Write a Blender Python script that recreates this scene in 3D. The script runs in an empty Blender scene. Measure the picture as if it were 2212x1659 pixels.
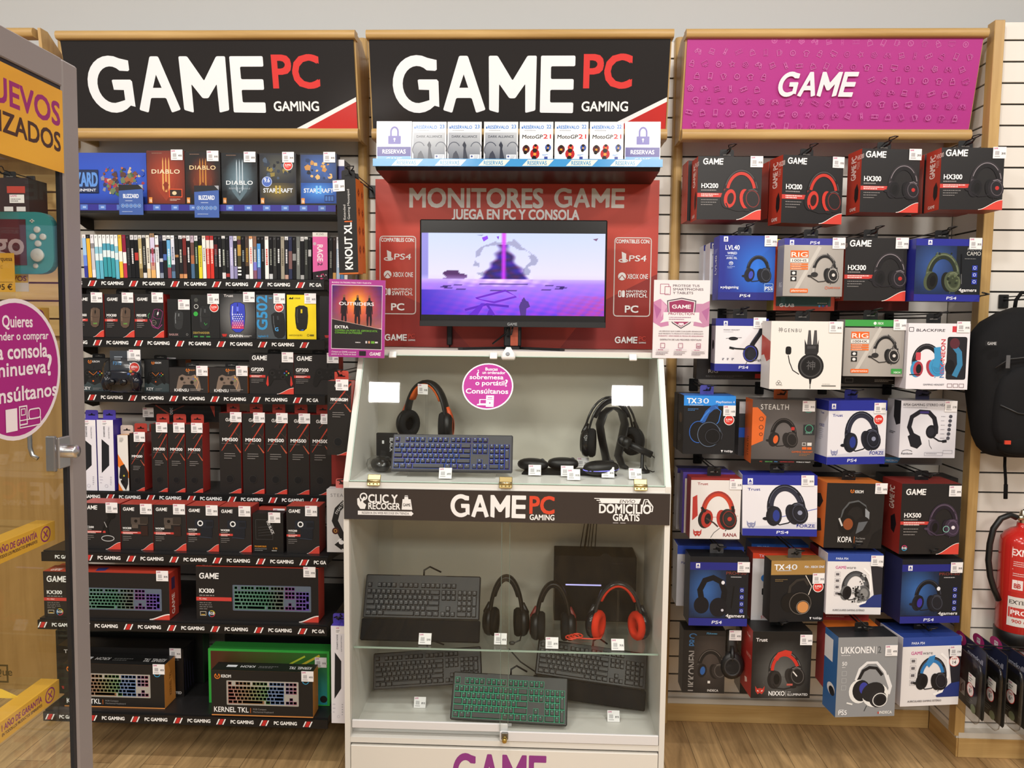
import bpy, bmesh, math, random
from mathutils import Vector, Matrix
from mathutils.geometry import tessellate_polygon
random.seed(7)
SC = bpy.context.scene
COL = SC.collection
# ---------------------------------------------------------------- camera
FPX, CX, CY = 1700.0, 1106.0, 829.5
CAM = Vector((0.0, -3.3, 1.7016))
PITCH, YAW, ROLL = math.radians(4.5167), math.radians(2.0754), math.radians(-0.599)
def _rot():
    cp, sp, cw, sw, cr, sr = (math.cos(PITCH), math.sin(PITCH), math.cos(YAW), math.sin(YAW), math.cos(ROLL), math.sin(ROLL))
    Rp = Matrix(((1,0,0),(0,cp,sp),(0,-sp,cp))); Ry = Matrix(((cw,0,-sw),(0,1,0),(sw,0,cw))); Rr = Matrix(((cr,-sr,0),(sr,cr,0),(0,0,1)))
    return Ry @ Rp @ Rr
_M = _rot()                                   # camera (right, down, forward) -> place (right, down, into the wall)
_S = Matrix(((1,0,0),(0,0,1),(0,-1,0)))       # -> X right, Y into the wall, Z up
def ray(px, py):
    return _S @ (_M @ Vector(((px-CX)/FPX, (py-CY)/FPX, 1.0)))
def P(px, py, Y):                             # the point of the plane Y = const seen at a pixel of the photograph
    r = ray(px, py); return CAM + r*((Y-CAM.y)/r.y)
def PX(px, py, X):                            # the point of the plane X = const
    r = ray(px, py); return CAM + r*((X-CAM.x)/r.x)
cd = bpy.data.cameras.new('camera'); cam = bpy.data.objects.new('camera', cd); COL.objects.link(cam)
cd.sensor_width = 36; cd.sensor_fit = 'HORIZONTAL'; cd.lens = 36*FPX/2212; cd.clip_start = .05
_r = _S @ (_M @ Vector((1,0,0))); _d = _S @ (_M @ Vector((0,1,0))); _f = _S @ (_M @ Vector((0,0,1)))
cam.matrix_world = Matrix(((_r.x,-_d.x,-_f.x,CAM.x),(_r.y,-_d.y,-_f.y,CAM.y),(_r.z,-_d.z,-_f.z,CAM.z),(0,0,0,1)))
SC.camera = cam
# ---------------------------------------------------------------- view, world, lights
SC.view_settings.view_transform = 'Standard'; SC.view_settings.look = 'None'
SC.view_settings.exposure = 0.22; SC.view_settings.gamma = 1.0; SC.view_settings.use_curve_mapping = False
SC.cycles.use_denoising = True
SC.cycles.max_bounces = 10; SC.cycles.transparent_max_bounces = 24; SC.cycles.sample_clamp_indirect = 4.0
W = bpy.data.worlds.new('shop'); SC.world = W; W.use_nodes = True
_bg = W.node_tree.nodes['Background']; _bg.inputs[0].default_value = (1.0, .965, .92, 1); _bg.inputs[1].default_value = .27
def area(name, loc, target, sx, sy, power, col, spread=180):
    l = bpy.data.lights.new(name, 'AREA'); l.shape = 'RECTANGLE'; l.size = sx; l.size_y = sy; l.energy = power; l.color = col; l.spread = math.radians(spread)
    o = bpy.data.objects.new(name, l); COL.objects.link(o); o.location = loc
    o.rotation_euler = (Vector(target)-Vector(loc)).to_track_quat('-Z', 'Y').to_euler(); return o
WARM = (1.0, .955, .89)
for _x in (-2.64, -1.035, .57, 2.175):          # row of square floodlights under the ceiling, aimed at the wall
    area('floodlight', (_x, -1.78, 3.30), (_x, -.3, 1.5), .20, .13, 13.5, (1.0,.975,.94))
for _x, _y, _e in ((-1.6,-3.6,56), (1.4,-3.6,56), (-1.6,-6.2,130), (1.6,-6.2,130)):      # added overhead fill lights, standing in for the unseen shop's ambient light
    area('fill_light', (_x, _y, 3.52), (_x, _y, 0), 1.5, 1.2, _e, WARM)

# ---------------------------------------------------------------- colours and materials
def lin(c):
    return c/12.92 if c <= .04045 else ((c+.055)/1.055)**2.4
_cc = {}
def C(h):
    if not isinstance(h, str): return h
    if h not in _cc:
        s = h if len(h) == 6 else ''.join(k*2 for k in h)
        v = [lin(int(s[i:i+2],16)/255) for i in (0,2,4)]; k = .68 if max(v) < .05 else 1.0      # printed blacks are deep
        _cc[h] = tuple(x*k for x in v) + (1.0,)
    return _cc[h]
MATS = {}
def nmat(name):
    m = bpy.data.materials.new(name); m.use_nodes = True; MATS[name] = m
    nt = m.node_tree; b = nt.nodes['Principled BSDF']; return m, nt, b
def vmat(name, rough, metal=0.0, spec=.5, coat=0.0, noise=0.0):
    m, nt, b = nmat(name); a = nt.nodes.new('ShaderNodeVertexColor'); a.layer_name = 'Col'
    nt.links.new(a.outputs[0], b.inputs['Base Color'])
    b.inputs['Roughness'].default_value = rough; b.inputs['Metallic'].default_value = metal
    b.inputs['Specular IOR Level'].default_value = spec; b.inputs['Coat Weight'].default_value = coat
    if noise:
        t = nt.nodes.new('ShaderNodeTexNoise'); t.inputs['Scale'].default_value = 400; t.inputs['Detail'].default_value = 3
        u = nt.nodes.new('ShaderNodeBump'); u.inputs['Strength'].default_value = noise; u.inputs['Distance'].default_value = .001
        nt.links.new(t.outputs[0], u.inputs['Height']); nt.links.new(u.outputs[0], b.inputs['Normal'])
    return m
vmat('card', .42, spec=.35); vmat('gloss', .16, spec=.5); vmat('matte', .62, spec=.3); vmat('fabric', .85, spec=.2, noise=.5)
vmat('metal', .28, metal=1.0); vmat('laminate', .35, spec=.4); vmat('plastic', .4, spec=.45, noise=.08)
def emat(name, strength):
    m, nt, b = nmat(name); a = nt.nodes.new('ShaderNodeVertexColor'); a.layer_name = 'Col'
    nt.links.new(a.outputs[0], b.inputs['Emission Color']); b.inputs['Emission Strength'].default_value = strength
    b.inputs['Base Color'].default_value = (.01,.01,.01,1); b.inputs['Roughness'].default_value = .25; return m
emat('screen', 1.35); emat('glow', 1.1)
def clear(name, tint, refl_rough=.02, ior=1.5, mul=1.0):
    m = bpy.data.materials.new(name); m.use_nodes = True; MATS[name] = m; nt = m.node_tree; nt.nodes.clear()
    o = nt.nodes.new('ShaderNodeOutputMaterial'); mx = nt.nodes.new('ShaderNodeMixShader'); t = nt.nodes.new('ShaderNodeBsdfTransparent')
    g = nt.nodes.new('ShaderNodeBsdfGlossy'); lw = nt.nodes.new('ShaderNodeLayerWeight'); lw.inputs[0].default_value = .5
    pw = nt.nodes.new('ShaderNodeMath'); pw.operation = 'POWER'; pw.inputs[1].default_value = 5; f = nt.nodes.new('ShaderNodeMath'); f.operation = 'MULTIPLY_ADD'; F0 = ((ior-1)/(ior+1))**2
    nt.links.new(lw.outputs['Facing'], pw.inputs[0]); nt.links.new(pw.outputs[0], f.inputs[0]); f.inputs[1].default_value = 1-F0; f.inputs[2].default_value = F0
    t.inputs[0].default_value = C(tint); g.inputs['Roughness'].default_value = refl_rough
    nt.links.new(f.outputs[0], mx.inputs[0]); nt.links.new(t.outputs[0], mx.inputs[1]); nt.links.new(g.outputs[0], mx.inputs[2]); nt.links.new(mx.outputs[0], o.inputs[0])
    return m
clear('glass', 'fafdfb', ior=1.42); clear('clear', 'fcfcfc', .06, 1.33); clear('bag', 'f4f4f4', .18, 1.6)
def wood(name, c1, c2, scale, rough=.4, axis='Z'):
    m, nt, b = nmat(name); N = nt.nodes.new; L = nt.links.new
    tc = N('ShaderNodeTexCoord'); mp = N('ShaderNodeMapping'); L(tc.outputs['Object'], mp.inputs[0])
    mp.inputs['Scale'].default_value = {'Z': (scale*9, scale*9, scale*.55), 'X': (scale*.55, scale*9, scale*9), 'Y': (scale*9, scale*.55, scale*9)}[axis]
    n1 = N('ShaderNodeTexNoise'); n1.inputs['Scale'].default_value = 1.0; n1.inputs['Detail'].default_value = 8; n1.inputs['Roughness'].default_value = .62; n1.inputs['Distortion'].default_value = .6
    L(mp.outputs[0], n1.inputs['Vector'])
    r = N('ShaderNodeValToRGB'); r.color_ramp.elements[0].position = .32; r.color_ramp.elements[1].position = .68
    r.color_ramp.elements[0].color = C(c1); r.color_ramp.elements[1].color = C(c2)
    L(n1.outputs[0], r.inputs[0]); L(r.outputs[0], b.inputs['Base Color'])
    b.inputs['Roughness'].default_value = rough; b.inputs['Specular IOR Level'].default_value = .35
    return m
wood('oak', 'b08c54', 'c7a56c', 3.0); wood('oak_x', 'b08c54', 'c8a66e', 3.0, axis='X'); wood('veneer', '9f7a45', 'b48d54', 2.0, .45); wood('oak_y', 'a9834c', 'c29e64', 3.0, axis='Y')
def floor_mat():
    m, nt, b = nmat('floor_planks'); N = nt.nodes.new; L = nt.links.new
    tc = N('ShaderNodeTexCoord'); mp = N('ShaderNodeMapping'); mp.inputs['Rotation'].default_value = (0,0,math.radians(90)); L(tc.outputs['Object'], mp.inputs[0])
    br = N('ShaderNodeTexBrick'); br.offset = .37; br.inputs['Scale'].default_value = 1.0; br.inputs['Brick Width'].default_value = .74; br.inputs['Row Height'].default_value = .125
    br.inputs['Mortar Size'].default_value = .0012; br.inputs['Mortar Smooth'].default_value = .3; br.inputs['Bias'].default_value = 0
    br.inputs['Color1'].default_value = C('c9aa7c'); br.inputs['Color2'].default_value = C('b09066'); br.inputs['Mortar'].default_value = C('6a553c')
    L(mp.outputs[0], br.inputs['Vector'])
    m2 = N('ShaderNodeMapping'); m2.inputs['Scale'].default_value = (16, 1.6, 16); L(tc.outputs['Object'], m2.inputs[0])
    ns = N('ShaderNodeTexNoise'); ns.inputs['Scale'].default_value = 1.3; ns.inputs['Detail'].default_value = 7; ns.inputs['Roughness'].default_value = .65; ns.inputs['Distortion'].default_value = 1.2
    L(m2.outputs[0], ns.inputs['Vector'])
    rp = N('ShaderNodeValToRGB'); rp.color_ramp.elements[0].position = .3; rp.color_ramp.elements[0].color = (.50,.47,.43,1); rp.color_ramp.elements[1].position = .66; rp.color_ramp.elements[1].color = (1.16,1.12,1.06,1)
    L(ns.outputs[0], rp.inputs[0])
    mx = N('ShaderNodeMix'); mx.data_type = 'RGBA'; mx.blend_type = 'MULTIPLY'; mx.inputs[0].default_value = 1.0
    L(br.outputs['Color'], mx.inputs[6]); L(rp.outputs[0], mx.inputs[7]); L(mx.outputs[2], b.inputs['Base Color'])
    b.inputs['Roughness'].default_value = .38; b.inputs['Specular IOR Level'].default_value = .4
floor_mat()
def wall_mat():
    m, nt, b = nmat('wall_paint'); N = nt.nodes.new; L = nt.links.new
    t = N('ShaderNodeTexNoise'); t.inputs['Scale'].default_value = 90; t.inputs['Detail'].default_value = 4
    u = N('ShaderNodeBump'); u.inputs['Strength'].default_value = .12; u.inputs['Distance'].default_value = .002
    L(t.outputs[0], u.inputs['Height']); L(u.outputs[0], b.inputs['Normal']); b.inputs['Base Color'].default_value = C('cdcecd'); b.inputs['Roughness'].default_value = .8
wall_mat()

# ---------------------------------------------------------------- mesh building
_SEEN = {}
class B:
    """Collects coloured faces; build() links them as ONE mesh object."""
    def __init__(s, m='card'):
        s.v = []; s.f = []; s.c = []; s.k = []; s.sm = []; s.m = m; s.T = None; s.smooth = False
    def add(s, vs, fs, col):
        o = len(s.v); T = s.T
        s.v += [tuple(T @ Vector(v)) for v in vs] if T is not None else [tuple(v) for v in vs]
        per = isinstance(col, list)
        if not per: col = C(col)
        for f in fs:
            s.f.append(tuple(i+o for i in f)); s.k.append(s.m); s.sm.append(s.smooth)
            s.c += [C(col[i]) for i in f] if per else [col]*len(f)
        return s
    def box(s, x0, x1, y0, y1, z0, z1, col, ch=.0):
        """col: one colour, or a dict of faces f(ront, -Y) b l r t u(nder)."""
        d = col if isinstance(col, dict) else None
        g = (lambda k: d.get(k, d.get('*', '222222'))) if d else (lambda k: col)
        if ch <= 0:
            v = [(x0,y0,z0),(x1,y0,z0),(x1,y1,z0),(x0,y1,z0),(x0,y0,z1),(x1,y0,z1),(x1,y1,z1),(x0,y1,z1)]
            for k, f in (('f',(0,1,5,4)),('r',(1,2,6,5)),('b',(2,3,7,6)),('l',(3,0,4,7)),('t',(4,5,6,7)),('u',(3,2,1,0))): s.add([v[i] for i in f], [(0,1,2,3)], g(k))
            return s
        xs, ys, zs = (x0,x1), (y0,y1), (z0,z1); v = []; ix = {}
        for i in (0,1):
            for j in (0,1):
                for k in (0,1):
                    sx, sy, sz = 1-2*i, 1-2*j, 1-2*k
                    for ax in range(3):
                        p = [xs[i]+sx*ch, ys[j]+sy*ch, zs[k]+sz*ch]; p[ax] = (xs[i], ys[j], zs[k])[ax]
                        ix[(i,j,k,ax)] = len(v); v.append(p)
        def face(ids, cl):
            n = len(ids); pts = [Vector(v[i]) for i in ids]; ctr = Vector(((x0+x1)/2,(y0+y1)/2,(z0+z1)/2))
            nn = (pts[1]-pts[0]).cross(pts[2]-pts[0])
            if nn.dot(sum(pts, Vector())/n-ctr) < 0: ids = ids[::-1]
            s.add([v[i] for i in ids], [tuple(range(n))], cl)
        q = ((0,0),(1,0),(1,1),(0,1))
        for i, kk in ((0,'l'),(1,'r')): face([ix[(i,a,b,0)] for a,b in q], g(kk))
        for j, kk in ((0,'f'),(1,'b')): face([ix[(a,j,b,1)] for a,b in q], g(kk))
        for k, kk in ((0,'u'),(1,'t')): face([ix[(a,b,k,2)] for a,b in q], g(kk))
        ec = g('e') if d and 'e' in d else None
        for a in (0,1):
            for b in (0,1):
                face([ix[(0,a,b,1)],ix[(1,a,b,1)],ix[(1,a,b,2)],ix[(0,a,b,2)]], ec or g('tu'[1-b] if 1 else 'f'))
                face([ix[(a,0,b,0)],ix[(a,1,b,0)],ix[(a,1,b,2)],ix[(a,0,b,2)]], ec or g('lr'[a]))
                face([ix[(a,b,0,0)],ix[(a,b,1,0)],ix[(a,b,1,1)],ix[(a,b,0,1)]], ec or g('lr'[a]))
        for i in (0,1):
            for j in (0,1):
                for k in (0,1): face([ix[(i,j,k,a)] for a in range(3)], ec or g('lr'[i]))
        return s
    def prism(s, pts, d0, d1, col, plane='XZ', side=None):
        """Extrude a 2D outline (any shape) between depths d0 and d1 along the third axis."""
        pts = [tuple(p) for p in pts]
        A = sum(pts[i-1][0]*pts[i][1]-pts[i][0]*pts[i-1][1] for i in range(len(pts)))
        if A < 0: pts = pts[::-1]
        mk = {'XZ': lambda a,b,d: (a,d,b), 'XY': lambda a,b,d: (a,b,d), 'YZ': lambda a,b,d: (d,a,b)}[plane]
        tri = tessellate_polygon([[Vector((a,b,0)) for a,b in pts]]); n = len(pts)
        lo = [mk(a,b,d0) for a,b in pts]; hi = [mk(a,b,d1) for a,b in pts]
        fix = []
        for t in tri:
            a, b, c = (pts[i] for i in t)
            fix.append(t if (b[0]-a[0])*(c[1]-a[1])-(b[1]-a[1])*(c[0]-a[0]) > 0 else t[::-1])
        odd = plane == 'XZ'; up = d1 > d0
        f_lo = [t if (odd == up) else t[::-1] for t in fix]; f_hi = [t[::-1] if (odd == up) else t for t in fix]
        s.add(lo, f_lo, col); s.add(hi, f_hi, col)
        q = [(i,(i+1)%n,(i+1)%n+n,i+n) for i in range(n)]
        if odd == up: q = [k[::-1] for k in q]
        s.add(lo+hi, q, side or col); return s
    def tube(s, path, r, col, n=8, flat=1.0, up=(0,0,1), closed=False, caps=True):
        """Sweep a circle (or a flattened one: width r, thickness r*flat) along a path; r may be a list."""
        pts = [Vector(p) for p in path]; N = len(pts); rs = r if isinstance(r, list) else [r]*N; ring = []; prev = None
        for i in range(N):
            a = pts[(i-1) % N] if closed or i > 0 else pts[0]; b = pts[(i+1) % N] if closed or i < N-1 else pts[-1]
            t = (b-a)
            t = t.normalized() if t.length > 1e-9 else Vector((0,0,1))
            if prev is None:
                u = Vector(up); u = u-t*u.dot(t)
                if u.length < 1e-4: u = t.orthogonal()
            else: u = prev-t*prev.dot(t)
            if flat != 1.0: 
                u = Vector(up)-t*Vector(up).dot(t)
                if u.length < 1e-4: u = prev or t.orthogonal()
            u = u.normalized(); w = t.cross(u); prev = u
            for k in range(n):
                an = 2*math.pi*k/n; ring.append(pts[i]+(u*math.cos(an)*flat+w*math.sin(an))*rs[i])
        f = []
        for i in range(N if closed else N-1):
            j = (i+1) % N
            for k in range(n):
                k2 = (k+1) % n; f.append((i*n+k, i*n+k2, j*n+k2, j*n+k))
        if caps and not closed: f += [tuple(range(n))[::-1], tuple((N-1)*n+k for k in range(n))]
        sm = s.smooth; s.smooth = n > 5; s.add(ring, f, col); s.smooth = sm; return s
    def lathe(s, prof, col, n=24, axis='Z', c=(0,0,0)):
        """prof: (radius, height) pairs; col may be a list, one per profile point."""
        vs = []; fs = []; cl = []
        for i, (r, h) in enumerate(prof):
            for k in range(n):
                a = 2*math.pi*k/n; x, y = r*math.cos(a), r*math.sin(a)
                vs.append({'Z': (c[0]+x,c[1]+y,c[2]+h), 'Y': (c[0]+x,c[1]+h,c[2]-y), 'X': (c[0]+h,c[1]+x,c[2]+y)}[axis]); cl.append(col[i] if isinstance(col, list) else col)
        for i in range(len(prof)-1):
            for k in range(n): k2 = (k+1) % n; fs.append((i*n+k, i*n+k2, (i+1)*n+k2, (i+1)*n+k))
        sm = s.smooth; s.smooth = True; s.add(vs, fs, cl if isinstance(col, list) else col); s.smooth = sm
        m = len(prof)-1
        if prof[0][0] > 1e-6: s.add(vs[:n], [tuple(range(n))[::-1]], cl[0])
        if prof[-1][0] > 1e-6: s.add(vs[m*n:], [tuple(range(n))], cl[-1])
        return s
    def blob(s, c, rx, ry, rz, col, n=14, m=9, e=1.0):
        """A rounded body; e < 1 squares it off."""
        def sp(t): return math.copysign(abs(t)**e, t)
        vs = []; fs = []
        for i in range(m+1):
            b = -math.pi/2+math.pi*i/m
            for k in range(n):
                a = 2*math.pi*k/n; vs.append((c[0]+rx*sp(math.cos(b))*sp(math.cos(a)), c[1]+ry*sp(math.cos(b))*sp(math.sin(a)), c[2]+rz*sp(math.sin(b))))
        for i in range(m):
            for k in range(n): k2 = (k+1) % n; fs.append((i*n+k, i*n+k2, (i+1)*n+k2, (i+1)*n+k))
        sm = s.smooth; s.smooth = True; s.add(vs, fs, col); s.smooth = sm; return s
    def build(s, name, parent=None, loc=None, rot=None, mat=None):
        me = bpy.data.meshes.new(name); me.from_pydata(s.v, [], s.f); ks = []
        for k in s.k:
            if k not in ks: ks.append(k)
        for k in ks: me.materials.append(MATS[k])
        me.polygons.foreach_set('material_index', [ks.index(k) for k in s.k]); me.polygons.foreach_set('use_smooth', s.sm)
        a = me.color_attributes.new('Col', 'FLOAT_COLOR', 'CORNER'); a.data.foreach_set('color', [x for c in s.c for x in c])
        me.update()
        o = bpy.data.objects.new(name, me); COL.objects.link(o)
        if parent is not None: o.parent = parent
        if loc is not None: o.location = loc
        if rot is not None: o.rotation_euler = rot
        return o
def tag(o, label, cat, group=None, kind=None):
    o['label'] = label; o['category'] = cat
    if group: o['group'] = group
    if kind: o['kind'] = kind
    return o
def struct(o): o['kind'] = 'structure'; return o
def empty(name, loc, label, cat, group=None, rz=0.0):
    o = bpy.data.objects.new(name, None); o.empty_display_size = .05; COL.objects.link(o); o.location = loc; o.rotation_euler = (0,0,rz)
    return tag(o, label, cat, group)

# ---------------------------------------------------------------- lettering
_GL = {}
_tc = bpy.data.curves.new('lettering', 'FONT'); _tc.resolution_u = 3; _to = bpy.data.objects.new('lettering', _tc); COL.objects.link(_to)
_dg = bpy.context.evaluated_depsgraph_get()
def _shape(body):
    _tc.body = body; _dg.update(); me = _to.evaluated_get(_dg).to_mesh()
    return [(v.co.x, v.co.y) for v in me.vertices], [tuple(p.vertices) for p in me.polygons]
_bar = None
def _adv(ch):
    v, _ = _shape('|'+ch+'|'); return max(p[0] for p in v)
_a0 = _adv('')
for _ch in ' ABCDEFGHIJKLMNOPQRSTUVWXYZabcdefghijklmnopqrstuvwxyz0123456789¿?ÉÑÍíúáéñ.,:|/-€™%!&#神':
    _GL[_ch] = (([], []) if _ch == ' ' else _shape(_ch)) + (_adv(_ch)-_a0,)
bpy.data.objects.remove(_to); bpy.data.curves.remove(_tc)
_o = [(.245+.0,.682),(.165,.682),(.165,.16)]+[(.06+.105*math.cos(math.radians(a)), .13+.105*math.sin(math.radians(a))) for a in (0,-30,-60,-90,-115)]+[(.06+.185*math.cos(math.radians(a)), .13+.185*math.sin(math.radians(a))) for a in (-112,-90,-60,-30,0)]
_GL['J'] = (_o, [tuple(t) for t in tessellate_polygon([[Vector((a, b_, 0)) for a, b_ in _o]])], .33)      # a capital J with a hook
CAPH = .682
def text_shape(t, track=0.0):
    vs = []; fs = []; x = 0.0
    for ch in t:
        g = _GL.get(ch) or _GL['-']; o = len(vs)
        vs += [(a+x, b) for a, b in g[0]]; fs += [tuple(i+o for i in f) for f in g[1]]; x += g[2]+track
    return vs, fs
def rnd(pts, r, n=2):
    """Round the corners of an outline."""
    out = []; N = len(pts)
    for i in range(N):
        p = Vector(pts[i]); a = Vector(pts[i-1]); b = Vector(pts[(i+1) % N]); da, db = a-p, b-p
        k = min(r, da.length*.45, db.length*.45)
        if k < 1e-6 or abs(da.normalized().dot(db.normalized())+1) < .02: out.append(tuple(p)); continue
        s, e = p+da.normalized()*k, p+db.normalized()*k
        for j in range(n+1):
            t = j/n; out.append(tuple(s*(1-t)**2+p*2*t*(1-t)+e*t*t))
    return out
def arc(cx, cy, rx, ry, a0, a1, n=18):
    return [(cx+rx*math.cos(math.radians(a0+(a1-a0)*i/n)), cy+ry*math.sin(math.radians(a0+(a1-a0)*i/n))) for i in range(n+1)]
def _logo():
    """Heavy capitals of the shop's own word mark, on a 118 x 37 grid, y up."""
    def q(l): return [((x-328)/10.0, (595-y)/10.0) for x, y in l]
    G = q([(618,258),(618,318),(608,326)] + [(490+97*math.cos(math.radians(a)), 413-118*math.sin(math.radians(a))) for a in range(50,301,14)] + [(565,512),(565,447),(498,445),(492,385),(500,380),(616,380),(627,392),(629,556)]
          + [(490+162*math.cos(math.radians(a)), 411-184*math.sin(math.radians(a))) for a in range(-48,-308,-13)])
    A = rnd(q([(764,232),(820,232),(932,574),(870,594),(842,498),(741,498),(713,594),(653,576)]), .9); Ah = q([(792,348),(762,433),(820,433)])
    Mm = rnd(q([(955,232),(1012,232),(1108,388),(1204,232),(1263,232),(1257,578),(1191,594),(1190,408),(1125,500),(1087,500),(1021,408),(1018,594),(955,576)]), .9)
    E = rnd(q([(1290,232),(1510,232),(1510,298),(1355,298),(1355,378),(1502,378),(1502,446),(1352,446),(1352,527),(1503,527),(1502,595),(1286,592)]), .9)
    vs = []; fs = []
    for loops in ([G], [A, Ah], [Mm], [E]):
        fl = [p for l in loops for p in l]; o = len(vs); vs += fl
        fs += [tuple(i+o for i in t) for t in tessellate_polygon([[Vector((a,b,0)) for a, b in l] for l in loops])]
    return vs, fs
LOGO = _logo(); LOGO_W, LOGO_H = 118.2, 36.6

class Pr:
    """A printed face: u to the right and v down, both 0..100 across the face; every mark is a thin layer of ink."""
    def __init__(s, b, M, w, h, step=.00003, lay=.0002):
        s.b = b; s.M = M; s.w = w; s.h = h; s.z = lay; s.step = step; s.a = h/w
    def _put(s, pts, fs, col, flip=False):
        s.z += s.step; b = s.b; T = b.T; b.T = (T @ s.M) if T is not None else s.M
        vs = [(u*s.w/100, (100-v)*s.h/100, s.z) for u, v in pts]
        out = []
        for f in fs:
            A = sum(vs[f[i-1]][0]*vs[f[i]][1]-vs[f[i]][0]*vs[f[i-1]][1] for i in range(len(f)))
            if abs(A) > 1e-13: out.append(f if A > 0 else f[::-1])
        b.add(vs, out, col); b.T = T
    def poly(s, pts, col):
        s._put(pts, [tuple(t) for t in tessellate_polygon([[Vector((a, b*s.a, 0)) for a, b in pts]])] if len(pts) > 4 else [tuple(range(len(pts)))], col)
    def rect(s, x0, y0, x1, y1, col, r=0):
        if r:
            q = [(x, y/s.a) for x, y in rnd([(x0,y0*s.a),(x1,y0*s.a),(x1,y1*s.a),(x0,y1*s.a)], r, 4)]; s._put(q, [tuple(range(len(q)))], col)
        else: s._put([(x0,y0),(x1,y0),(x1,y1),(x0,y1)], [(0,1,2,3)], col)
    def frame(s, x0, y0, x1, y1, t, col, r=0):
        ty = t/s.a
        if not r:
            for k in ((x0,y0,x1,y0+ty),(x0,y1-ty,x1,y1),(x0,y0+ty,x0+t,y1-ty),(x1-t,y0+ty,x1,y1-ty)): s.rect(*k, col)
        else:
            a = rnd([(x0,y0*s.a),(x1,y0*s.a),(x1,y1*s.a),(x0,y1*s.a)], r, 4); i = rnd([(x0+t,y0*s.a+t),(x1-t,y0*s.a+t),(x1-t,y1*s.a-t),(x0+t,y1*s.a-t)], max(r-t,.3), 4); n = len(a)
            s._put([(x,y/s.a) for x,y in a+i], [(k,(k+1)%n,(k+1)%n+n,k+n) for k in range(n)], col)
    def grad(s, x0, y0, x1, y1, c00, c10, c01, c11):
        s._put([(x0,y0),(x1,y0),(x1,y1),(x0,y1)], [(0,1,2,3)], [c00,c10,c11,c01])
    def field(s, x0, y0, x1, y1, nx, ny, fn):
        """A patch of continuous-tone printing: fn(i, j in 0..1) -> colour."""
        pts = []; cl = []
        for j in range(ny+1):
            for i in range(nx+1):
                pts.append((x0+(x1-x0)*i/nx, y0+(y1-y0)*j/ny)); cl.append(fn(i/nx, j/ny))
        s._put(pts, [(j*(nx+1)+i, j*(nx+1)+i+1, (j+1)*(nx+1)+i+1, (j+1)*(nx+1)+i) for j in range(ny) for i in range(nx)], cl)
    def ell(s, x, y, rx, ry, col, n=20, rot=0, a0=0, a1=360, cc=None):
        """Radii in % of the width."""
        c, d = math.cos(math.radians(rot)), math.sin(math.radians(rot)); pts = []
        for i in range(n+(a1-a0 < 360)):
            t = math.radians(a0+(a1-a0)*i/n); p, q = rx*math.cos(t), ry*math.sin(t); pts.append((x+p*c-q*d, y+(p*d+q*c)/s.a))
        if cc: s._put([(x,y)]+pts, [(0,i+1,(i+1)%n+1) for i in range(n)], [cc]+[col]*n)
        else: s._put(pts, [tuple(range(len(pts)))], col)
    def line(s, pts, w, col, closed=False, w2=None):
        """A stroke of width w (% of the face width), mitred."""
        q = [Vector((x, y*s.a)) for x, y in pts]; n = len(q); L = []; R = []
        for i in range(n):
            a = q[i-1] if (i > 0 or closed) else q[i]; b = q[(i+1) % n] if (i < n-1 or closed) else q[i]
            t = (b-a); t = t.normalized() if t.length > 1e-9 else Vector((1,0)); nn = Vector((-t.y, t.x)); ww = w if w2 is None else w+(w2-w)*i/(n-1)
            L.append(q[i]+nn*ww/2); R.append(q[i]-nn*ww/2)
        vs = [(p.x, p.y/s.a) for p in L+R]
        s._put(vs, [(i,(i+1)%n,(i+1)%n+n,i+n) for i in range(n if closed else n-1)], col)
    def ring(s, x, y, rx, ry, w, col, a0=0, a1=360, n=22, rot=0):
        c, d = math.cos(math.radians(rot)), math.sin(math.radians(rot)); pts = []
        for i in range(n+(a1-a0 < 360)):
            t = math.radians(a0+(a1-a0)*i/n); p, q = rx*math.cos(t), ry*math.sin(t); pts.append((x+p*c-q*d, y+(p*d+q*c)/s.a))
        s.line(pts, w, col, closed=(a1-a0 >= 360))
    def text(s, t, x, y, h, col, w=None, al='l', bold=0, it=0, rot=0, track=0.0):
        """Left (or c / r) end of the baseline at x, y; capitals h high (% of the face HEIGHT); w fits the width (% of the face width)."""
        vs, fs = text_shape(t, track)
        if not fs: return
        up = 45 <= abs(rot) <= 135          # turned on its side: h is % of the width, w % of the height
        if up and w is not None: w = w*s.a
        k = (h if up else h*s.a)/CAPH; xa = min(v[0] for v in vs); xb = max(v[0] for v in vs); kx = k if w is None else w/(xb-xa)
        off = {'l': xa, 'c': (xa+xb)/2, 'r': xb}[al]; c, d = math.cos(math.radians(rot)), math.sin(math.radians(rot))
        e = bold*k*.0085
        for dx, dy in (((e,e),(-e,e),(e,-e),(-e,-e)) if bold else ((0,0),)):
            pts = []
            for a, b in vs:
                p, q = (a-off)*kx+b*k*it+dx, b*k+dy
                pts.append((x+p*c-q*d, y-(q*c+p*d)/s.a))
            s._put(pts, fs, col)
    def logo(s, x, y, w, col, it=0, h=None):
        """Bottom left corner of the word mark at x, y; w in % of the face width."""
        k = w/LOGO_W; kh = k if h is None else h*s.a/LOGO_H
        s._put([(x+a*k+b*k*it, y-b*kh/s.a) for a, b in LOGO[0]], LOGO[1], col)
    def bars(s, x, y, w, n, col, h=.9, gap=2.4, seed=0):
        """Lines of print too small to read."""
        rr = random.Random(seed+int(x*7+y*13))
        for i in range(n):
            xx = x; end = x+w*(1 if i < n-1 else .7)*rr.uniform(.82,1)
            while xx < end-.4:
                l = rr.uniform(1.0, 3.2); s.rect(xx, y+i*gap, min(xx+l, end), y+i*gap+h, col); xx += l+.6
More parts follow.
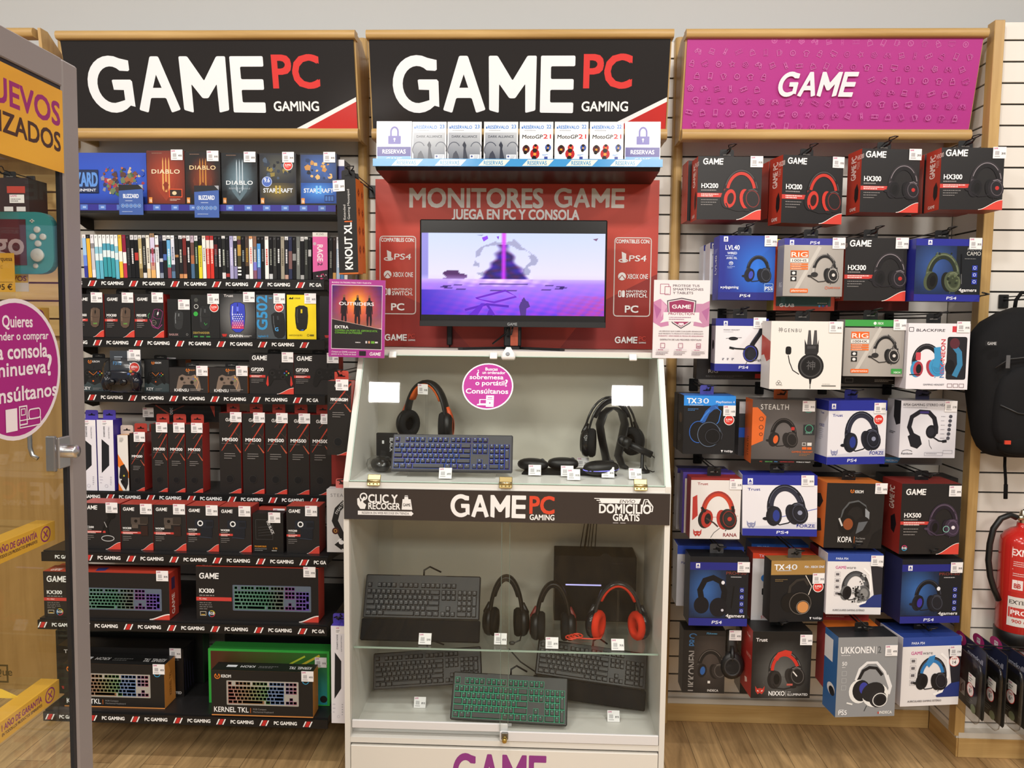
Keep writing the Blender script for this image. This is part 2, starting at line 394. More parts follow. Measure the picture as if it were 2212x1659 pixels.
def front(b, w, h, y, x0=None, z0=0.0, **k):
    """Printed face looking along -Y: lower left corner at x0 (default -w/2), z0, in the plane y."""
    x0 = -w/2 if x0 is None else x0
    return Pr(b, Matrix(((1,0,0,x0),(0,0,-1,y),(0,1,0,z0),(0,0,0,1))), w, h, **k)
def leftf(b, d, h, x, y1, z0=0.0, **k):
    """Printed face looking along -X: u runs from the back (y1) to the front."""
    return Pr(b, Matrix(((0,0,-1,x),(-1,0,0,y1),(0,1,0,z0),(0,0,0,1))), d, h, **k)
def rightf(b, d, h, x, y0, z0=0.0, **k):
    return Pr(b, Matrix(((0,0,1,x),(1,0,0,y0),(0,1,0,z0),(0,0,0,1))), d, h, **k)
def topf(b, w, d, z, x0, y0, **k):
    """Printed face looking up: u to the right, v from the back to the front."""
    return Pr(b, Matrix(((1,0,0,x0),(0,1,0,y0),(0,0,1,z),(0,0,0,1))), w, d, **k)
# ---------------------------------------------------------------- the room
GZ, GP = 2.7705, .0779                         # height of the topmost slat groove and the slat pitch
def slats(name, x0, x1, Y, z0, z1, col='d6cfc4', axis='X', th=.018):
    """Slotted wall panel: boards with a dark groove between them, standing proud of Y by nothing (its face is Y)."""
    b = B('laminate'); k = math.floor((GZ-z0)/GP); cuts = [GZ-i*GP for i in range(-2, k+1) if z0+.01 < GZ-i*GP < z1-.01]
    zs = [z1]+cuts+[z0]
    if axis == 'X': bx = lambda a, c, d0, d1, cl: b.box(x0, x1, Y+d0, Y+d1, a, c, cl)
    else: bx = lambda a, c, d0, d1, cl: b.box(Y+d0, Y+d1, x0, x1, a, c, cl)
    for i in range(len(zs)-1):
        hi, lo = zs[i]-(0 if i == 0 else .0035), zs[i+1]+(0 if i == len(zs)-2 else .0035)
        bx(lo, hi, 0, .010, col)
        if i: bx(zs[i]-.006, zs[i]+.006, .0105, .016, '3a3733')
    bx(z0, z1, .016, th+.006, 'a9a297')
    return struct(b.build(name))
b = B(); b.box(-5.2, 5.2, -9, .5, -.06, 0, 'fff'); b.k = ['floor_planks']*len(b.k); struct(b.build('floor'))
b = B(); b.box(-5.2, 5.2, -9, .5, 3.6, 3.66, 'fff'); b.k = ['wall_paint']*len(b.k); struct(b.build('ceiling'))
b = B(); b.box(-5.2, 5.2, .14, .24, 0, 3.6, 'fff'); b.k = ['wall_paint']*len(b.k); struct(b.build('wall_back'))
PX_L, PX_C, PX_R = -1.985, -.741, .5425        # the posts' centre lines
slats('wall_panel_1', PX_L, PX_C-.018, .0, .10, 2.835, 'dcd8d0')
slats('wall_panel_2', PX_C+.018, PX_R-.018, .0, .10, 2.835, 'e4dfd7')
slats('wall_panel_3', PX_R+.018, 1.66, .0, .10, 2.835, 'e4dfd7')
slats('wall_panel_right', -.20, -.002, 1.662, .10, 2.80, 'e0dad2', axis='Y')
slats('wall_front_right', 1.688, 2.9, -.20, .10, 2.835, 'e6e1d9')
b = B(); b.box(-3.6, PX_L, .10, .13, 0, 2.6, 'fff'); b.k = ['veneer']*len(b.k); struct(b.build('wall_left_veneer'))
# wooden slats of the bay behind the glass cabinet
b = B()
for i in range(9): b.box(-3.6, PX_L-.02, .075, .10, 1.62+i*GP, 1.62+i*GP+GP-.008, 'fff')
b.k = ['oak_x']*len(b.k); struct(b.build('wall_left_slats'))
def post(name, x, y0=-.045, w=.040, z1=2.84):
    b = B(); q = [(x-w/2, .02), (x-w/2, y0+.018)]+arc(x, y0+.018, w/2, .018, 180, 360, 8)+[(x+w/2, y0+.018), (x+w/2, .02)]
    b.prism(q, 0.0, z1, 'fff', 'XY'); b.k = ['oak']*len(b.k); return struct(b.build(name))
post('trim_1', PX_L); post('trim_2', PX_C); post('trim_3', PX_R)
b = B(); b.box(1.657, 1.695, -.24, -.19, .085, 2.83, 'fff', .002); b.k = ['oak']*len(b.k); struct(b.build('trim_4'))
def base(name, x0, x1, y0, y1):
    b = B(); b.box(x0, x1, y0, y1, 0, .078, 'fff', .002); b.k = ['oak_x']*len(b.k); b.m = 'laminate'; b.box(x0, x1, y0+.004, y1, .078, .10, 'cfc9be'); return struct(b.build(name))
base('baseboard_back', PX_L, 1.664, -.022, .02); base('baseboard_front', 1.672, 2.9, -.245, -.18)
b = B(); b.box(1.664, 1.6715, -.2435, -.022, 0, .077, 'fff', .002); b.k = ['oak_y']*len(b.k); b.m = 'laminate'; b.box(1.664, 1.6715, -.239, -.022, .077, .10, 'c4beb3'); struct(b.build('baseboard_right'))

# ---------------------------------------------------------------- canopy signs
SGY0, SGY1, SGZ0, SGZ1 = -.172, -.242, 2.448, 2.768
def rail(x0, x1, y, z, h, d, name, root):
    b = B(); q = [(y+.03, z-h/2), (y+.03, z+h/2), (y-d+h*.4, z+h/2)]+[(y-d+h*.4-h*.42*math.sin(math.radians(a)), z+h/2*math.cos(math.radians(a))) for a in range(15, 180, 15)]+[(y-d+h*.4, z-h/2)]
    b.prism(q, x0, x1, 'fff', 'YZ'); b.k = ['oak_x']*len(b.k); return b.build(name, root)
def canopy(x0, x1, label, art, face, glossy=True, cat='sign', inset=.0):
    xc = (x0+x1)/2; o = empty('canopy_sign', (xc, 0, SGZ0), label, cat, 'canopy signs over the bays'); w = x1-x0; zt = SGZ1-SGZ0
    L = math.hypot(zt, SGY0-SGY1); ang = math.atan2(SGY0-SGY1, zt)
    b = B('gloss' if glossy else 'card'); b.T = Matrix.Translation((0, SGY0, 0)) @ Matrix.Rotation(ang, 4, 'X')
    b.box(-w/2, w/2, 0, .006, 0, L, face); art(front(b, w, L, 0)); b.build('sign_panel', o)
    rail(-w/2-.008, w/2+.010, SGY1, zt+.012, .032, .022, 'top_rail', o); rail(-w/2-.002, w/2+.004, SGY0, -.020, .042, .022, 'bottom_rail', o)
    for s in (-1, 1):
        b = B(); b.prism([(-.002, -.035), (SGY0+.03, -.035), (SGY0+.008, 0), (SGY1+.008, zt), (SGY1+.012, zt+.026), (-.12, zt+.026), (-.002, zt-.04)], s*w/2-.006, s*w/2+.006, 'fff', 'YZ'); b.k = ['oak']*len(b.k); b.build('cheek', o)
    return o
def art_pc(p):
    p.rect(0, 0, 100, 100, '2e2a29')
    p.poly([(78.3,100),(99.9,64),(99.9,69),(81.8,100)], 'f0eeee'); p.poly([(81.8,100),(99.9,69),(99.9,100)], 'c2332f')
    p.logo(7.4, 81.7, 61.5, 'eef0f4', h=63.4)
    p.text('PC', 72, 53.2, 34.9, 'd83f3c', w=15.6, bold=2.6); p.text('GAMING', 71.4, 79.4, 10.4, 'f2f2f2', w=15.5, bold=2.2)
def icon(p, k, x, y, s, c, r):
    ca, sa = math.cos(r), math.sin(r); t = .28
    def L(pts, cl=False): p.line([(x+(a*ca-b*sa)*s, y+(a*sa+b*ca)*s/p.a) for a, b in pts], t, c, closed=cl)
    def O(cx, cy, q): p.ring(x+(cx*ca-cy*sa)*s, y+(cx*sa+cy*ca)*s/p.a, q*s, q*s, t, c, n=10)
    R = lambda a,b,d,e: L([(a,b),(d,b),(d,e),(a,e)], True)
    if k == 0: R(-.35,-.6,.35,.6); L([(-.35,.38),(.35,.38)])
    elif k == 1: L([(-.25,-.5),(.25,-.5),(.6,-.2),(.42,.02),(.3,-.1),(.3,.55),(-.3,.55),(-.3,-.1),(-.42,.02),(-.6,-.2)], True)
    elif k == 2: O(0,0,.5); O(0,0,.15)
    elif k == 3: L([(-.4,-.35),(.4,-.35),(.65,.4),(.42,.5),(.2,.15),(-.2,.15),(-.42,.5),(-.65,.4)], True); O(-.3,-.1,.1); O(.3,-.1,.1)
    elif k == 4: R(-.65,-.3,.65,.3); R(-.35,-.3,.35,.3)
    elif k == 5: R(-.4,-.5,.25,.5); L([(.25,-.25),(.5,-.25),(.5,.2),(.25,.2)])
    elif k == 6: R(-.4,-.1,.4,.55); L([(-.25,-.1),(-.25,-.45),(0,-.62),(.25,-.45),(.25,-.1)])
    elif k == 7: L([((.6 if i%2 == 0 else .26)*math.sin(i*math.pi/5), -(.6 if i%2 == 0 else .26)*math.cos(i*math.pi/5)) for i in range(10)], True)
    elif k == 8: R(-.42,-.45,.42,.15); L([(-.42,.15),(-.6,.45),(.6,.45),(.42,.15)])
    elif k == 9: L([(-.4,-.2),(.4,-.2),(.5,.55),(-.5,.55)], True); L([(-.2,-.2),(-.2,-.5),(.2,-.5),(.2,-.2)])
    elif k == 10: O(0,0,.5); L([(0,-.25),(0,.1)]); O(0,.27,.05)
    elif k == 11: R(-.6,-.5,.6,.2); L([(0,.2),(0,.45)]); L([(-.3,.45),(.3,.45)])
    elif k == 12: L([((.55 if (i//2)%2 else .43)*math.cos(i*math.pi/10), (.55 if (i//2)%2 else .43)*math.sin(i*math.pi/10)) for i in range(20)], True); O(0,0,.2)
    else: R(-.18,-.6,.18,.6); O(0,.2,.08); L([(-.08,-.3),(.08,-.3)])
def art_pink(p):
    p.rect(0, 0, 100, 100, 'b2378c'); rr = random.Random(3); n = 0
    for j in range(8):
        for i in range(22):
            x, y = 2+i*4.62+(j%2)*2.0, 4+j*13.2+i*.35-3
            if not (1.5 < x < 98.5 and 3 < y < 97): continue
            if 29 < x < 63 and 36 < y < 66: continue
            icon(p, (i*5+j*3) % 14, x, y, 1.75, 'c566a8' if rr.random() < .75 else 'bb4f9a', rr.uniform(-.5,.5))
    p.logo(31.6, 63.8, 26.5, 'f3eaf0', it=.17)
canopy(-1.866, -.728, 'black canopy sign with large white lettering over the shelves of PC games', art_pc, '2e2a29')
canopy(-.668, .470, 'black canopy sign with large white lettering over the monitor', art_pc, '2e2a29')
canopy(.533, 1.617, 'pink canopy sign with pale game icons over the headset bay', art_pink, 'b2378c', glossy=False)
o = empty('canopy_sign', (-2.5, 0, 2.43), 'plain wooden canopy over the bay behind the glass cabinet', 'sign', 'canopy signs over the bays')
b = B(); b.box(-.55, .555, -.22, -.20, 0, .30, 'fff'); b.k = ['veneer']*len(b.k); b.build('sign_panel', o)
rail(-.55, .535, -.24, .362, .034, .02, 'top_rail', o)
b = B(); b.prism([(.06, -.02), (-.2, -.02), (-.245, .38), (-.20, .38), (.06, .22)], .548, .56, 'fff', 'YZ'); b.k = ['oak']*len(b.k); b.build('cheek', o)

# ---------------------------------------------------------------- shelves of the left bay
SHX0, SHX1 = -1.90, -.848
SHELF = {}
def strip_art(p, w, t0, pitch=.1655, h=.031):
    """PC GAMING label strip: red slanted blocks between white strokes."""
    p.rect(0, 0, 100, 100, '1d1b1b'); u = 100/w
    x = t0
    while x-pitch > -.12: x -= pitch
    while x < w+.1:
        x0 = max(x, 0); 
        if x > -.001 and x+.087 < w: p.text('PC GAMING', x*u, 66, 36, 'f4f4f4', w=.087*u, bold=3.2)
        elif -.04 < x <= 0 and x+.087 > .05: p.text('GAMING', .002*u, 66, 36, 'f4f4f4', w=(x+.080)*u, bold=3.2)
        elif w > x+.045 and x+.087 >= w: p.text('PC GA', x*u, 66, 36, 'f4f4f4', w=.045*u, bold=3.2)
        s = x-.052
        if s > .002 and s+.033 < w:
            k = .012
            for a, c, cl in ((0,.005,'f2f2f2'),(.007,.021,'c22f2c'),(.023,.028,'f2f2f2')):
                p.poly([((s+a+.006)*u,20),((s+c+.006)*u,20),((s+c-.004)*u,82),((s+a-.004)*u,82)], cl)
        x += pitch
    return
def shelf(key, zt, yf, label, t0, kind='pc', x0=SHX0, x1=SHX1):
    w = x1-x0; o = empty('wall_shelf', ((x0+x1)/2, 0, zt-.03), label, 'shelf', 'black shelves of the PC gaming bay')
    b = B('laminate'); b.box(-w/2, w/2, yf+.012, -.002, .012, .030, '2b2a2b'); b.box(-w/2+.004, w/2-.004, yf+.02, -.002, -.006, .012, '1c1b1b'); b.build('shelf_board', o)
    b = B('card'); b.box(-w/2-.001, w/2+.001, yf, yf+.008, -.009, .026, '1d1b1b'); p = front(b, w+.002, .035, yf, z0=-.009)
    if kind == 'pc': strip_art(p, w+.002, t0)
    else:
        p.rect(0, 0, 100, 70, '34318e')
        for i in range(15): p.rect(2.2+i*6.55, 6, 4.8+i*6.55, 62, '5477c4'); p.rect(3+i*6.55, 24, 4.2+i*6.55, 44, '9db6e4')
    b.build('price_rail', o)
    for s in (-1, 1):
        b = B('laminate'); b.prism([(-.002, .012), (-.002, -.05), (-.05, -.05), (yf*.8, -.002), (yf*.8, .012)], s*(w/2-.006)-.0015, s*(w/2-.006)+.0015, '1c1b1b', 'YZ'); b.build('bracket', o)
    SHELF[key] = (zt, yf); return o
def zof(px, py, Y): return P(px, py, Y).z
def t0of(px, py, Y, x0=None): return P(px, py, Y).x-(SHX0 if x0 is None else x0)
XL6, XL7, XL8 = P(90,1205,-.44).x, P(82,1350,-.475).x, P(94,1550,-.475).x
SY = -.245; SD = -.475
shelf(1, 2.147, SY, 'black shelf with a blue price rail under the boxed games', 0, 'blue', x1=-.80)
shelf(2, zof(450,602,SY), SY, 'black shelf with a PC gaming rail under the row of game spines', t0of(220,612,SY))
shelf(3, zof(450,731,SY), SY, 'black shelf with a PC gaming rail under the mouse boxes', t0of(231,738,SY))
shelf(4, zof(450,850,SY), SY, 'black shelf with a PC gaming rail under the gamepad boxes', t0of(219,858,SY))
shelf(5, zof(450,1066,SY), SY, 'black shelf with a PC gaming rail under the tall mousepad boxes', t0of(258,1073,SY))
shelf(6, zof(450,1198,-.44), -.44, 'black shelf with a PC gaming rail under the webcam boxes', t0of(212,1208,-.44,XL6), x0=XL6, x1=-.79)
shelf(7, zof(450,1346,SD), SD, 'black shelf with a PC gaming rail under the red keyboard boxes', t0of(206,1355,SD,XL7), x0=XL7, x1=-.785)
shelf(8, zof(450,1546,SD), SD, 'lowest black shelf with a PC gaming rail just above the floor', t0of(221,1551,SD,XL8), x0=XL8, x1=-.785)
# ---------------------------------------------------------------- printed pictures
def hpic(p, cx, cy, s, band='1d1c1d', pad='2a292b', cup='232224', cush='2f2e30', hole='131213', ring='4a494c', acc=None, mic=1, flip=1, rot=0, hi='6b6a6e', w=.10, mono=False, micc=None, cupacc=None):
    """A headset seen half from the side; s = its size in % of the face width."""
    cr, sr = math.cos(math.radians(rot)), math.sin(math.radians(rot))
    def X(a, b): a, b = a*cr-b*sr, a*sr+b*cr; return (cx+flip*a*s, cy+b*s/p.a)
    def E(a, b, rx, ry, c, r=0, **k): q = X(a, b); p.ell(q[0], q[1], rx*s, ry*s, c, rot=(r+rot)*flip, **k)
    def A(rx, ry, oy, a0, a1, ww, c, n=18, ox=0): p.line([X(ox+rx*math.cos(math.radians(a0+(a1-a0)*i/n)), oy-ry*math.sin(math.radians(a0+(a1-a0)*i/n))) for i in range(n+1)], ww*s, c)
    A(.37, .52, .12, 190, -10, w*1.25, band); A(.335, .475, .12, 166, 14, w*.72, pad); A(.395, .55, .12, 160, 40, w*.14, hi); A(.405, .555, .12, 30, 0, w*.16, hi)
    p.line([X(-.375,.02), X(-.385,.2)], .09*s, ring); p.line([X(.37,.0), X(.37,.2)], .12*s, band)
    if mono: E(-.34, .24, .12, .085, cup)
    else:
        E(-.315, .25, .175, .245, cup, 8); E(-.265, .25, .145, .225, cush, 8); E(-.25, .25, .08, .14, hole, 8)
    E(.125, .27, .15, .255, cush, -12); E(.265, .26, .215, .27, cup, -14); p.ring(*X(.29,.255), .155*s, .20*s, .02*s, ring, rot=-14*flip)
    if cupacc: E(.29, .255, .12, .155, cupacc, -14)
    if acc: E(.30, .25, .055, .055, acc)
    p.line([X(.18,.05), X(.30,.02), X(.40,.08)], .018*s, hi)
    if mic:
        mc = micc or cup
        if mic == 1: pts = [(.20,.42),(.08,.50),(-.08,.51),(-.30,.47)]; tip = (-.34,.455)
        elif mic == 2: pts = [(-.36,.36),(-.30,.48),(-.1,.54),(.10,.53)]; tip = (.14,.52)
        else: pts = [(.16,.38),(.0,.46),(-.2,.48),(-.46,.32)]; tip = (-.5,.29)
        p.line([X(a,b) for a, b in pts], .03*s, mc); E(tip[0], tip[1], .075, .04, mc, 8)
    p.line([X(.24,.46), X(.2,.56)], .02*s, cup)
def krows(full=True):
    """Key rectangles (x, row, width, height) of a keyboard in key units."""
    K = [(0,0,1,1)]+[(x,0,1,1) for x in (2,3,4,5,6.5,7.5,8.5,9.5,11,12,13,14)]
    def row(r, ws, x=0):
        for w in ws: K.append((x, r, w, 1)); x += w
    row(1.25, [1]*13+[2]); row(2.25, [1.5]+[1]*12+[1.5]); row(3.25, [1.75]+[1]*11+[2.25]); row(4.25, [2.25]+[1]*10+[2.75]); row(5.25, [1.25]*3+[6.25]+[1.25]*4)
    for r in (0,1.25,2.25): row(r, [1]*3, 15.3)
    row(4.25, [1], 16.3); row(5.25, [1]*3, 15.3)
    if full:
        for r in (1.25,2.25,3.25,4.25): row(r, [1]*3, 18.6)
        row(5.25, [2,1], 18.6); K.append((21.6,1.25,1,1)); K.append((21.6,2.25,1,2)); K.append((21.6,4.25,1,2))
    return K
def kpic(p, x, y, w, h, body, key, led, full=True):
    """A keyboard printed on a box; led(i in 0..1) colours the keys' glow."""
    p.rect(x, y, x+w, y+h, body, r=.8); U = 22.6 if full else 18.3; ux = w*.955/U; uy = h*.90/6.25; x0, y0 = x+w*.022, y+h*.05
    for a, r, kw, kh in krows(full):
        xx, yy = x0+a*ux, y0+r*uy; p.rect(xx, yy, xx+kw*ux*.93, yy+kh*uy*.95, led(a/U))
        p.z -= p.step; p.rect(xx+ux*.1, yy+uy*.1, xx+kw*ux*.86, yy+kh*uy*.74, key); p.z -= p.step
    p.z += 3*p.step
def mpic(p, cx, cy, s, body, acc='3a3a3c', wheel='111', rot=0, hi='5a5a5c'):
    """A computer mouse from above."""
    q = [(-.24,-.42),(-.1,-.5),(.1,-.5),(.24,-.42),(.26,-.1),(.24,.2),(.2,.42),(.08,.52),(-.08,.52),(-.2,.42),(-.24,.2),(-.26,-.1)]
    c, d = math.cos(math.radians(rot)), math.sin(math.radians(rot)); X = lambda a, b: (cx+(a*c-b*d)*s, cy+(a*d+b*c)*s/p.a)
    p.poly([X(a*1.06, b*1.03) for a, b in q], acc); p.poly([X(*a) for a in q], body)
    p.line([X(-.17,-.38), X(-.19,-.1), X(-.16,.2)], .03*s, hi); p.line([X(0,-.48), X(0,-.12)], .02*s, acc); p.line([X(0,-.36), X(0,-.2)], .07*s, wheel)
    p.line([X(-.22,-.04), X(0,.02), X(.22,-.04)], .012*s, acc)
def gpic(p, cx, cy, s, body, grip=None, lit='5b5b5e', btn=('c43a33','3a63b5','d8b23a','3f9a4c')):
    """A gamepad from the front."""
    X = lambda a, b: (cx+a*s, cy+b*s/p.a)
    p.line([X(0,-.3), X(.02,-.42)], .03*s, body)
    p.poly([X(*q) for q in [(-.26,-.28),(-.1,-.22),(.1,-.22),(.26,-.28),(.4,-.2),(.47,.05),(.52,.32),(.46,.42),(.36,.38),(.22,.14),(-.22,.14),(-.36,.38),(-.46,.42),(-.52,.32),(-.47,.05),(-.4,-.2)]], body)
    if grip:
        for k in (-1, 1): p.poly([X(k*a, b) for a, b in [(.44,.0),(.47,.05),(.52,.32),(.46,.42),(.42,.36)]], grip)
    for a, b in ((-.28,-.1), (.14,.05)): p.ell(*X(a,b), .085*s, .085*s, lit); p.ell(*X(a,b), .06*s, .06*s, '121212')
    p.rect(*X(-.21,.02), *X(-.15,.1), lit); p.rect(*X(-.24,.045), *X(-.12,.075), lit)
    for i, (a, b) in enumerate(((.28,-.17), (.2,-.1), (.36,-.1), (.28,-.03))): p.ell(*X(a,b), .03*s, .03*s, btn[i], n=10)
    p.ell(*X(0,-.12), .04*s, .04*s, lit, n=12)
def swoosh(p, x0=62, y0=100, x1=100, y1=84, red='d4463a', line='f0e6e2'):
    n = 10; cv = [(x0+(x1-x0)*t/n, y0-(y0-y1)*(3*(t/n)**2-2*(t/n)**3)**.9) for t in range(n+1)]
    p.poly(cv+[(x1, y0)], red); p.line([(a, max(b, .8)) for a, b in cv], .9, line)
def a_game(model, pic, mcol='f2f2f2', strip=(0,43), my=49, ly=17.5, lw=32, mh=6.5, mw=27, sy=55, lx=8, red='c8403a', bk='2a2829', sw=True, sub=True, sh=6.5):
    def f(p):
        p.rect(0, 0, 100, 100, bk); p.logo(lx, ly, lw, 'f2f2f2', it=.05)
        if sub: p.bars(lx-1.5, my+2.5, 34, 1, '8d8988', h=1.8)
        if strip: p.rect(strip[0], sy, strip[1], sy+sh, red); p.bars(lx-1.5, sy+1, strip[1]-lx-3, 2, 'f0d8d4', h=1.5, gap=2.8)
        p.bars(lx-1.5, sy+10, 28, 3, '8a8685', h=1.2, gap=4)
        pic(p)
        p.text(model, lx-1.5, my, mh, mcol, w=mw, bold=2.5)
        if sw: swoosh(p)
    return f
def pslogo(p, x, y, h, c, w=None): p.text('PS4', x, y, h, c, w=w, al='c', bold=1.2, it=.15)
def pmark(p, x, y, s, c='f0f0f4'):
    p.rect(x, y, x+s, y+s*1.2/p.a, c); p.poly([(x+s*.5,y+s*.15/p.a),(x+s*.85,y+s*.75/p.a),(x+s*.15,y+s*.75/p.a)], '3a3f9c'); p.rect(x+s*.15, y+s*.9/p.a, x+s*.85, y+s*1.05/p.a, '3a3f9c')
def superb(p, x, y, r, price=None):
    p.ell(x, y, r, r, 'f2efee', n=24); p.ell(x, y, r*.88, r*.88, 'd8382f' if not price else 'f4efec', n=24)
    if price: p.ring(x, y, r*.95, r*.95, r*.1, 'c8372f'); p.text('SUPER', x, y-r*.3/p.a, r*.3/p.a, 'c8372f', w=r*1.0, al='c', bold=1.5); p.text(price, x, y+r*.5/p.a, r*.6/p.a, '3a3a3a', al='c', bold=1)
    else: p.text('SUPER', x, y+r*.1/p.a, r*.38/p.a, 'f6e6e4', w=r*1.25, al='c', bold=2); p.bars(x-r*.55, y+r*.25/p.a, r*1.1, 1, 'f0c4c0', h=r*.12/p.a)
def devil(p, x, y, s, c):
    p.poly([(x+a*s, y+b_*s/p.a) for a, b_ in [(-.5,-.45),(-.3,-.15),(0,-.22),(.3,-.15),(.5,-.45),(.46,.1),(.22,.45),(0,.3),(-.22,.45),(-.46,.1)]], c)
    for k in (-1,1): p.poly([(x+k*a*s, y+b_*s/p.a) for a, b_ in [(.08,.12),(.3,-.02),(.26,.14)]], 'e8e4e4')
def krom(p, x, y, s, c='e07a28'):
    p.ring(x, y, s*.5, s*.5, s*.16, c, a0=-60, a1=240); p.line([(x-s*.3,y-s*.3/p.a),(x,y+s*.25/p.a),(x+s*.3,y-s*.3/p.a)], s*.14, c)

# ---------------------------------------------------------------- boxes
STW, STH = .046, .040
def sticker(parent, x, y, z, w=STW, h=STH, rot=None, name='price_sticker', price='19.95'):
    b = B('card'); b.box(-w/2, w/2, 0, .0004, -h/2, h/2, 'efedee'); p = front(b, w, h, 0, z0=-h/2)
    p.text('GAME', 6, 20, 13, 'c0387f', w=30, bold=2)
    for i in range(9): p.rect(16+i*3.6, 36, 16+i*3.6+(1.2, 2.2, .9)[i%3], 70, '7d7b81')
    p.text(price, 94, 66, 17, '3a3a3e', al='r', w=30, bold=1); p.bars(12, 80, 60, 1, '8f8d92', h=5)
    return b.build(name, parent, (x, y, z), rot)
def hang_tab(parent, x, y, z, w=.052, h=.036, col='1b1b1c'):
    b = B('card'); b.prism(rnd([(-w/2,-.004),(w/2,-.004),(w/2,h),(-w/2,h)], .008, 3), 0, .0015, col)
    p = front(b, w, h, 0); p.poly([(22,62),(24,52),(42,50),(46,36),(54,36),(58,50),(76,52),(78,62)], '060606' if col != '1b1b1c' else '6d6a66'); return b.build('hang_tab', parent, (x, y, z))
HOOKS = []
def hook(x, z, y0, y1, label):
    o = empty('display_hook', (x, y0, z), label, 'display hook', 'black wire hooks on the slotted wall'); L = y1-y0
    b = B('plastic'); b.box(-.018, .018, -.010, -.001, -.030, .022, '1a1a1b', .002); b.build('back_plate', o)
    b = B('plastic'); b.tube([(0,-.008,0),(0,L+.02,0),(0,L,.012)], .0032, '19191a', 6); b.build('prong', o)
    b = B('plastic'); b.tube([(0,-.008,.012),(0,L*.6,.013),(.003,L+.03,.014),(.014,L+.012,.018),(.020,L-.004,.022),(.006,L-.012,.021),(-.010,L-.004,.017),(-.004,L+.014,.014)], .0021, '19191a', 6); b.build('label_arm', o); return o
def carton(rect, Y, dep, label, art=None, col='2a2829', name='product_box', cat='box', group=None, yaw=0, roll=0, tab=None, sart=None, st=None, on=None, hk=None, tabh=.036, tart=None, price='29.95', mat='card', dz=0, ch=.0012, rart=None):
    x0, y0, x1, y1 = rect; a, b_, c, d = P(x0,y0,Y), P(x1,y0,Y), P(x0,y1,Y), P(x1,y1,Y)
    w = ((b_.x-a.x)+(d.x-c.x))/2; zt = (a.z+b_.z)/2; zb = (c.z+d.z)/2 if on is None else on+.0006; h = zt-zb; xc = (a.x+b_.x+c.x+d.x)/4
    bb = B(mat); bb.box(-w/2, w/2, -dep/2, dep/2, 0, h, col if isinstance(col, dict) else {'*': col}, ch)
    if art: art(front(bb, w, h, -dep/2))
    if sart: sart(leftf(bb, dep, h, -w/2, dep/2))
    if rart: rart(rightf(bb, dep, h, w/2, -dep/2))
    if tart: tart(topf(bb, w, dep, h, -w/2, -dep/2))
    R = Matrix.Rotation(math.radians(yaw), 4, 'Z') @ Matrix.Rotation(math.radians(roll), 4, 'Y')
    off = R @ Vector((0, dep/2, 0)); o = bb.build(name, None, (xc+off.x, Y+off.y, zb+dz), (R.to_euler()))
    tag(o, label, cat, group)
    if st: sticker(o, (st[0]/100-.5)*w, -dep/2-.0032, (1-st[1]/100)*h, price=price)
    if tab is not None:
        tc = tab if isinstance(tab, str) else '1b1b1c'; hang_tab(o, 0, 0, h, h=tabh, col=tc)
        if hk: hook(xc+off.x, zb+h+.020, -.001 if Y > -.9 else -.2, Y-.01, hk)
    return o
def pricetag(px, py, Y, label, z=None, lean=-25, yaw=0, acrylic=True, price='49.95'):
    """A small shelf ticket standing on its own."""
    q = P(px, py, Y); z = q.z if z is None else z
    o = sticker(None, q.x, Y, z+STH/2*.92, rot=(math.radians(lean), 0, math.radians(yaw)), name='price_ticket', price=price); tag(o, label, 'price tag', 'price tickets inside the display case')
    if acrylic:
        b = B('clear'); b.box(-STW/2-.002, STW/2+.002, .0006, .0020, -STH/2-.001, STH/2+.002, 'fff'); b.box(-STW/2-.002, STW/2+.002, .002, .022, -STH/2-.001, -STH/2+.001, 'fff'); b.build('acrylic_holder', o)
    return o

